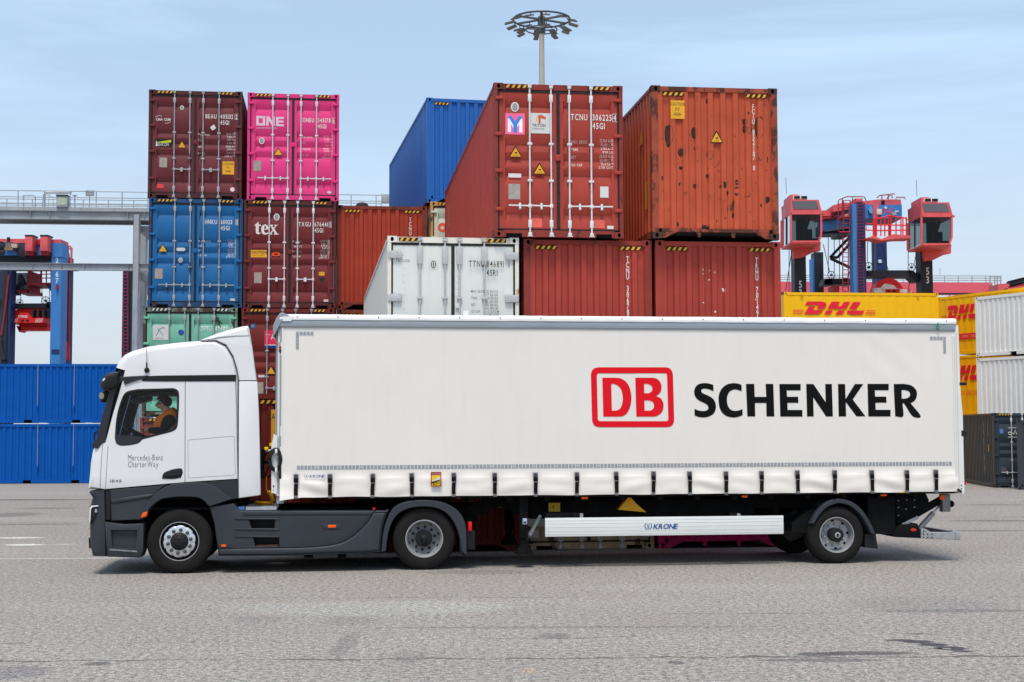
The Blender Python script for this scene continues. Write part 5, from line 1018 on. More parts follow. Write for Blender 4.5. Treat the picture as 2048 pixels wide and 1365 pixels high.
m = MB(); p = XP([(1059, 1071), (1081, 1031)], .25); m.beam((p[0][0], .25, p[0][1]), (p[1][0], .25, p[1][1]), .05, RAILG, .03); m.build('leg_brace', trl)
m = MB(); p = XP([(905, 1028), (965, 1030), (1030, 1000), (1040, 990), (985, 990)], .6); m.prism(p, .6, .7, CHAS); m.build('coupling_frame', trl)
# side guard with lettering
m = MB(); gq = XP([(1090.5, 1074.5), (1567.5, 1068), (1567, 1031), (1090.5, 1037.5)]); za = (gq[0][1]+gq[1][1])/2; zb2 = (gq[2][1]+gq[3][1])/2; ga, gb = gq[0][0], gq[1][0]
GRD = paint('side guard white', S(222, 224, 220), .4, .03, metal=.1)
m.rbox(ga, gb, NV, NV+.05, za, zb2, GRD, .006)
for k in (.14, .3, .5, .7, .86): z = za+(zb2-za)*k; m.box(ga+.002, gb-.002, NV-.0025, NV+.002, z-.004, z+.004, GRD)
sg_ = m.build('side_guard', trl); m2 = MB(); m2.rbox(ga, gb, VB-.05, VB, za, zb2, GRD, .006); m2.build('side_guard', trl); m = MB(); a = X(1289, 1058.5); krone(m, a[0], a[1], .082, NV-.006, paint('logo blue2', S(28, 78, 150), .45, .03)); m.build('maker_lettering', sg_, recalc=False)
m = MB()
for px_ in (1145, 1460): q = X(px_, 1034, .0); m.rbox(q[0], q[0]+.12, 0, .3, q[1]-.03, q[1]+.06, CHAS); m.box(q[0]+.12, q[0]+.17, -.02, .1, q[1]-.03, q[1]+.05, STEEL)
m.rbox(X(1092, 1030)[0], X(1160, 1030)[0], .05, .4, zb2-.02, zb2+.08, CHAS); m.build('guard_bracket', trl)
for x, y, w2 in ((1170, 996.5, 13), (1490.5, 993.5, 11), (1769, 990.5, 12), (917, 995, 9)):
    m = MB(); q = X(x, y); m.rbox(q[0]-w2/244, q[0]+w2/244, NV+.02, NV+.08, q[1]-.018, q[1]+.018, AMB, .006); m.build('side_marker', trl)
for x, y, w2 in ((1675, 986, 6), (1803, 984.5, 26)):
    m = MB(); q = X(x, y); m.box(q[0]-w2/244, q[0]+w2/244, NV-.006, NV+.0, q[1]-.012, q[1]+.012, YEL); m.build('label_plate', trl)
m = MB(); q = XP([(1097, 1024), (1120, 1006)], .4); m.box(q[0][0], q[1][0], .39, .4, q[0][1], q[1][1], paint('plate ochre', S(200, 160, 40))); write(m, '4', q[0][0]+.06, q[0][1]+.04, .07, INK, y=.388, ws=.7); m.build('number_plate', trl)
m = MB(); m.prism(XP([(1237, 1020), (1256, 996), (1262, 996), (1275, 1010), (1293, 1025)], .3), .3, .46, paint('chock yellow', S(235, 170, 40), .5, .1)); m.build('wheel_chock', trl)
# axle, mudguards and wheels
XR = .478
wheel(trl, 0, 0, XR, 'trailer', .36); wheel(trl, 0, 2.44, XR, 'x', .36, far=True)
m = MB(); m.tube([(0, .3, XR), (0, 2.2, XR)], .07, CHAS, 10); m.beam((-.7, .7, .75), (.1, .7, .5), .12, CHAS); m.beam((-.7, 1.75, .75), (.1, 1.75, .5), .12, CHAS)
for v in (.6, 1.6): m.lathe([(.02, -.14), (.14, -.12), (.14, .12), (.02, .14)], .25, v+.1, .75, CHAS, 16)
m.box(-.9, -.78, .6, 1.85, .7, 1.0, CHAS); m.build('axle', trl)
mo = [(615, 640), (660, 630), (690, 560), (740, 470), (800, 405), (870, 375), (930, 375), (1000, 395), (1070, 445), (1130, 530), (1165, 600), (1180, 640)]; mi_ = [(620, 650), (690, 636), (715, 560), (760, 490), (810, 440), (880, 410), (940, 410), (995, 430), (1060, 485), (1110, 560), (1140, 620), (1150, 640)]
arch(mo[2:], mi_[2:], NV-.0, .42, .03, .01, ANTH, 'mudguard', trl, XF, Z6); arch(mo[2:], mi_[2:], 2.05, VB, .03, .01, ANTH, 'mudguard', trl, XF, Z6)
m = MB(); m.prism(XP([(545, 560), (640, 480), (720, 440), (770, 420), (720, 500), (690, 600), (685, 638), (545, 620)], .1, Z6), .1, .45, CHAS); m.build('mudguard_apron', trl)
m = MB(); m.prism(XP([(1100, 640), (1182, 640), (1198, 752), (1098, 742)], .05, Z6), .05, .42, BLKP); m.build('mud_flap', trl)
# tail lift: boxes, arms, ram, under-run bar
m = MB(); p = XP([(1120, 350), (1330, 350), (1330, 640), (1180, 640), (1120, 560)], .15, Z6); m.prism(p, .15, 2.3, CHAS); m.build('lift_housing', trl)
m = MB(); p = XP([(1330, 330), (1560, 330), (1585, 380), (1580, 440), (1500, 480), (1400, 540), (1340, 560)], .25, Z6); m.prism(p, .25, .35, CHAS)
for x, y in ((1352, 385), (1415, 380), (1475, 380), (1352, 438), (1352, 498), (1475, 435), (1410, 450)): q = X(*Z6(x, y), .25); m.ball((q[0], .245, q[1]), .014, STEEL, 6)
m.build('lift_plate', trl)
m = MB(); a_, b_ = XP([(1350, 565), (1690, 370)], .3, Z6); m.beam((a_[0], .3, a_[1]), (b_[0], .3, b_[1]), .1, CHAS, .12); a_, b_ = XP([(1380, 570), (1500, 510)], .22, Z6); m.beam((a_[0], .2, a_[1]), (b_[0], .2, b_[1]), .05, STEEL, .02); m.build('lift_arm', trl)
m = MB(); a_, b_ = XP([(1520, 600), (1700, 400)], .35, Z6); m.tube([(a_[0], .4, a_[1]), (a_[0]*.4+b_[0]*.6, .4, a_[1]*.4+b_[1]*.6)], .045, STEEL, 10); m.tube([(a_[0], .4, a_[1]), (b_[0], .4, b_[1])], .022, ALU, 8); m.build('lift_ram', trl)
m = MB(); p = XP([(1315, 660), (1340, 600), (1380, 570), (1500, 560), (1520, 600), (1525, 672), (1340, 664)], .1, Z6); m.pillow(p, .1, 2.3, .03, .02, CHAS); q = XP([(1455, 612), (1480, 595)], .1, Z6); m.build('underrun_bracket', trl)
m = MB(); m.flat(XP(oval(1468, 606, 22, 12), .1, Z6), .097, paint('reflector red', S(200, 50, 35))); m.build('reflector', trl)
m = MB(); p = XP([(1525, 600), (1560, 600), (1600, 625), (1760, 628), (1770, 610), (1815, 625), (1818, 686), (1770, 682), (1525, 672)], .12, Z6); m.pillow(p, .12, .24, .01, .008, STEEL, seg=1)
for x, y in ((1545, 618), (1545, 640), (1575, 640), (1608, 640), (1545, 665), (1575, 665), (1608, 665)): q = X(*Z6(x, y), .12); m.ball((q[0], .118, q[1]), .013, BLKP, 6)
m.build('underrun_arm', trl); m = MB(); q = XP([(1760, 684), (1818, 615)], .12, Z6); m.rbox(q[0][0]+.06, q[1][0], .1, 2.35, q[0][1], q[1][1]-.02, STEEL, .01); m.build('underrun_bar', trl)
m = MB(); q = XP([(1680, 470), (1740, 335)], .2, Z6); m.rbox(q[0][0], q[1][0], .15, .3, q[0][1], q[1][1], BUCK, .02); q = X(*Z6(1752, 410), .2); m.ball((q[0], .2, q[1]), .06, CHAS, 10); q = XP([(1690, 330), (1830, 322)], .1, Z6); m.box(q[0][0], q[1][0], .05, .3, q[0][1], q[1][1], STEEL); m.build('lift_pivot', trl)
m = MB(); q = X(*Z6(1682, 362), .12); m.lathe([(.045, 0), (.045, -.03), (.001, -.035)], q[0], .12, q[1], AMB, 16); m.build('side_marker', trl)
m = MB(); q = XP([(1730, 470), (1742, 440)], .2, Z6); m.rbox(q[0][0], q[1][0], .18, .24, q[0][1], q[1][1], REDL, .006); m.build('tail_lamp', trl)
# ---------------------------------------------------------------- driver
def D(x, y, v): q = TF.pix(225+x/11.373, 770+y/11.373, v); return Vector((q[0], v, q[1]))
drv = thing('person', 'driver in orange vest and glasses looking down behind the cab window', 'person', TF)
SKIN = paint('skin', (.55, .30, .21), .55, .06); HAIR = paint('dark hair', (.03, .016, .010), .6, .2, scale=20); SWE = paint('black sweater', (.012, .012, .013), .85, .15)
VEST = paint('orange vest', (1., .20, .01), .6, .04); REFT = paint('vest reflective band', S(150, 140, 130), .4, .05)
VC = .40
J = {'pel': (Vector((D(1500, 1430, VC).x, VC, 1.82)), .17), 'wai': (D(1440, 1120, VC), .155), 'che': (D(1370, 860, VC), .165), 'upc': (D(1300, 690, VC), .115), 'nek': (D(1235, 585, VC), .058), 'jaw': (D(1160, 500, VC), .075), 'hed': (D(1140, 400, VC), .100), 'top': (D(1130, 320, VC), .075)}
E_ = [('pel', 'wai'), ('wai', 'che'), ('che', 'upc'), ('upc', 'nek'), ('nek', 'jaw'), ('jaw', 'hed'), ('hed', 'top')]
fc = D(1030, 470, VC); J['nos'] = (D(975, 478, VC), .020); J['che2'] = (D(1050, 460, VC), .078); J['chi'] = (D(1060, 555, VC), .062); E_ += [('hed', 'che2'), ('che2', 'nos'), ('jaw', 'chi')]
for sg, nm in ((-1, 'n'), (1, 'f')):
    J['sh'+nm] = (D(1290, 800, VC+sg*.20), .075); J['el'+nm] = (D(1120, 1050, VC+sg*.23), .055); J['wr'+nm] = (D(860, 1040, VC+sg*.17), .032); J['pa'+nm] = (D(790, 1010, VC+sg*.15), .030)
    E_ += [('upc', 'sh'+nm), ('sh'+nm, 'el'+nm), ('el'+nm, 'wr'+nm), ('wr'+nm, 'pa'+nm)]
    for k in range(4):
        a = D(745, 985+k*22, VC+sg*.14); b = D(715, 1010+k*20, VC+sg*.155); J['fa%d%s' % (k, nm)] = (a, .0095); J['fb%d%s' % (k, nm)] = (b, .008); E_ += [('pa'+nm, 'fa%d%s' % (k, nm)), ('fa%d%s' % (k, nm), 'fb%d%s' % (k, nm))]
    J['th'+nm] = (D(800, 960, VC+sg*.12), .010); J['tt'+nm] = (D(765, 945, VC+sg*.125), .009); E_ += [('wr'+nm, 'th'+nm), ('th'+nm, 'tt'+nm)]
    J['hp'+nm] = (J['pel'][0]+Vector((-.05, sg*.1, -.02)), .10); J['kn'+nm] = (J['pel'][0]+Vector((-.5, sg*.14, .06)), .07); J['an'+nm] = (J['pel'][0]+Vector((-.62, sg*.14, -.36)), .045); J['to'+nm] = (J['pel'][0]+Vector((-.82, sg*.14, -.40)), .035)
    E_ += [('pel', 'hp'+nm), ('hp'+nm, 'kn'+nm), ('kn'+nm, 'an'+nm), ('an'+nm, 'to'+nm)]
ks = list(J); me = bpy.data.meshes.new('person_body'); me.from_pydata([J[k][0] for k in ks], [(ks.index(a), ks.index(b)) for a, b in E_], [])
ob = bpy.data.objects.new('tmp', me); COL.objects.link(ob); ob.modifiers.new('s', 'SKIN'); 
for i, k in enumerate(ks): sv_ = me.skin_vertices[0].data[i]; sv_.radius = (J[k][1], J[k][1]); sv_.use_root = (k == 'pel')
sb = ob.modifiers.new('d', 'SUBSURF'); sb.levels = 2; sb.render_levels = 2
bm_ = bpy.data.meshes.new_from_object(ob.evaluated_get(bpy.context.evaluated_depsgraph_get())); bpy.data.objects.remove(ob)
bm_.materials.clear(); bm_.materials.append(SWE); bm_.materials.append(SKIN)
skk = [J[k][0] for k in ks if k in ('nek', 'jaw', 'hed', 'top', 'nos', 'che2', 'chi') or k[:2] in ('pa', 'fa', 'fb', 'th', 'tt')]; cl = [J[k][0] for k in ks if k[:2] in ('sh', 'el', 'wr', 'kn', 'hp', 'an', 'to') or k in ('upc', 'che', 'wai', 'pel')]
for p in bm_.polygons:
    c_ = p.center; p.material_index = 1 if min((c_-q).length for q in skk) < min((c_-q).length for q in cl)*.95 else 0; p.use_smooth = True
body = bpy.data.objects.new('body', bm_); COL.objects.link(body); body.parent = drv
# vest: sleeveless shell round the torso, with reflective bands
m = MB(); ax = [(D(1480, 1300, VC), .22, .19), (D(1380, 1120, VC), .24, .19), (D(1290, 1000, VC), .26, .20), (D(1275, 880, VC), .24, .205), (D(1290, 760, VC), .20, .215), (D(1300, 670, VC), .155, .21), (D(1285, 610, VC), .12, .16), (D(1262, 565, VC), .09, .10)]
V = []; n = 20
for i, (c_, ru, rv) in enumerate(ax):
    t = (ax[min(i+1, 7)][0]-ax[max(i-1, 0)][0]).normalized(); s1 = Vector((t.z, 0, -t.x))
    V += [c_+s1*ru*math.cos(2*math.pi*k/n)+Vector((0, rv*math.sin(2*math.pi*k/n), 0)) for k in range(n)]
for i in range(7):
    for k in range(n):
        m.add([V[i*n+k], V[i*n+(k+1) % n], V[(i+1)*n+(k+1) % n], V[(i+1)*n+k]], [(0, 1, 2, 3)], REFT if i in (1,) or (i in (4, 5) and k in (11, 18)) else VEST)
m.build('safety_vest', drv, ang=60)
m = MB()
# sleeves over the vest's arm holes
for nm in 'nf':
    m.tube([J['sh'+nm][0]+Vector((.0, 0, -.0)), (J['sh'+nm][0]+J['el'+nm][0])*.5, J['el'+nm][0], J['wr'+nm][0]], [.098, .085, .066, .045], SWE, 12)
    m.ball(J['sh'+nm][0]+Vector((.0, 0, -.01)), .098, SWE, 14)
m.build('sleeves', drv)
m = MB(); m.ball(D(1155, 365, VC), .110, HAIR, 18, (1.0, .92, .98)); m.ball(D(1300, 385, VC), .052, HAIR, 12, (.8, .9, 1.35)); m.ball(D(1240, 330, VC), .045, HAIR, 10); m.ball(D(1215, 440, VC), .070, HAIR, 12)
hv = MB(); hv.mats = m.mats; o = m.build('hair', drv)
# trim the hair off the face
b = bmesh.new(); b.from_mesh(o.data); f0 = D(1015, 450, VC); bmesh.ops.delete(b, geom=[v for v in b.verts if (v.co.x < D(1090, 400, VC).x and v.co.z < D(0, 380, VC).z) or v.co.z < D(0, 520, VC).z], context='VERTS'); b.to_mesh(o.data); b.free()
m = MB(); a = D(985, 445, VC-.07); m.tube([D(1090, 420, VC-.1), D(1000, 440, VC-.085), D(975, 450, VC-.06), D(968, 452, VC), D(975, 450, VC+.06), D(1000, 440, VC+.085), D(1090, 420, VC+.1)], .006, BLKP, 6)
for s_ in (-1, 1): m.tube([D(980, 450, VC+s_*.015), D(980, 450, VC+s_*.06), D(990, 490, VC+s_*.055), D(990, 490, VC+s_*.02), D(980, 450, VC+s_*.015)], .005, BLKP, 5)
m.build('glasses', drv)
m = MB()
for s_ in (-1, 1): m.ball(D(1130, 460, VC+s_*.095), .028, SKIN, 10, (.8, .4, 1.2)); m.ball(D(1005, 455, VC+s_*.033), .012, paint('eye white', (.6, .58, .55)), 8)
m.tube([D(1060, 532, VC-.035), D(1040, 532, VC), D(1060, 532, VC+.035)], .009, paint('lips', (.30, .09, .07)), 6); m.build('face_features', drv)
# ---------------------------------------------------------------- background
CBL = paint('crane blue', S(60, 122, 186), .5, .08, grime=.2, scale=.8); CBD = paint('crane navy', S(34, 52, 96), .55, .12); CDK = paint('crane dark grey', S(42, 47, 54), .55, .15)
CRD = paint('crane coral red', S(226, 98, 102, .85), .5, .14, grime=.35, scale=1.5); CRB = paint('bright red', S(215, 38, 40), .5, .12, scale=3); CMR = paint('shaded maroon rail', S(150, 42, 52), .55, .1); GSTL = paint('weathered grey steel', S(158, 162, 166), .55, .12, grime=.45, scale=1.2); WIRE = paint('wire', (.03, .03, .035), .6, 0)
GLD = glass('cabin glass', (.30, .36, .36), .45); GLD2 = paint('tinted glass', S(92, 88, 96), .15, .05, spec=.6)
class Pix:
    """boxes given by photo outline on a plane of a frame, with real depth"""
    def __init__(s, fr, x0, y0, k): s.fr, s.x0, s.y0, s.k = fr, x0, y0, k
    def p(s, X_, Y_, v=0.): return s.fr.pix(s.x0+X_/s.k, s.y0+Y_/s.k, v)
    def P(s, pts, v=0.): return [s.p(x, y, v) for x, y in pts]
    def box(s, mb, xa, ya, xb, yb, v0, v1, m, b=0):
        a = s.p(xa, yb, v0); c = s.p(xb, ya, v0); c = (c[0], c[1])
        return mb.rbox(a[0], c[0], v0, v1, a[1], c[1], m, b) if b else mb.box(a[0], c[0], v0, v1, a[1], c[1], m)
    def col(s, mb, xa, ya, xb, v0, v1, m):
        a = s.p(xa, ya, v0); c = s.p(xb, ya, v0); return mb.box(a[0], c[0], v0, v1, -s.fr.o.z, a[1], m)
    def line(s, mb, pts, r, m, v=0., n=6):
        q = [s.p(x, y, v) for x, y in pts]; return mb.tube([(a, v, b) for a, b in q], r, m, n)
def frame_at(px, Y, yaw=0.): p = at_depth(px, 862, Y); return Fr(p.x, Y, 0, yaw)
# -- blue containers at left, seen side-on
def side_container(name, label, fr, L, H, m, group, rods=(), pockets=True, corrug=.278, flush=False, cat='shipping container'):
    r = thing(name, label, cat, fr, group); f = MB()
    for x in (0, L-.12): f.box(x, x+.12, 0, CW, .118, H-.118, m)
    f.box(.178, L-.178, .004, .08, H-.13, H-.01, m); f.box(.178, L-.178, CW-.08, CW-.004, H-.13, H-.01, m)
    pk = [(.178, .02), (L/2-1.2, .02), (L/2-1.2, .15), (L/2-.85, .15), (L/2-.85, .02), (L/2+.85, .02), (L/2+.85, .15), (L/2+1.2, .15), (L/2+1.2, .02), (L-.178, .02), (L-.178, .175), (.178, .175)] if pockets else [(.178, .02), (L-.178, .02), (L-.178, .175), (.178, .175)]
    f.prism(pk, .004, .1, m); f.prism(pk, CW-.1, CW-.004, m); f.box(.1, L-.1, .1, CW-.1, .1, .16, BLACK)
    if pockets: f.box(.2, L-.2, .3, .4, .02, .15, DARKHOLE)
    f.build('frame', r)
    for x, sx in ((0, 1), (L, -1)):
        for z in (0, H-.118): casting(r, x, -.003, z, m, sx)
    d = MB()
    for x in (0, L-.178):
        for z in (0, H-.118): d.box(x, x+.178, CW-.16, CW+.003, z, z+.118, m)
    d.build('rear_corner_castings', r)
    P = zig(.12, L-.12, corrug, 0, 1, .008 if flush else .036)
    for nm, yy, s_ in (('side_wall', .02, 1), ('rear_side_wall', CW-.02, -1)):
        d = MB(); V = []
        for x, dd in P: V += [(x, yy+s_*dd, .175), (x, yy+s_*dd, H-.13)]
        d.add(V, [(2*i, 2*i+2, 2*i+3, 2*i+1) for i in range(len(P)-1)], m, False); d.build(nm, r, recalc=False)
    for nm, xx, s_ in (('end_wall', .02, 1), ('end_wall', L-.02, -1)):
        Q = zig(.12, CW-.12, .25, 0, 1, .036); d = MB(); V = []
        for y, dd in Q: V += [(xx+s_*dd, y, .15), (xx+s_*dd, y, H-.1)]
        d.add(V, [(2*i, 2*i+2, 2*i+3, 2*i+1) for i in range(len(Q)-1)], m, False); d.build(nm, r, recalc=False)
    d = MB(); Q = zig(.15, L-.15, .21, 0, 1, .02); V = []
    for x, dd in Q: V += [(x, .05, H-.015-dd), (x, CW-.05, H-.015-dd)]
    d.add(V, [(2*i, 2*i+1, 2*i+3, 2*i+2) for i in range(len(Q)-1)], m, False); d.build('roof', r, recalc=False)
    for x in rods:
        d = MB(); d.tube([(x, -.012, .75), (x, -.012, H-.0)], .017, paint('painted rod', S(120, 150, 180)), 6); d.rbox(x-.035, x+.035, -.03, .02, .62, .78, m, .01); d.tube([(x, -.02, .45), (x, -.02, .7)], .012, m, 6); d.build('lock_rod', r)
    return r
DEEPB = paint('deep blue paint', S(0, 88, 176, .88), .5, .07, grime=.2, spec=.15)
p = at_depth(-36, 962, 61.8)
for z, lb in ((0, 'deep blue side-on container standing on the ground, lower of the pair left of the cab'), (2.6, 'deep blue side-on container stacked on its twin, upper of the pair left of the cab')):
    fr = Fr(p.x, 61.5, z, 3.5); side_container('shipping_container', lb, fr, 6.06, 2.58, DEEPB, 'deep blue containers left of the cab', rods=(2.40, 3.95) if z else (2.44, 3.96))
# -- yellow parcel containers
DHY = paint('parcel yellow', S(244, 184, 10), .45, .03, grime=.08); DHR = paint('parcel red', S(226, 34, 58), .45, .03)
def dhl(mb, ox, oz, k, y=-.012):
    f = lambda pts: [(ox+(x-145)*k, oz-(z-172)*k) for x, z in pts]
    for pts in ([(298, 172), (455, 172), (490, 180), (502, 203), (492, 230), (473, 247), (398, 247), (404, 236), (420, 220), (423, 212), (415, 209), (272, 209)],
                [(318, 222), (383, 222), (378, 230), (360, 252), (365, 261), (470, 261), (440, 290), (400, 303), (263, 303)],
                [(557, 173), (645, 173), (618, 219), (655, 219), (690, 173), (755, 173), (708, 247), (510, 247)], [(503, 262), (570, 262), (540, 303), (475, 303)], [(630, 262), (697, 262), (668, 304), (590, 304)],
                [(785, 175), (867, 175), (815, 248), (738, 248)], [(725, 263), (905, 263), (875, 306), (760, 306), (725, 295), (715, 280)]): mb.flat(f(pts), y, DHR)
    for z in (259, 276, 293):
        a = (z-259)*.5; mb.flat(f([(145, z), (265-a, z), (260-a, z+7), (145, z+7)]), y, DHR); mb.flat(f([(930-a, z+2), (1020, z+2), (1020, z+9), (924-a, z+9)]), y, DHR)
DG2 = 'stacked yellow parcel containers'
p = at_depth(1572, 862, 63.9); L1 = 7.2
for i, lb in enumerate(('yellow parcel container on the ground below two others, behind the trailer', 'yellow parcel container in the middle of its stack, behind the trailer roof', 'long yellow parcel container with its whole red logo showing above the trailer roof')):
    fr = Fr(p.x, 63.9, i*2.82, 5.5); r = side_container('parcel_container', lb, fr, L1, 2.78, DHY, DG2, corrug=.4, flush=True, cat='container')
    m = MB(); dhl(m, .40, 2.78-.42, 1/(5.12*44.6)); m.build('logo', r, recalc=False)
    m = MB()
    for x in (.83, 6.25): m.tube([(x+.055*math.cos(a), -.004, 2.56+.05*math.sin(a)) for a in [k*math.pi/6 for k in range(13)]], .007, paint('brown print', (.25, .12, .01)), 4); m.flat([(x-.06, 2.46), (x+.06, 2.46), (x+.06, 2.475), (x-.06, 2.475)], -.004, paint('brown print', (.25, .12, .01)))
    m.build('handling_mark', r, recalc=False)
p = at_depth(1880, 862, 67.5)
for i, lb in enumerate(('yellow parcel container at ground level beside the white ribbed stack', 'angled yellow parcel container with a red logo and no band, below the red banded one', 'angled yellow parcel container with a red band, topmost beside the white ribbed stack')):
    fr = Fr(p.x, 67.5, i*2.84, -63); r = side_container('parcel_container', lb, fr, L1, 2.81, DHY, DG2, corrug=.4, flush=True, cat='container', pockets=False)
    m = MB(); dhl(m, .0, 2.34, .0052); m.v = [((x-.66)*.57+.66, y, z) for x, y, z in m.v]
    if i == 2: m.flat([(.2, .72), (L1-.2, .72), (L1-.2, .98), (.2, .98)], -.012, DHR); write(m, 'EXCELLENCE. SIMPLY DELIVERED.', .5, .78, .13, paint('cream print', S(235, 170, 110)), y=-.016, ws=.8, shear=.2)
    else: write(m, 'SIMPLY DELIVERED', .95, .95, .22, DHR, y=-.014, ws=.62, shear=.15)
    m.build('logo', r, recalc=False)
# -- white ribbed stack and dark containers at right
WRB = paint('ribbed white', S(224, 222, 217), .5, .04, grime=.15)
p = at_depth(1956, 862, 62.0)
for i, lb in enumerate(('white ribbed container on the ground behind the dark grey one', 'white ribbed container above the dark grey one, lower of the two white ones showing', 'white ribbed container topmost, beside the yellow parcel containers')):
    fr = Fr(p.x, 62.0, i*2.68, -60); side_container('shipping_container', lb, fr, 6.06, 2.62, WRB, 'white ribbed containers', cat='shipping container', corrug=.26)
GRYD = paint('dark blue grey paint', S(52, 62, 70), .5, .08, grime=.1)
p = ground(1989, 976); c = container('shipping_container', 'dark blue grey container with door end turned, standing on the ground right of the trailer', Fr(p.x, p.y, 0, -6.5), 2.83, 6.06, GRYD, 'door', rods=STEELW, lcol=None)
mb = MB()
for yy, s_, x0 in ((.85, '1850125', 2.42), (1.6, 'FREIGHT RENTALS CONTAINERS', 2.45)):
    for i, ch in enumerate(s_):
        if ch != ' ': V, F, W_ = GL['b', ch]; mb.add([(.0, yy+.09-a*.07, x0-i*.078+b*.06) for a, b in V], F, WHITE, False)
mb.add([(.0, .85, 1.35), (.0, .95, 1.35), (.0, .95, 1.62), (.0, .85, 1.62)], [(0, 1, 2, 3)], YEL, False); mb.build('side_lettering', c['root'], recalc=False)
sticker(c, 'label_plate', .25, 2.05, .13, .17, paint('label blue', S(90, 130, 200))); sticker(c, 'data_plate', .25, .55, .2, .25, paint('dull plate', S(80, 80, 82)))
mb = MB(); W9 = WHITE; mb.flat([(.55, 1.9), (1.4, 1.9), (1.4, 1.92), (.55, 1.92)], c['y']-.006, W9); mb.flat([(.55, 2.25), (1.4, 2.25), (1.4, 2.27), (.55, 2.27)], c['y']-.006, W9)
mb.tube([(.62+.06*math.cos(a), c['y']-.006, 2.05+.05*math.sin(a)) for a in [k*.5 for k in range(13)]], .015, W9, 5); mb.tube([(.68, c['y']-.006, 2.1), (.75, c['y']-.006, 2.0), (.82, c['y']-.006, 2.17), (.86, c['y']-.006, 2.0)], .02, W9, 5); mb.build('logo', c['root'], recalc=False)
p = ground(2036, 980); container('shipping_container', 'dark grey container cut off by the picture edge, nearest of the dark ones', Fr(p.x, p.y, 0, -26), 2.55, 6.06, paint('charcoal paint', S(64, 66, 72), .5, .08), 'end', hz=False)
# -- steel walkway gantry
gf = frame_at(150, 66, 5.5); G = Pix(gf, 0, 360, 3.793); gant = thing('walkway_gantry', 'grey steel gantry with railed walkway crossing behind the left container stacks', 'gantry', gf)
ur0, ur1 = G.p(-120, 430)[0], gf.pix(900, 420)[0]; zt = G.p(560, 243)[1]; zb = G.p(560, 300)[1]
m = MB(); m.box(ur0, ur1, 0, .02, zb, zt, GSTL); m.box(ur0, ur1, -.12, .14, zb-.02, zb, GSTL); m.box(ur0, ur1, -.12, .14, zt, zt+.025, GSTL); m.box(ur0, ur1, 1.5, 1.52, zb, zt, GSTL); m.box(ur0, ur1, 1.38, 1.64, zb-.02, zb, GSTL)
for X_ in (232, 380, 970, 1095): u = G.p(X_, 300)[0]; m.box(u, u+.015, -.12, .0, zb, zt, GSTL)
m.build('main_beam', gant); m = MB(); m.box(ur0, ur1, .02, 1.5, zt+.03, zt+.07, GSTL); m.box(ur0, ur1, -.13, -.12, zt+.025, zt+.2, GSTL); m.build('walkway_deck', gant)
zc_, zd = G.p(560, 636)[1], G.p(560, 682)[1]; u1_ = G.p(1200, 650)[0]; m = MB(); m.box(ur0, u1_, .1, .12, zd, zc_, GSTL); m.box(ur0, u1_, 0, .24, zd-.02, zd, GSTL); m.box(ur0, u1_, 0, .24, zc_, zc_+.02, GSTL)
for X_ in (243, 375, 462, 636, 970): u = G.p(X_, 650)[0]; m.box(u, u+.012, 0, .1, zd, zc_, GSTL)
m.build('lower_beam', gant)
for xa, xb, ya, v in ((1012, 1058, 262, -.14), (1062, 1112, 395, 3.0)):
    m = MB(); a, b = G.p(xa, ya, v), G.p(xb, ya, v); m.box(a[0], b[0], v, v+.03, 0, a[1], GSTL); m.box(a[0], a[0]+.03, v, v+.5, 0, a[1], GSTL); m.box(b[0]-.03, b[0], v, v+.5, 0, a[1], GSTL); m.build('column', gant)
m = MB(); a, b = G.p(1062, 350, .5), G.p(1130, 400, .5); m.box(a[0], b[0], .5, 3.5, b[1], a[1], GSTL); a, b = G.p(1058, 700, .5), G.p(1130, 760, .5); m.box(a[0], b[0], .5, 3.5, b[1], a[1], GSTL); m.build('cross_beam', gant)
m = MB(); ztop = G.p(560, 90)[1]
for z in (ztop, G.p(560, 137)[1], G.p(560, 188)[1]): m.tube([(ur0, -.1, z), (ur1, -.1, z)], .022, GSTL, 6); m.tube([(ur0, 1.6, z-.12), (ur1, 1.6, z-.12)], .022, GSTL, 6)
m.tube([(ur0, -.1, (ztop+zt)/2-.1), (ur1, -.1, (ztop+zt)/2-.1)], .015, GSTL, 6); u = G.p(142, 100)[0]; k = G.p(340, 100)[0]-u
for i in range(-2, 17): m.tube([(u+i*k, -.1, zt), (u+i*k, -.1, ztop)], .026, GSTL, 6); m.tube([(u+i*k+.25, 1.6, zt), (u+i*k+.25, 1.6, ztop-.12)], .026, GSTL, 6)
m.build('railing', gant)
m = MB(); G.line(m, [(180, 232), (180, 118), (255, 118), (268, 128), (268, 232)], .025, GSTL, -.05); G.line(m, [(318, 232), (330, 110), (345, 108), (340, 232)], .025, GSTL, -.1); G.line(m, [(345, 110), (400, 130), (410, 220)], .018, GSTL, -.1); G.line(m, [(375, 100), (365, 225)], .015, GSTL, -.1); m.build('ladder_hoop', gant)
m = MB(); G.box(m, 425, 118, 512, 205, -.3, .2, GSTL, .03); a, b = G.p(435, 190, -.31), G.p(502, 130, -.31); m.box(a[0], b[0], -.315, -.3, a[1], b[1], paint('lamp face', S(170, 180, 160), .3, .2, scale=9)); G.line(m, [(470, 205), (470, 240)], .04, CDK, 0); m.box(G.p(425, 118, -.3)[0], G.p(515, 118, -.3)[0], -.36, .2, G.p(425, 121, -.3)[1], G.p(425, 113, -.3)[1], CDK); m.build('floodlight', gant)
m = MB(); G.box(m, 648, 78, 712, 120, -.1, .05, GSTL, .02); G.line(m, [(680, 120), (680, 240)], .02, GSTL); m.build('antenna_box', gant)
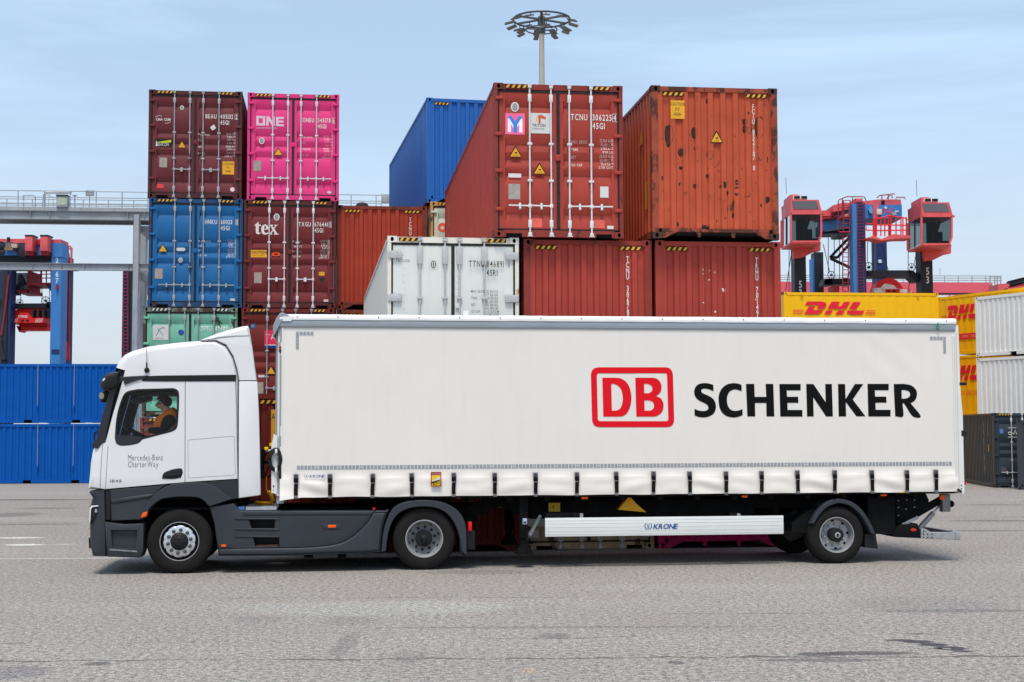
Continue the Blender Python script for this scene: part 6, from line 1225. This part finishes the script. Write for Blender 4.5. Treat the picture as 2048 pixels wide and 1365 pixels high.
m = MB(); G.line(m, [(568, 235), (568, 128)], .025, GSTL); a = G.p(568, 120); m.lathe([(.02, -.05), (.12, 0), (.02, .03)], a[0], 0, a[1], GSTL, 12, axis='z'); G.line(m, [(345, 97), (545, 97)], .06, paint('tube lamp', S(205, 205, 205))); m.build('beacon', gant)
m = MB(); q = gf.pix(748, 393.5); q = gf.pix(724, 401); m.ball((q[0], 1., q[1]-.1), .28, CDK, 14, (1.1, 1, .6)); q = gf.pix(773, 392); m.rbox(q[0]-.25, q[0]+.3, -.2, 0, q[1]-.35, q[1]+.05, GSTL, .02); m.build('equipment_box', gant)
# -- straddle carrier at left
cf = frame_at(70, 76); A = Pix(cf, 0, 360, 3.793); sc = thing('straddle_carrier', 'tall blue straddle carrier with number 267 and a red spreader, above the deep blue containers', 'straddle carrier', cf)
m = MB(); A.col(m, 393, 480, 468, 0, 1.1, CBL); a, b = A.p(393, 1285, -.01), A.p(452, 1320, -.01); m.build('leg', sc)
m = MB(); a, b = A.p(391, 1320, -.02), A.p(450, 1287, -.02); m.box(a[0], b[0], -.03, 0, a[1], b[1], CBD); m.build('access_hatch', sc)
m = MB(); A.col(m, 22, 680, 60, 0, .9, CDK); A.col(m, 60, 680, 86, .1, .9, CBD); m.build('leg', sc)
m = MB(); A.col(m, 472, 585, 522, 4.5, 5.4, CBD); m.build('leg', sc); m = MB(); A.col(m, -60, 600, -15, 4.5, 5.4, CBD); m.build('leg', sc)
m = MB(); A.box(m, -130, 478, 400, 572, .1, 1.0, CBL); A.box(m, 398, 486, 471, 585, -.06, 1.15, CBL); A.box(m, -130, 575, 398, 622, .5, 5.2, CDK); m.build('top_beam', sc)
m = MB(); A.box(m, -130, 447, 300, 476, .3, 1.4, CRD); A.box(m, 366, 452, 462, 486, .1, 1.4, CRD); A.box(m, 100, 455, 190, 480, .0, .3, CRD); A.box(m, 255, 458, 300, 490, 0, .4, CRB); m.build('top_platform', sc)
for x in (187, 302):
    m = MB(); A.box(m, x, 427, x+60, 540, -.7, .1, CRD, .03); A.box(m, x, 417, x+64, 428, -.72, .1, CDK); A.box(m, x+4, 538, x+62, 570, -.5, .1, CMR); m.build('filter_housing', sc)
m = MB(); m.prism(A.P([(28, 525), (60, 470), (70, 480), (100, 525), (95, 535), (40, 535)], -.3), -.3, .05, paint('dirty bronze', S(120, 100, 80), .6, .3)); A.box(m, 52, 435, 68, 475, -.2, 0, BLACK); A.box(m, 85, 485, 130, 515, -.3, 0, paint('pale pipe', S(190, 165, 145))); m.build('exhaust', sc); m = MB()
for x, y in ((12, 497), (12, 547), (384, 505), (384, 555)): a = A.p(x, y, .1); m.lathe([(.20, -.05), (.20, 0), (.001, -.05)], a[0], .1, a[1], CDK, 14)
a = A.p(170, 540, -.1); m.lathe([(.35, -.1), (.3, -.12), (.001, -.12)], a[0], 0, a[1], CDK, 14); m.build('fan_housing', sc)
m = MB(); 
for ch, y in (('2', 630), ('6', 735), ('7', 784)): q = A.p(432, y, -.012); write(m, ch, q[0], q[1], A.p(432, y-38, -.012)[1]-q[1], WHITE, y=-.012, ws=.85, st='b', align='c')
m.build('number', sc, recalc=False)
m = MB(); A.box(m, 420, 793, 437, 832, -.15, 0, CMR); m.build('lamp', sc)
def ladder(mb, px_, xl, xr, y0, y1, v, m, n, r=.035):
    for x in (xl, xr): px_.line(mb, [(x, y0), (x, y1)], r, m, v)
    for i in range(n): y = y0+(y1-y0)*i/(n-1); px_.line(mb, [(xl, y), (xr, y)], r*.7, m, v, 5)
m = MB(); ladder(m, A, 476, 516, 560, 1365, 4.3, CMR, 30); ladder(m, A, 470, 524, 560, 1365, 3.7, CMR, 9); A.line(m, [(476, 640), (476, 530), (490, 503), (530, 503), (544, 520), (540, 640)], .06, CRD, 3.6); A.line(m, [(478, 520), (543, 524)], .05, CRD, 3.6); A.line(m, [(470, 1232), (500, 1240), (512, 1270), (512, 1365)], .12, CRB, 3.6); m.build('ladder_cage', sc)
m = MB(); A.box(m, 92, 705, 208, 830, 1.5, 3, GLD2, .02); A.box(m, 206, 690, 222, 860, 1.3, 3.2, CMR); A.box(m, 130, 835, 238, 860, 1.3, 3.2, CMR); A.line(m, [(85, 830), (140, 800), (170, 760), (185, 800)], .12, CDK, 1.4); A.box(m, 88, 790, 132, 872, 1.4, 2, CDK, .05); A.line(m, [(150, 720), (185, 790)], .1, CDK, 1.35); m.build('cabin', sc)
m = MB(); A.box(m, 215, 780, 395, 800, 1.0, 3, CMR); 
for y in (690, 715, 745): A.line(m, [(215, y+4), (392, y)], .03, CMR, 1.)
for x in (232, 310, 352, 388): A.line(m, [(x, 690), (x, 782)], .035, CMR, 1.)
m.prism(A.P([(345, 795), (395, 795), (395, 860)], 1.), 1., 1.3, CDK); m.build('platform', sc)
m = MB(); A.box(m, -60, 937, 375, 975, 1.2, 2.0, CDK); m.prism(A.P([(350, 925), (375, 925), (388, 985), (388, 1038), (355, 1038)], 1.2), 1.2, 2.0, CDK); A.box(m, -60, 905, 40, 940, 1.2, 2, CDK); m.build('hoist_beam', sc)
m = MB()
def sheave(mb, px_, x, y, r, v, m):
    a = px_.p(x, y, v); b = px_.p(x+r, y, v); R_ = b[0]-a[0]
    mb.tube([(a[0]+R_*math.cos(k*math.pi/10), v, a[1]+R_*math.sin(k*math.pi/10)) for k in range(21)], R_*.1, m, 6)
    for k in range(8): t = k*math.pi/4; mb.tube([(a[0], v, a[1]), (a[0]+R_*math.cos(t), v, a[1]+R_*math.sin(t))], R_*.06, m, 5)
    mb.lathe([(R_*.25, -.1), (R_*.25, .1), (.01, -.1)], a[0], v, a[1], m, 12)
sheave(m, A, 346, 918, 31, 1.2, CDK); sheave(m, A, 150, 930, 24, 1.6, GSTL); m.build('cable_sheaves', sc)
m = MB(); m.prism(A.P([(118, 1050), (155, 1008), (205, 1008), (245, 1050), (245, 1085), (118, 1085)], .8), .8, 2.4, CRB); A.box(m, 50, 1048, 335, 1085, .78, 2.4, CRB); m.prism(A.P([(100, 1000), (140, 978), (350, 978), (365, 1040), (360, 1110), (150, 1115), (110, 1040)], 1.4), 1.4, 2.6, CRB); A.box(m, 140, 1115, 392, 1142, 1.3, 2.2, CRB); m.prism(A.P([(122, 1108), (155, 1108), (160, 1142), (145, 1155)], 1.3), 1.3, 2.2, CRB)
for x in (170, 208): A.box(m, x-11, 1060, x+11, 1074, .76, .8, BLACK, .01)
for x0 in (75, 265):
    for i in range(5): m.flat(A.P([(x0+i*11, 1083), (x0+i*11+5, 1083), (x0+i*11+17, 1052), (x0+i*11+12, 1052)], .775), .775, STKW)
for x in (238, 280, 320): A.box(m, x, 985, x+16, 1040, .9, 1.3, CDK)
q = A.p(138, 1046, .77); write(m, 'STINIS', q[0], q[1], A.p(138, 1028, .77)[1]-q[1], WHITE, y=.77, ws=1., st='b', gap=.1); m.build('spreader', sc)
m = MB()
for pts, v in (([(100, 870), (100, 1000)], 1.), ([(158, 840), (158, 935)], 1.), ([(318, 690), (318, 900)], 1.2), ([(375, 830), (378, 925)], 1.2), ([(70, 690), (8, 1200)], .0), ([(-40, 1200), (60, 1365)], 0)): A.line(m, pts, .02, WIRE, v, 5)
A.line(m, [(68, 720), (40, 980), (12, 1180)], .05, CMR, -.05); A.line(m, [(0, 1220), (10, 1300), (30, 1365)], .12, CDK, -.1); m.build('cables', sc)
# second carrier, mostly hidden behind the gantry column
cf2 = frame_at(262, 84); A2 = Pix(cf2, 0, 360, 3.793); sc2 = thing('straddle_carrier', 'navy ladder leg of a straddle carrier mostly hidden behind the grey gantry column', 'straddle carrier', cf2)
m = MB(); A2.col(m, 932, 640, 972, 0, 1, CBD); A2.col(m, 972, 690, 1000, .1, 1, CDK); m.build('leg', sc2); m = MB(); ladder(m, A2, 936, 970, 690, 1365, -.2, CMR, 26, .03); m.build('ladder', sc2)
m = MB(); A2.box(m, 985, 700, 1060, 760, .5, 2, CBL); A2.line(m, [(988, 880), (988, 770), (998, 760), (1040, 760)], .07, CRD, .3); A2.line(m, [(988, 870), (1120, 870)], .07, CRD, .3); A2.box(m, 1104, 755, 1130, 872, .4, .8, CMR); A2.col(m, 1072, 912, 1140, -.5, .5, CBL); m.build('platform', sc2)
# -- right carrier
cr = frame_at(1740, 70); K = Pix(cr, 1540, 370, 5.12); s3 = thing('straddle_carrier', 'blue and coral straddle carrier with two glazed cabins and number 53, behind the yellow containers', 'straddle carrier', cr)
for xa, xb, y, v in ((248, 365, 610, 0.2), (1540, 1660, 620, .2)):
    m = MB(); K.col(m, xa, y, xb, v, v+.9, CDK); m.build('leg', s3)
m = MB(); K.col(m, 455, 690, 545, 5, 5.9, CDK); K.col(m, 432, 752, 456, 5.1, 5.9, CBL); m.build('leg', s3)
m = MB(); K.col(m, 1085, 560, 1195, 6, 7, CBD); m.build('leg', s3)
m = MB(); a = K.p(1130, 780, 5.9); m.lathe([(.11, -.03), (.11, 0), (.001, -.03)], a[0], 5.98, a[1], paint('pale disc', S(215, 228, 240)), 16); m.build('sensor_disc', s3)
m = MB(); K.col(m, 842, 195, 886, -1.0, -.2, CBL); K.col(m, 886, 190, 972, -.9, -.1, CBD); m.build('ladder_mast', s3); m = MB(); ladder(m, K, 893, 962, 170, 1110, -1.05, CMR, 30, .014); m.build('ladder', s3)
def cabin(x, y):
    o = lambda pts, v: [K.p(a+x, b+y, v) for a, b in pts]; VF_, VBk = -2.0, .3
    r = MB(); r.prism(o([(0, 0), (290, 0), (325, 125), (352, 138), (352, 146), (5, 142), (5, 132)], VF_), VF_, VBk, CRD); r.prism(o([(0, -52), (60, -55), (130, -38), (130, 0), (0, 0)], VF_+.6), VF_+.6, VBk, CRD); cb = r.build('cabin', s3)
    r = MB(); r.prism(o([(15, 14), (262, 14), (290, 82), (290, 98), (40, 98), (32, 90)], VF_), VF_-.02, VF_+.05, GLD2); r.build('roof_window', cb)
    r = MB(); r.rbox(o([(30, 0)], VF_+.5)[0][0], o([(170, 0)], VF_+.5)[0][0], VF_+.4, VF_+1.2, o([(0, 0)], VF_+.5)[0][1], o([(0, -38)], VF_+.5)[0][1], paint('lamp white', S(220, 220, 220)), .03)
    for a in (35, 108): q = o([(a, -6), (a+58, -34)], VF_+.5); r.box(q[0][0], q[1][0], VF_+.36, VF_+.4, q[0][1], q[1][1], BLACK)
    r.build('work_lamp', cb)
    r = MB(); pl = [(5, 142), (315, 142), (315, 360), (290, 428), (5, 430)]; q = o(pl, VF_)
    for a, b in zip(q, q[1:]+q[:1]): r.beam((a[0], VF_, a[1]), (b[0], VF_, b[1]), .09, CRD)
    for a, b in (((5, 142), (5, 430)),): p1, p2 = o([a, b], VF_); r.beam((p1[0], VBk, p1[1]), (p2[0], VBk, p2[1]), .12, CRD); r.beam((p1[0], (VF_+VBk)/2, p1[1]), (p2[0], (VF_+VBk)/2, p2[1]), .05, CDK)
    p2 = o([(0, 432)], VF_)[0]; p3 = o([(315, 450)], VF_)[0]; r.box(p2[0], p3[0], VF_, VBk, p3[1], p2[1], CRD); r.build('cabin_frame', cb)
    r = MB(); r.flat(o([(12, 148), (308, 148), (308, 356), (285, 422), (12, 422)], VF_), VF_+.02, GLD); r.build('front_glass', cb)
    r = MB(); a, b = o([(5, 148), (5, 425)], VF_); r.add([(a[0]+.02, VF_, a[1]), (a[0]+.02, VBk, a[1]), (b[0]+.02, VBk, b[1]), (b[0]+.02, VF_, b[1])], [(0, 1, 2, 3)], GLD, False); r.build('side_glass', cb)
    r = MB(); q = o([(150, 300), (230, 430)], -1.); r.rbox(q[0][0], q[1][0], -1., -.5, q[1][1], q[0][1], BLACK, .08); q = o([(60, 150), (170, 425)], .1); r.box(q[0][0], q[1][0], .1, .25, q[1][1], q[0][1], CDK); a, b = o([(120, 430), (200, 170)], -.4); r.beam((a[0], -.4, a[1]), (b[0], -.4, b[1]), .12, BLACK); q = o([(200, 395), (300, 428)], -1.6); r.rbox(q[0][0], q[1][0], -1.7, -1.3, q[1][1], q[0][1], BLACK, .05); r.build('operator_seat', cb)
    r = MB(); r.prism(o([(20, 445), (310, 445), (310, 520), (250, 530), (130, 590), (40, 600)], -.2), -.2, .25, CRD); K.line(r, [(x-40, y-60), (x-46, y-230)], .012, WIRE, -.5, 4); r.build('cabin_bracket', cb)
cabin(1545, 180); cabin(208, 153)
m = MB(); 
for x, ys in ((312, (1055, 1140)), (1615, (920, 1008))):
    for ch, y in zip('53', ys): q = K.p(x, y, .18); write(m, ch, q[0], q[1], K.p(x, y-72, .18)[1]-q[1], WHITE, y=.185, ws=.72, st='b', align='c')
m.build('number', s3, recalc=False)
m = MB(); a, b = K.p(530, 420, 2), K.p(845, 370, 0); m.beam((a[0], 2, a[1]), (b[0], 0, b[1]), .55, CBL); K.box(m, 970, 205, 1350, 345, -.4, 2, CBL); K.box(m, 1060, 205, 1110, 345, -.42, -.4, CRD); K.box(m, 530, 400, 850, 500, 2.5, 4, CBD); K.box(m, 680, 505, 790, 530, -.2, 1, CDK); m.build('top_beam', s3)
m = MB(); m.prism(K.P([(645, 210), (750, 180), (840, 190), (950, 170), (1100, 150), (1340, 150), (1345, 205), (970, 205), (840, 250), (650, 275)], .2), .2, 2.5, CRD); K.box(m, 880, 135, 955, 185, -.3, 1, CRD, .1); K.box(m, 540, 262, 660, 320, .8, 3, CRD); K.box(m, 560, 325, 845, 345, .6, 2, CMR); K.box(m, 740, 310, 845, 330, -.5, .5, CRD); m.build('engine_deck', s3)
m = MB(); K.box(m, 1095, 248, 1145, 305, -.5, -.4, STKW, .01); m.prism(K.P([(1005, 260), (1030, 215), (1050, 270), (1040, 300), (1015, 290)], -.45), -.55, -.4, paint('pale blue machine', S(110, 150, 190))); m.prism(K.P(oval(1265, 300, 25, 18), -.45), -.6, -.4, GSTL); m.prism(K.P([(1168, 235), (1185, 218), (1202, 235), (1185, 252)], -.42), -.43, -.4, STKW); K.box(m, 1280, 265, 1320, 280, -.43, -.4, STKW); K.box(m, 1150, 160, 1175, 205, .0, .3, BLACK); m.build('cabinets', s3)
m = MB()
def rail(pts, posts, v, r=.035, m_=CRD): 
    for q in pts: K.line(m, q, r, m_, v, 5)
    for x, ya, yb in posts: K.line(m, [(x, ya), (x, yb)], r, m_, v, 5)
rail([[(985, 465), (985, 400), (1055, 400), (1055, 465), (985, 465)], [(1060, 345), (1120, 345), (1210, 318), (1380, 340), (1410, 360)], [(1060, 410), (1400, 415)], [(1060, 470), (1400, 465)]], [(x, 330, 525) for x in (1090, 1135, 1175, 1215, 1235, 1290, 1340, 1360, 1395)], -1.6, .035, CRB); K.line(m, [(1072, 540), (1072, 345)], .1, CRB, -1.6)
m.prism(K.P([(970, 550), (1060, 520), (1140, 555), (1260, 505), (1440, 520), (1445, 548), (1300, 550), (1140, 572), (1060, 548)], -1.7), -1.7, -.6, CRD); K.line(m, [(1160, 300), (1165, 240), (1220, 290), (1225, 540)], .04, CRB, -1.5); K.line(m, [(1225, 290), (1250, 235)], .035, CRB, -1.5); m.build('service_platform', s3)
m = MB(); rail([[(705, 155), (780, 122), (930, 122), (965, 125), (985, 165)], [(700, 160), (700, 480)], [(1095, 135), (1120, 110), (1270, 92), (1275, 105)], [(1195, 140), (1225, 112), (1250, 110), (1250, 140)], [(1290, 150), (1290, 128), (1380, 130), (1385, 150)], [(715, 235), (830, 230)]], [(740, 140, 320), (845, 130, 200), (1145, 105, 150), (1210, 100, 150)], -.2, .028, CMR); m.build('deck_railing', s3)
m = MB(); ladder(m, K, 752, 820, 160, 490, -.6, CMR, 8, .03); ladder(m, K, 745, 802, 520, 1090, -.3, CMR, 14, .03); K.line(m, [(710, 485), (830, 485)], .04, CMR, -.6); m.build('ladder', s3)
m = MB()
for pts in ([(615, 745), (835, 515)], [(690, 745), (845, 575)], [(615, 745), (690, 745)], [(620, 755), (845, 860)]): a, b = K.p(*pts[0], 1), K.p(*pts[1], 1); m.beam((a[0], 1, a[1]), (b[0], 1, b[1]), .13, CDK)
m.build('brace', s3)
m = MB(); K.box(m, 985, 875, 1440, 945, .6, 1.6, CDK); m.prism(K.P([(1420, 880), (1470, 880), (1500, 910), (1540, 910), (1540, 990), (1490, 990), (1440, 945)], .6), .6, 1.6, CDK); K.box(m, 560, 960, 845, 1020, 1.5, 2.5, CDK); m.prism(K.P([(545, 990), (600, 960), (640, 960), (640, 1025), (545, 1025)], 1.5), 1.5, 2.5, CDK); K.box(m, 640, 1035, 710, 1095, 1, 2, CMR); m.build('hoist_beam', s3)
m = MB(); sheave(m, K, 1012, 845, 48, .5, CDK); sheave(m, K, 1450, 845, 38, .5, CDK); sheave(m, K, 628, 925, 38, 1.4, CDK); m.build('cable_sheaves', s3)
m = MB(); m.prism(K.P(smooth_poly([(1085, 1060), (1120, 990), (1180, 960), (1240, 955), (1310, 990), (1365, 1060)], [(1365, 1060), (1365, 1110), (1085, 1110)]), 0), 0, 1.2, CRB); m.prism(K.P([(1065, 1060), (1130, 1055), (1175, 1010), (1270, 1030), (1300, 1065), (1450, 1075), (1450, 1105), (1060, 1105)], -.05), -.06, .3, paint('chipped white', S(225, 215, 210), .5, .1, rust=.5, rustcol=(.5, .03, .03), scale=5)); K.box(m, 1185, 1068, 1330, 1105, -.12, .2, CRB)
for x in (1215, 1275): K.box(m, x-16, 1080, x+16, 1098, -.14, -.1, BLACK)
m.build('spreader', s3)
m = MB()
for pts, v in (([(597, 530), (597, 900)], 1), ([(658, 480), (658, 900)], 1), ([(998, 560), (998, 800)], .5), ([(1058, 575), (1058, 870)], .5), ([(1415, 640), (1415, 820)], .5), ([(1505, 645), (1478, 810)], .5), ([(545, 610), (610, 890)], .8), ([(230, 630), (160, 1090)], 0), ([(195, 630), (195, 1095)], 0), ([(1145, 600), (1210, 880)], .5), ([(1440, 950), (1415, 1080)], .4), ([(712, 530), (712, 1000)], 1), ([(840, 780), (805, 930)], 1)): K.line(m, pts, .018, WIRE, v, 4)
m.build('cables', s3)
# -- far quay crane boom, right
qf = frame_at(1760, 150, 4.0); Q = Pix(qf, 1860, 530, 8.03); qc = thing('crane_boom', 'long dull red crane boom with railing, far behind the yellow containers', 'crane', qf)
QRD = paint('far crane red', S(216, 92, 104), .55, .06, scale=.3); m = MB(); a = qf.pix(1500, 560); zt_ = Q.p(500, 285)[1]; zb_ = Q.p(500, 455)[1]; ue = Q.p(1005, 300)[0]; m.box(a[0], ue, 0, 2.5, zb_, zt_, QRD); m.box(a[0], ue, -.03, 0, zb_-.12, zb_+.02, CDK); m.build('boom', qc)
m = MB(); zr = Q.p(500, 178)[1]
for k in range(3): m.tube([(a[0], 0, zt_+(zr-zt_)*(k+1)/3), (ue+1, 0, zt_+(zr-zt_)*(k+1)/3)], .045, GSTL, 5); m.tube([(a[0], 2.2, zt_+(zr-zt_)*(k+1)/3), (ue+1, 2.2, zt_+(zr-zt_)*(k+1)/3)], .045, GSTL, 5)
i = 0
while a[0]+i*1.5 < ue: m.tube([(a[0]+i*1.5, 0, zt_), (a[0]+i*1.5, 0, zr)], .05, GSTL, 5); i += 1
m.build('railing', qc)
m = MB(); Q.box(m, 1000, 385, 1070, 480, -.5, 1.5, CBL); Q.box(m, 930, 400, 1005, 445, -.6, 0, CRD, .3); 
for x in (965, 1040, 1080, 1135): Q.line(m, [(x, 180), (x, 320)], .07, GSTL, 0)
Q.line(m, [(960, 185), (1135, 190)], .07, GSTL, 0); Q.line(m, [(1000, 250), (1130, 255)], .05, GSTL, 0); Q.line(m, [(160, 50), (160, 180)], .03, GSTL, 0); m.build('boom_head', qc)
m = MB(); 
for k in range(7): Q.line(m, [(250+k*95, 560-k*12), (330+k*95, 480)], .04, GSTL, .5, 4)
Q.line(m, [(250, 530), (960, 470)], .05, GSTL, .5, 4); Q.line(m, [(250, 555), (960, 490)], .04, GSTL, .5, 4); m.build('stair_rail', qc)
q2 = frame_at(2010, 100); Q2 = Pix(q2, 1860, 530, 8.03); m_root = thing('straddle_carrier', 'far red and blue carrier top peeping over the yellow container at the picture edge', 'straddle carrier', q2)
m = MB(); m.prism(Q2.P([(1090, 310), (1260, 300), (1280, 340), (1250, 375), (1100, 415)], 0), 0, 2, CRD); m.prism(Q2.P([(1250, 290), (1700, 180), (1700, 330), (1250, 370)], .2), .2, 2, CRD); m.prism(Q2.P([(1250, 375), (1600, 320), (1700, 300), (1700, 350), (1250, 395)], -.1), -.1, .2, CRD); m.build('engine_deck', m_root)
m = MB(); m.prism(Q2.P([(1060, 420), (1135, 400), (1125, 470), (1060, 480)], 0), 0, 2, CBL); m.prism(Q2.P([(1160, 420), (1460, 390), (1460, 440), (1150, 470)], .3), .3, 2, CBL); a = Q2.p(1080, 470, .5); m.box(a[0], a[0]+.8, .5, 1.5, 0, a[1], CBL); m.box(a[0]+5, a[0]+5.8, .5, 1.5, 0, a[1], CBL); m.build('top_beam', m_root)
m = MB()
for k in range(7): a = Q2.p(1272+k*36, 308-k*9, .15); m.lathe([(.22, -.08), (.22, .05), (.12, -.06), (.001, -.02)], a[0], .1, a[1], CDK, 12)
m.build('fan_row', m_root)
# -- light mast
lf = frame_at(1082, 85); Lm = Pix(lf, 990, 0, 7.584); lm = thing('light_mast', 'tall pale mast with a ring of floodlights rising behind the container stack', 'light mast', lf)
MST = paint('mast paint', S(190, 184, 176), .5, .06); RNG = paint('ring steel', S(84, 88, 90), .5, .12); LMP = paint('floodlight housing', S(112, 110, 102), .5, .1)
c0 = Lm.p(706, 300); base = Lm.p(706, 1240); kk = (Lm.p(745, 600)[0]-Lm.p(665, 600)[0])/2; kb = (Lm.p(750, 1240)[0]-Lm.p(660, 1240)[0])/2; zt_ = Lm.p(706, 225)[1]
m = MB(); m.lathe([(kk*.8, zt_), (kk*.85, Lm.p(706, 400)[1]), (kk, Lm.p(706, 500)[1]), (kb, base[1]), (kb*1.35, 0)], c0[0], 0, 0, MST, 20, axis='z'); m.lathe([(.001, zt_), (kk*.8, zt_)], c0[0], 0, 0, MST, 20, axis='z'); m.build('pole', lm)
Rr = (Lm.p(1240, 340)[0]-Lm.p(175, 340)[0])/2*.94; zr = Lm.p(706, 300)[1]
m = MB(); tl = .0
m.tube([(c0[0]+Rr*.86*math.cos(2*math.pi*k/32), Rr*.86*math.sin(2*math.pi*k/32), zr) for k in range(33)], .06, RNG, 6)
for k in range(6): a = 2*math.pi*k/6+.5; m.beam((c0[0], 0, zr), (c0[0]+Rr*.86*math.cos(a), Rr*.86*math.sin(a), zr), .09, RNG, .16)
m.lathe([(kk*1.5, zr-.35), (kk*1.5, zr+.15), (kk, zr+.15)], c0[0], 0, 0, RNG, 16, axis='z'); 
zr2 = Lm.p(706, 455)[1]; m.lathe([(kk*1.1, zr2-.26), (kk*1.45, zr2-.2), (kk*1.45, zr2+.06), (kk, zr2+.1)], c0[0], 0, 0, RNG, 16, axis='z'); m.tube([(c0[0]+.95*math.cos(2*math.pi*k/20), .95*math.sin(2*math.pi*k/20), zr2) for k in range(21)], .04, RNG, 5)
for k in range(4): a = math.pi*k/2+.3; m.beam((c0[0], 0, zr2), (c0[0]+.95*math.cos(a), .95*math.sin(a), zr2), .07, RNG)
m.build('lamp_ring', lm)
def flood(r_, a, z, s_):
    m = MB(); L_, W_ = .46*s_, .32*s_; c_, q_ = math.cos(a), math.sin(a); V = []
    for t, (du, dv) in enumerate(((-.5, -.5), (.5, -.5), (.5, .5), (-.5, .5))):
        for dz, k in ((-.03, .9), (.05, 1)):
            ru, rv = du*L_*k, dv*W_*k; V.append((c0[0]+(r_+ru)*c_-rv*q_, (r_+ru)*q_+rv*c_, z+dz-ru*.28))
    m.add(V, [(0, 2, 4, 6), (7, 5, 3, 1), (0, 1, 3, 2), (2, 3, 5, 4), (4, 5, 7, 6), (6, 7, 1, 0)], LMP, False); m.tube([(c0[0]+r_*.9*c_, r_*.9*q_, z+.05), (c0[0]+r_*.9*c_, r_*.9*q_, z+.32)], .03, RNG, 5); m.build('floodlight', lm)
for k in range(12): flood(Rr*.98, 2*math.pi*k/12+.13, zr-.28, 1.25)
for k in range(8): flood(1.5, 2*math.pi*k/8+.2, zr2-.1, .95)
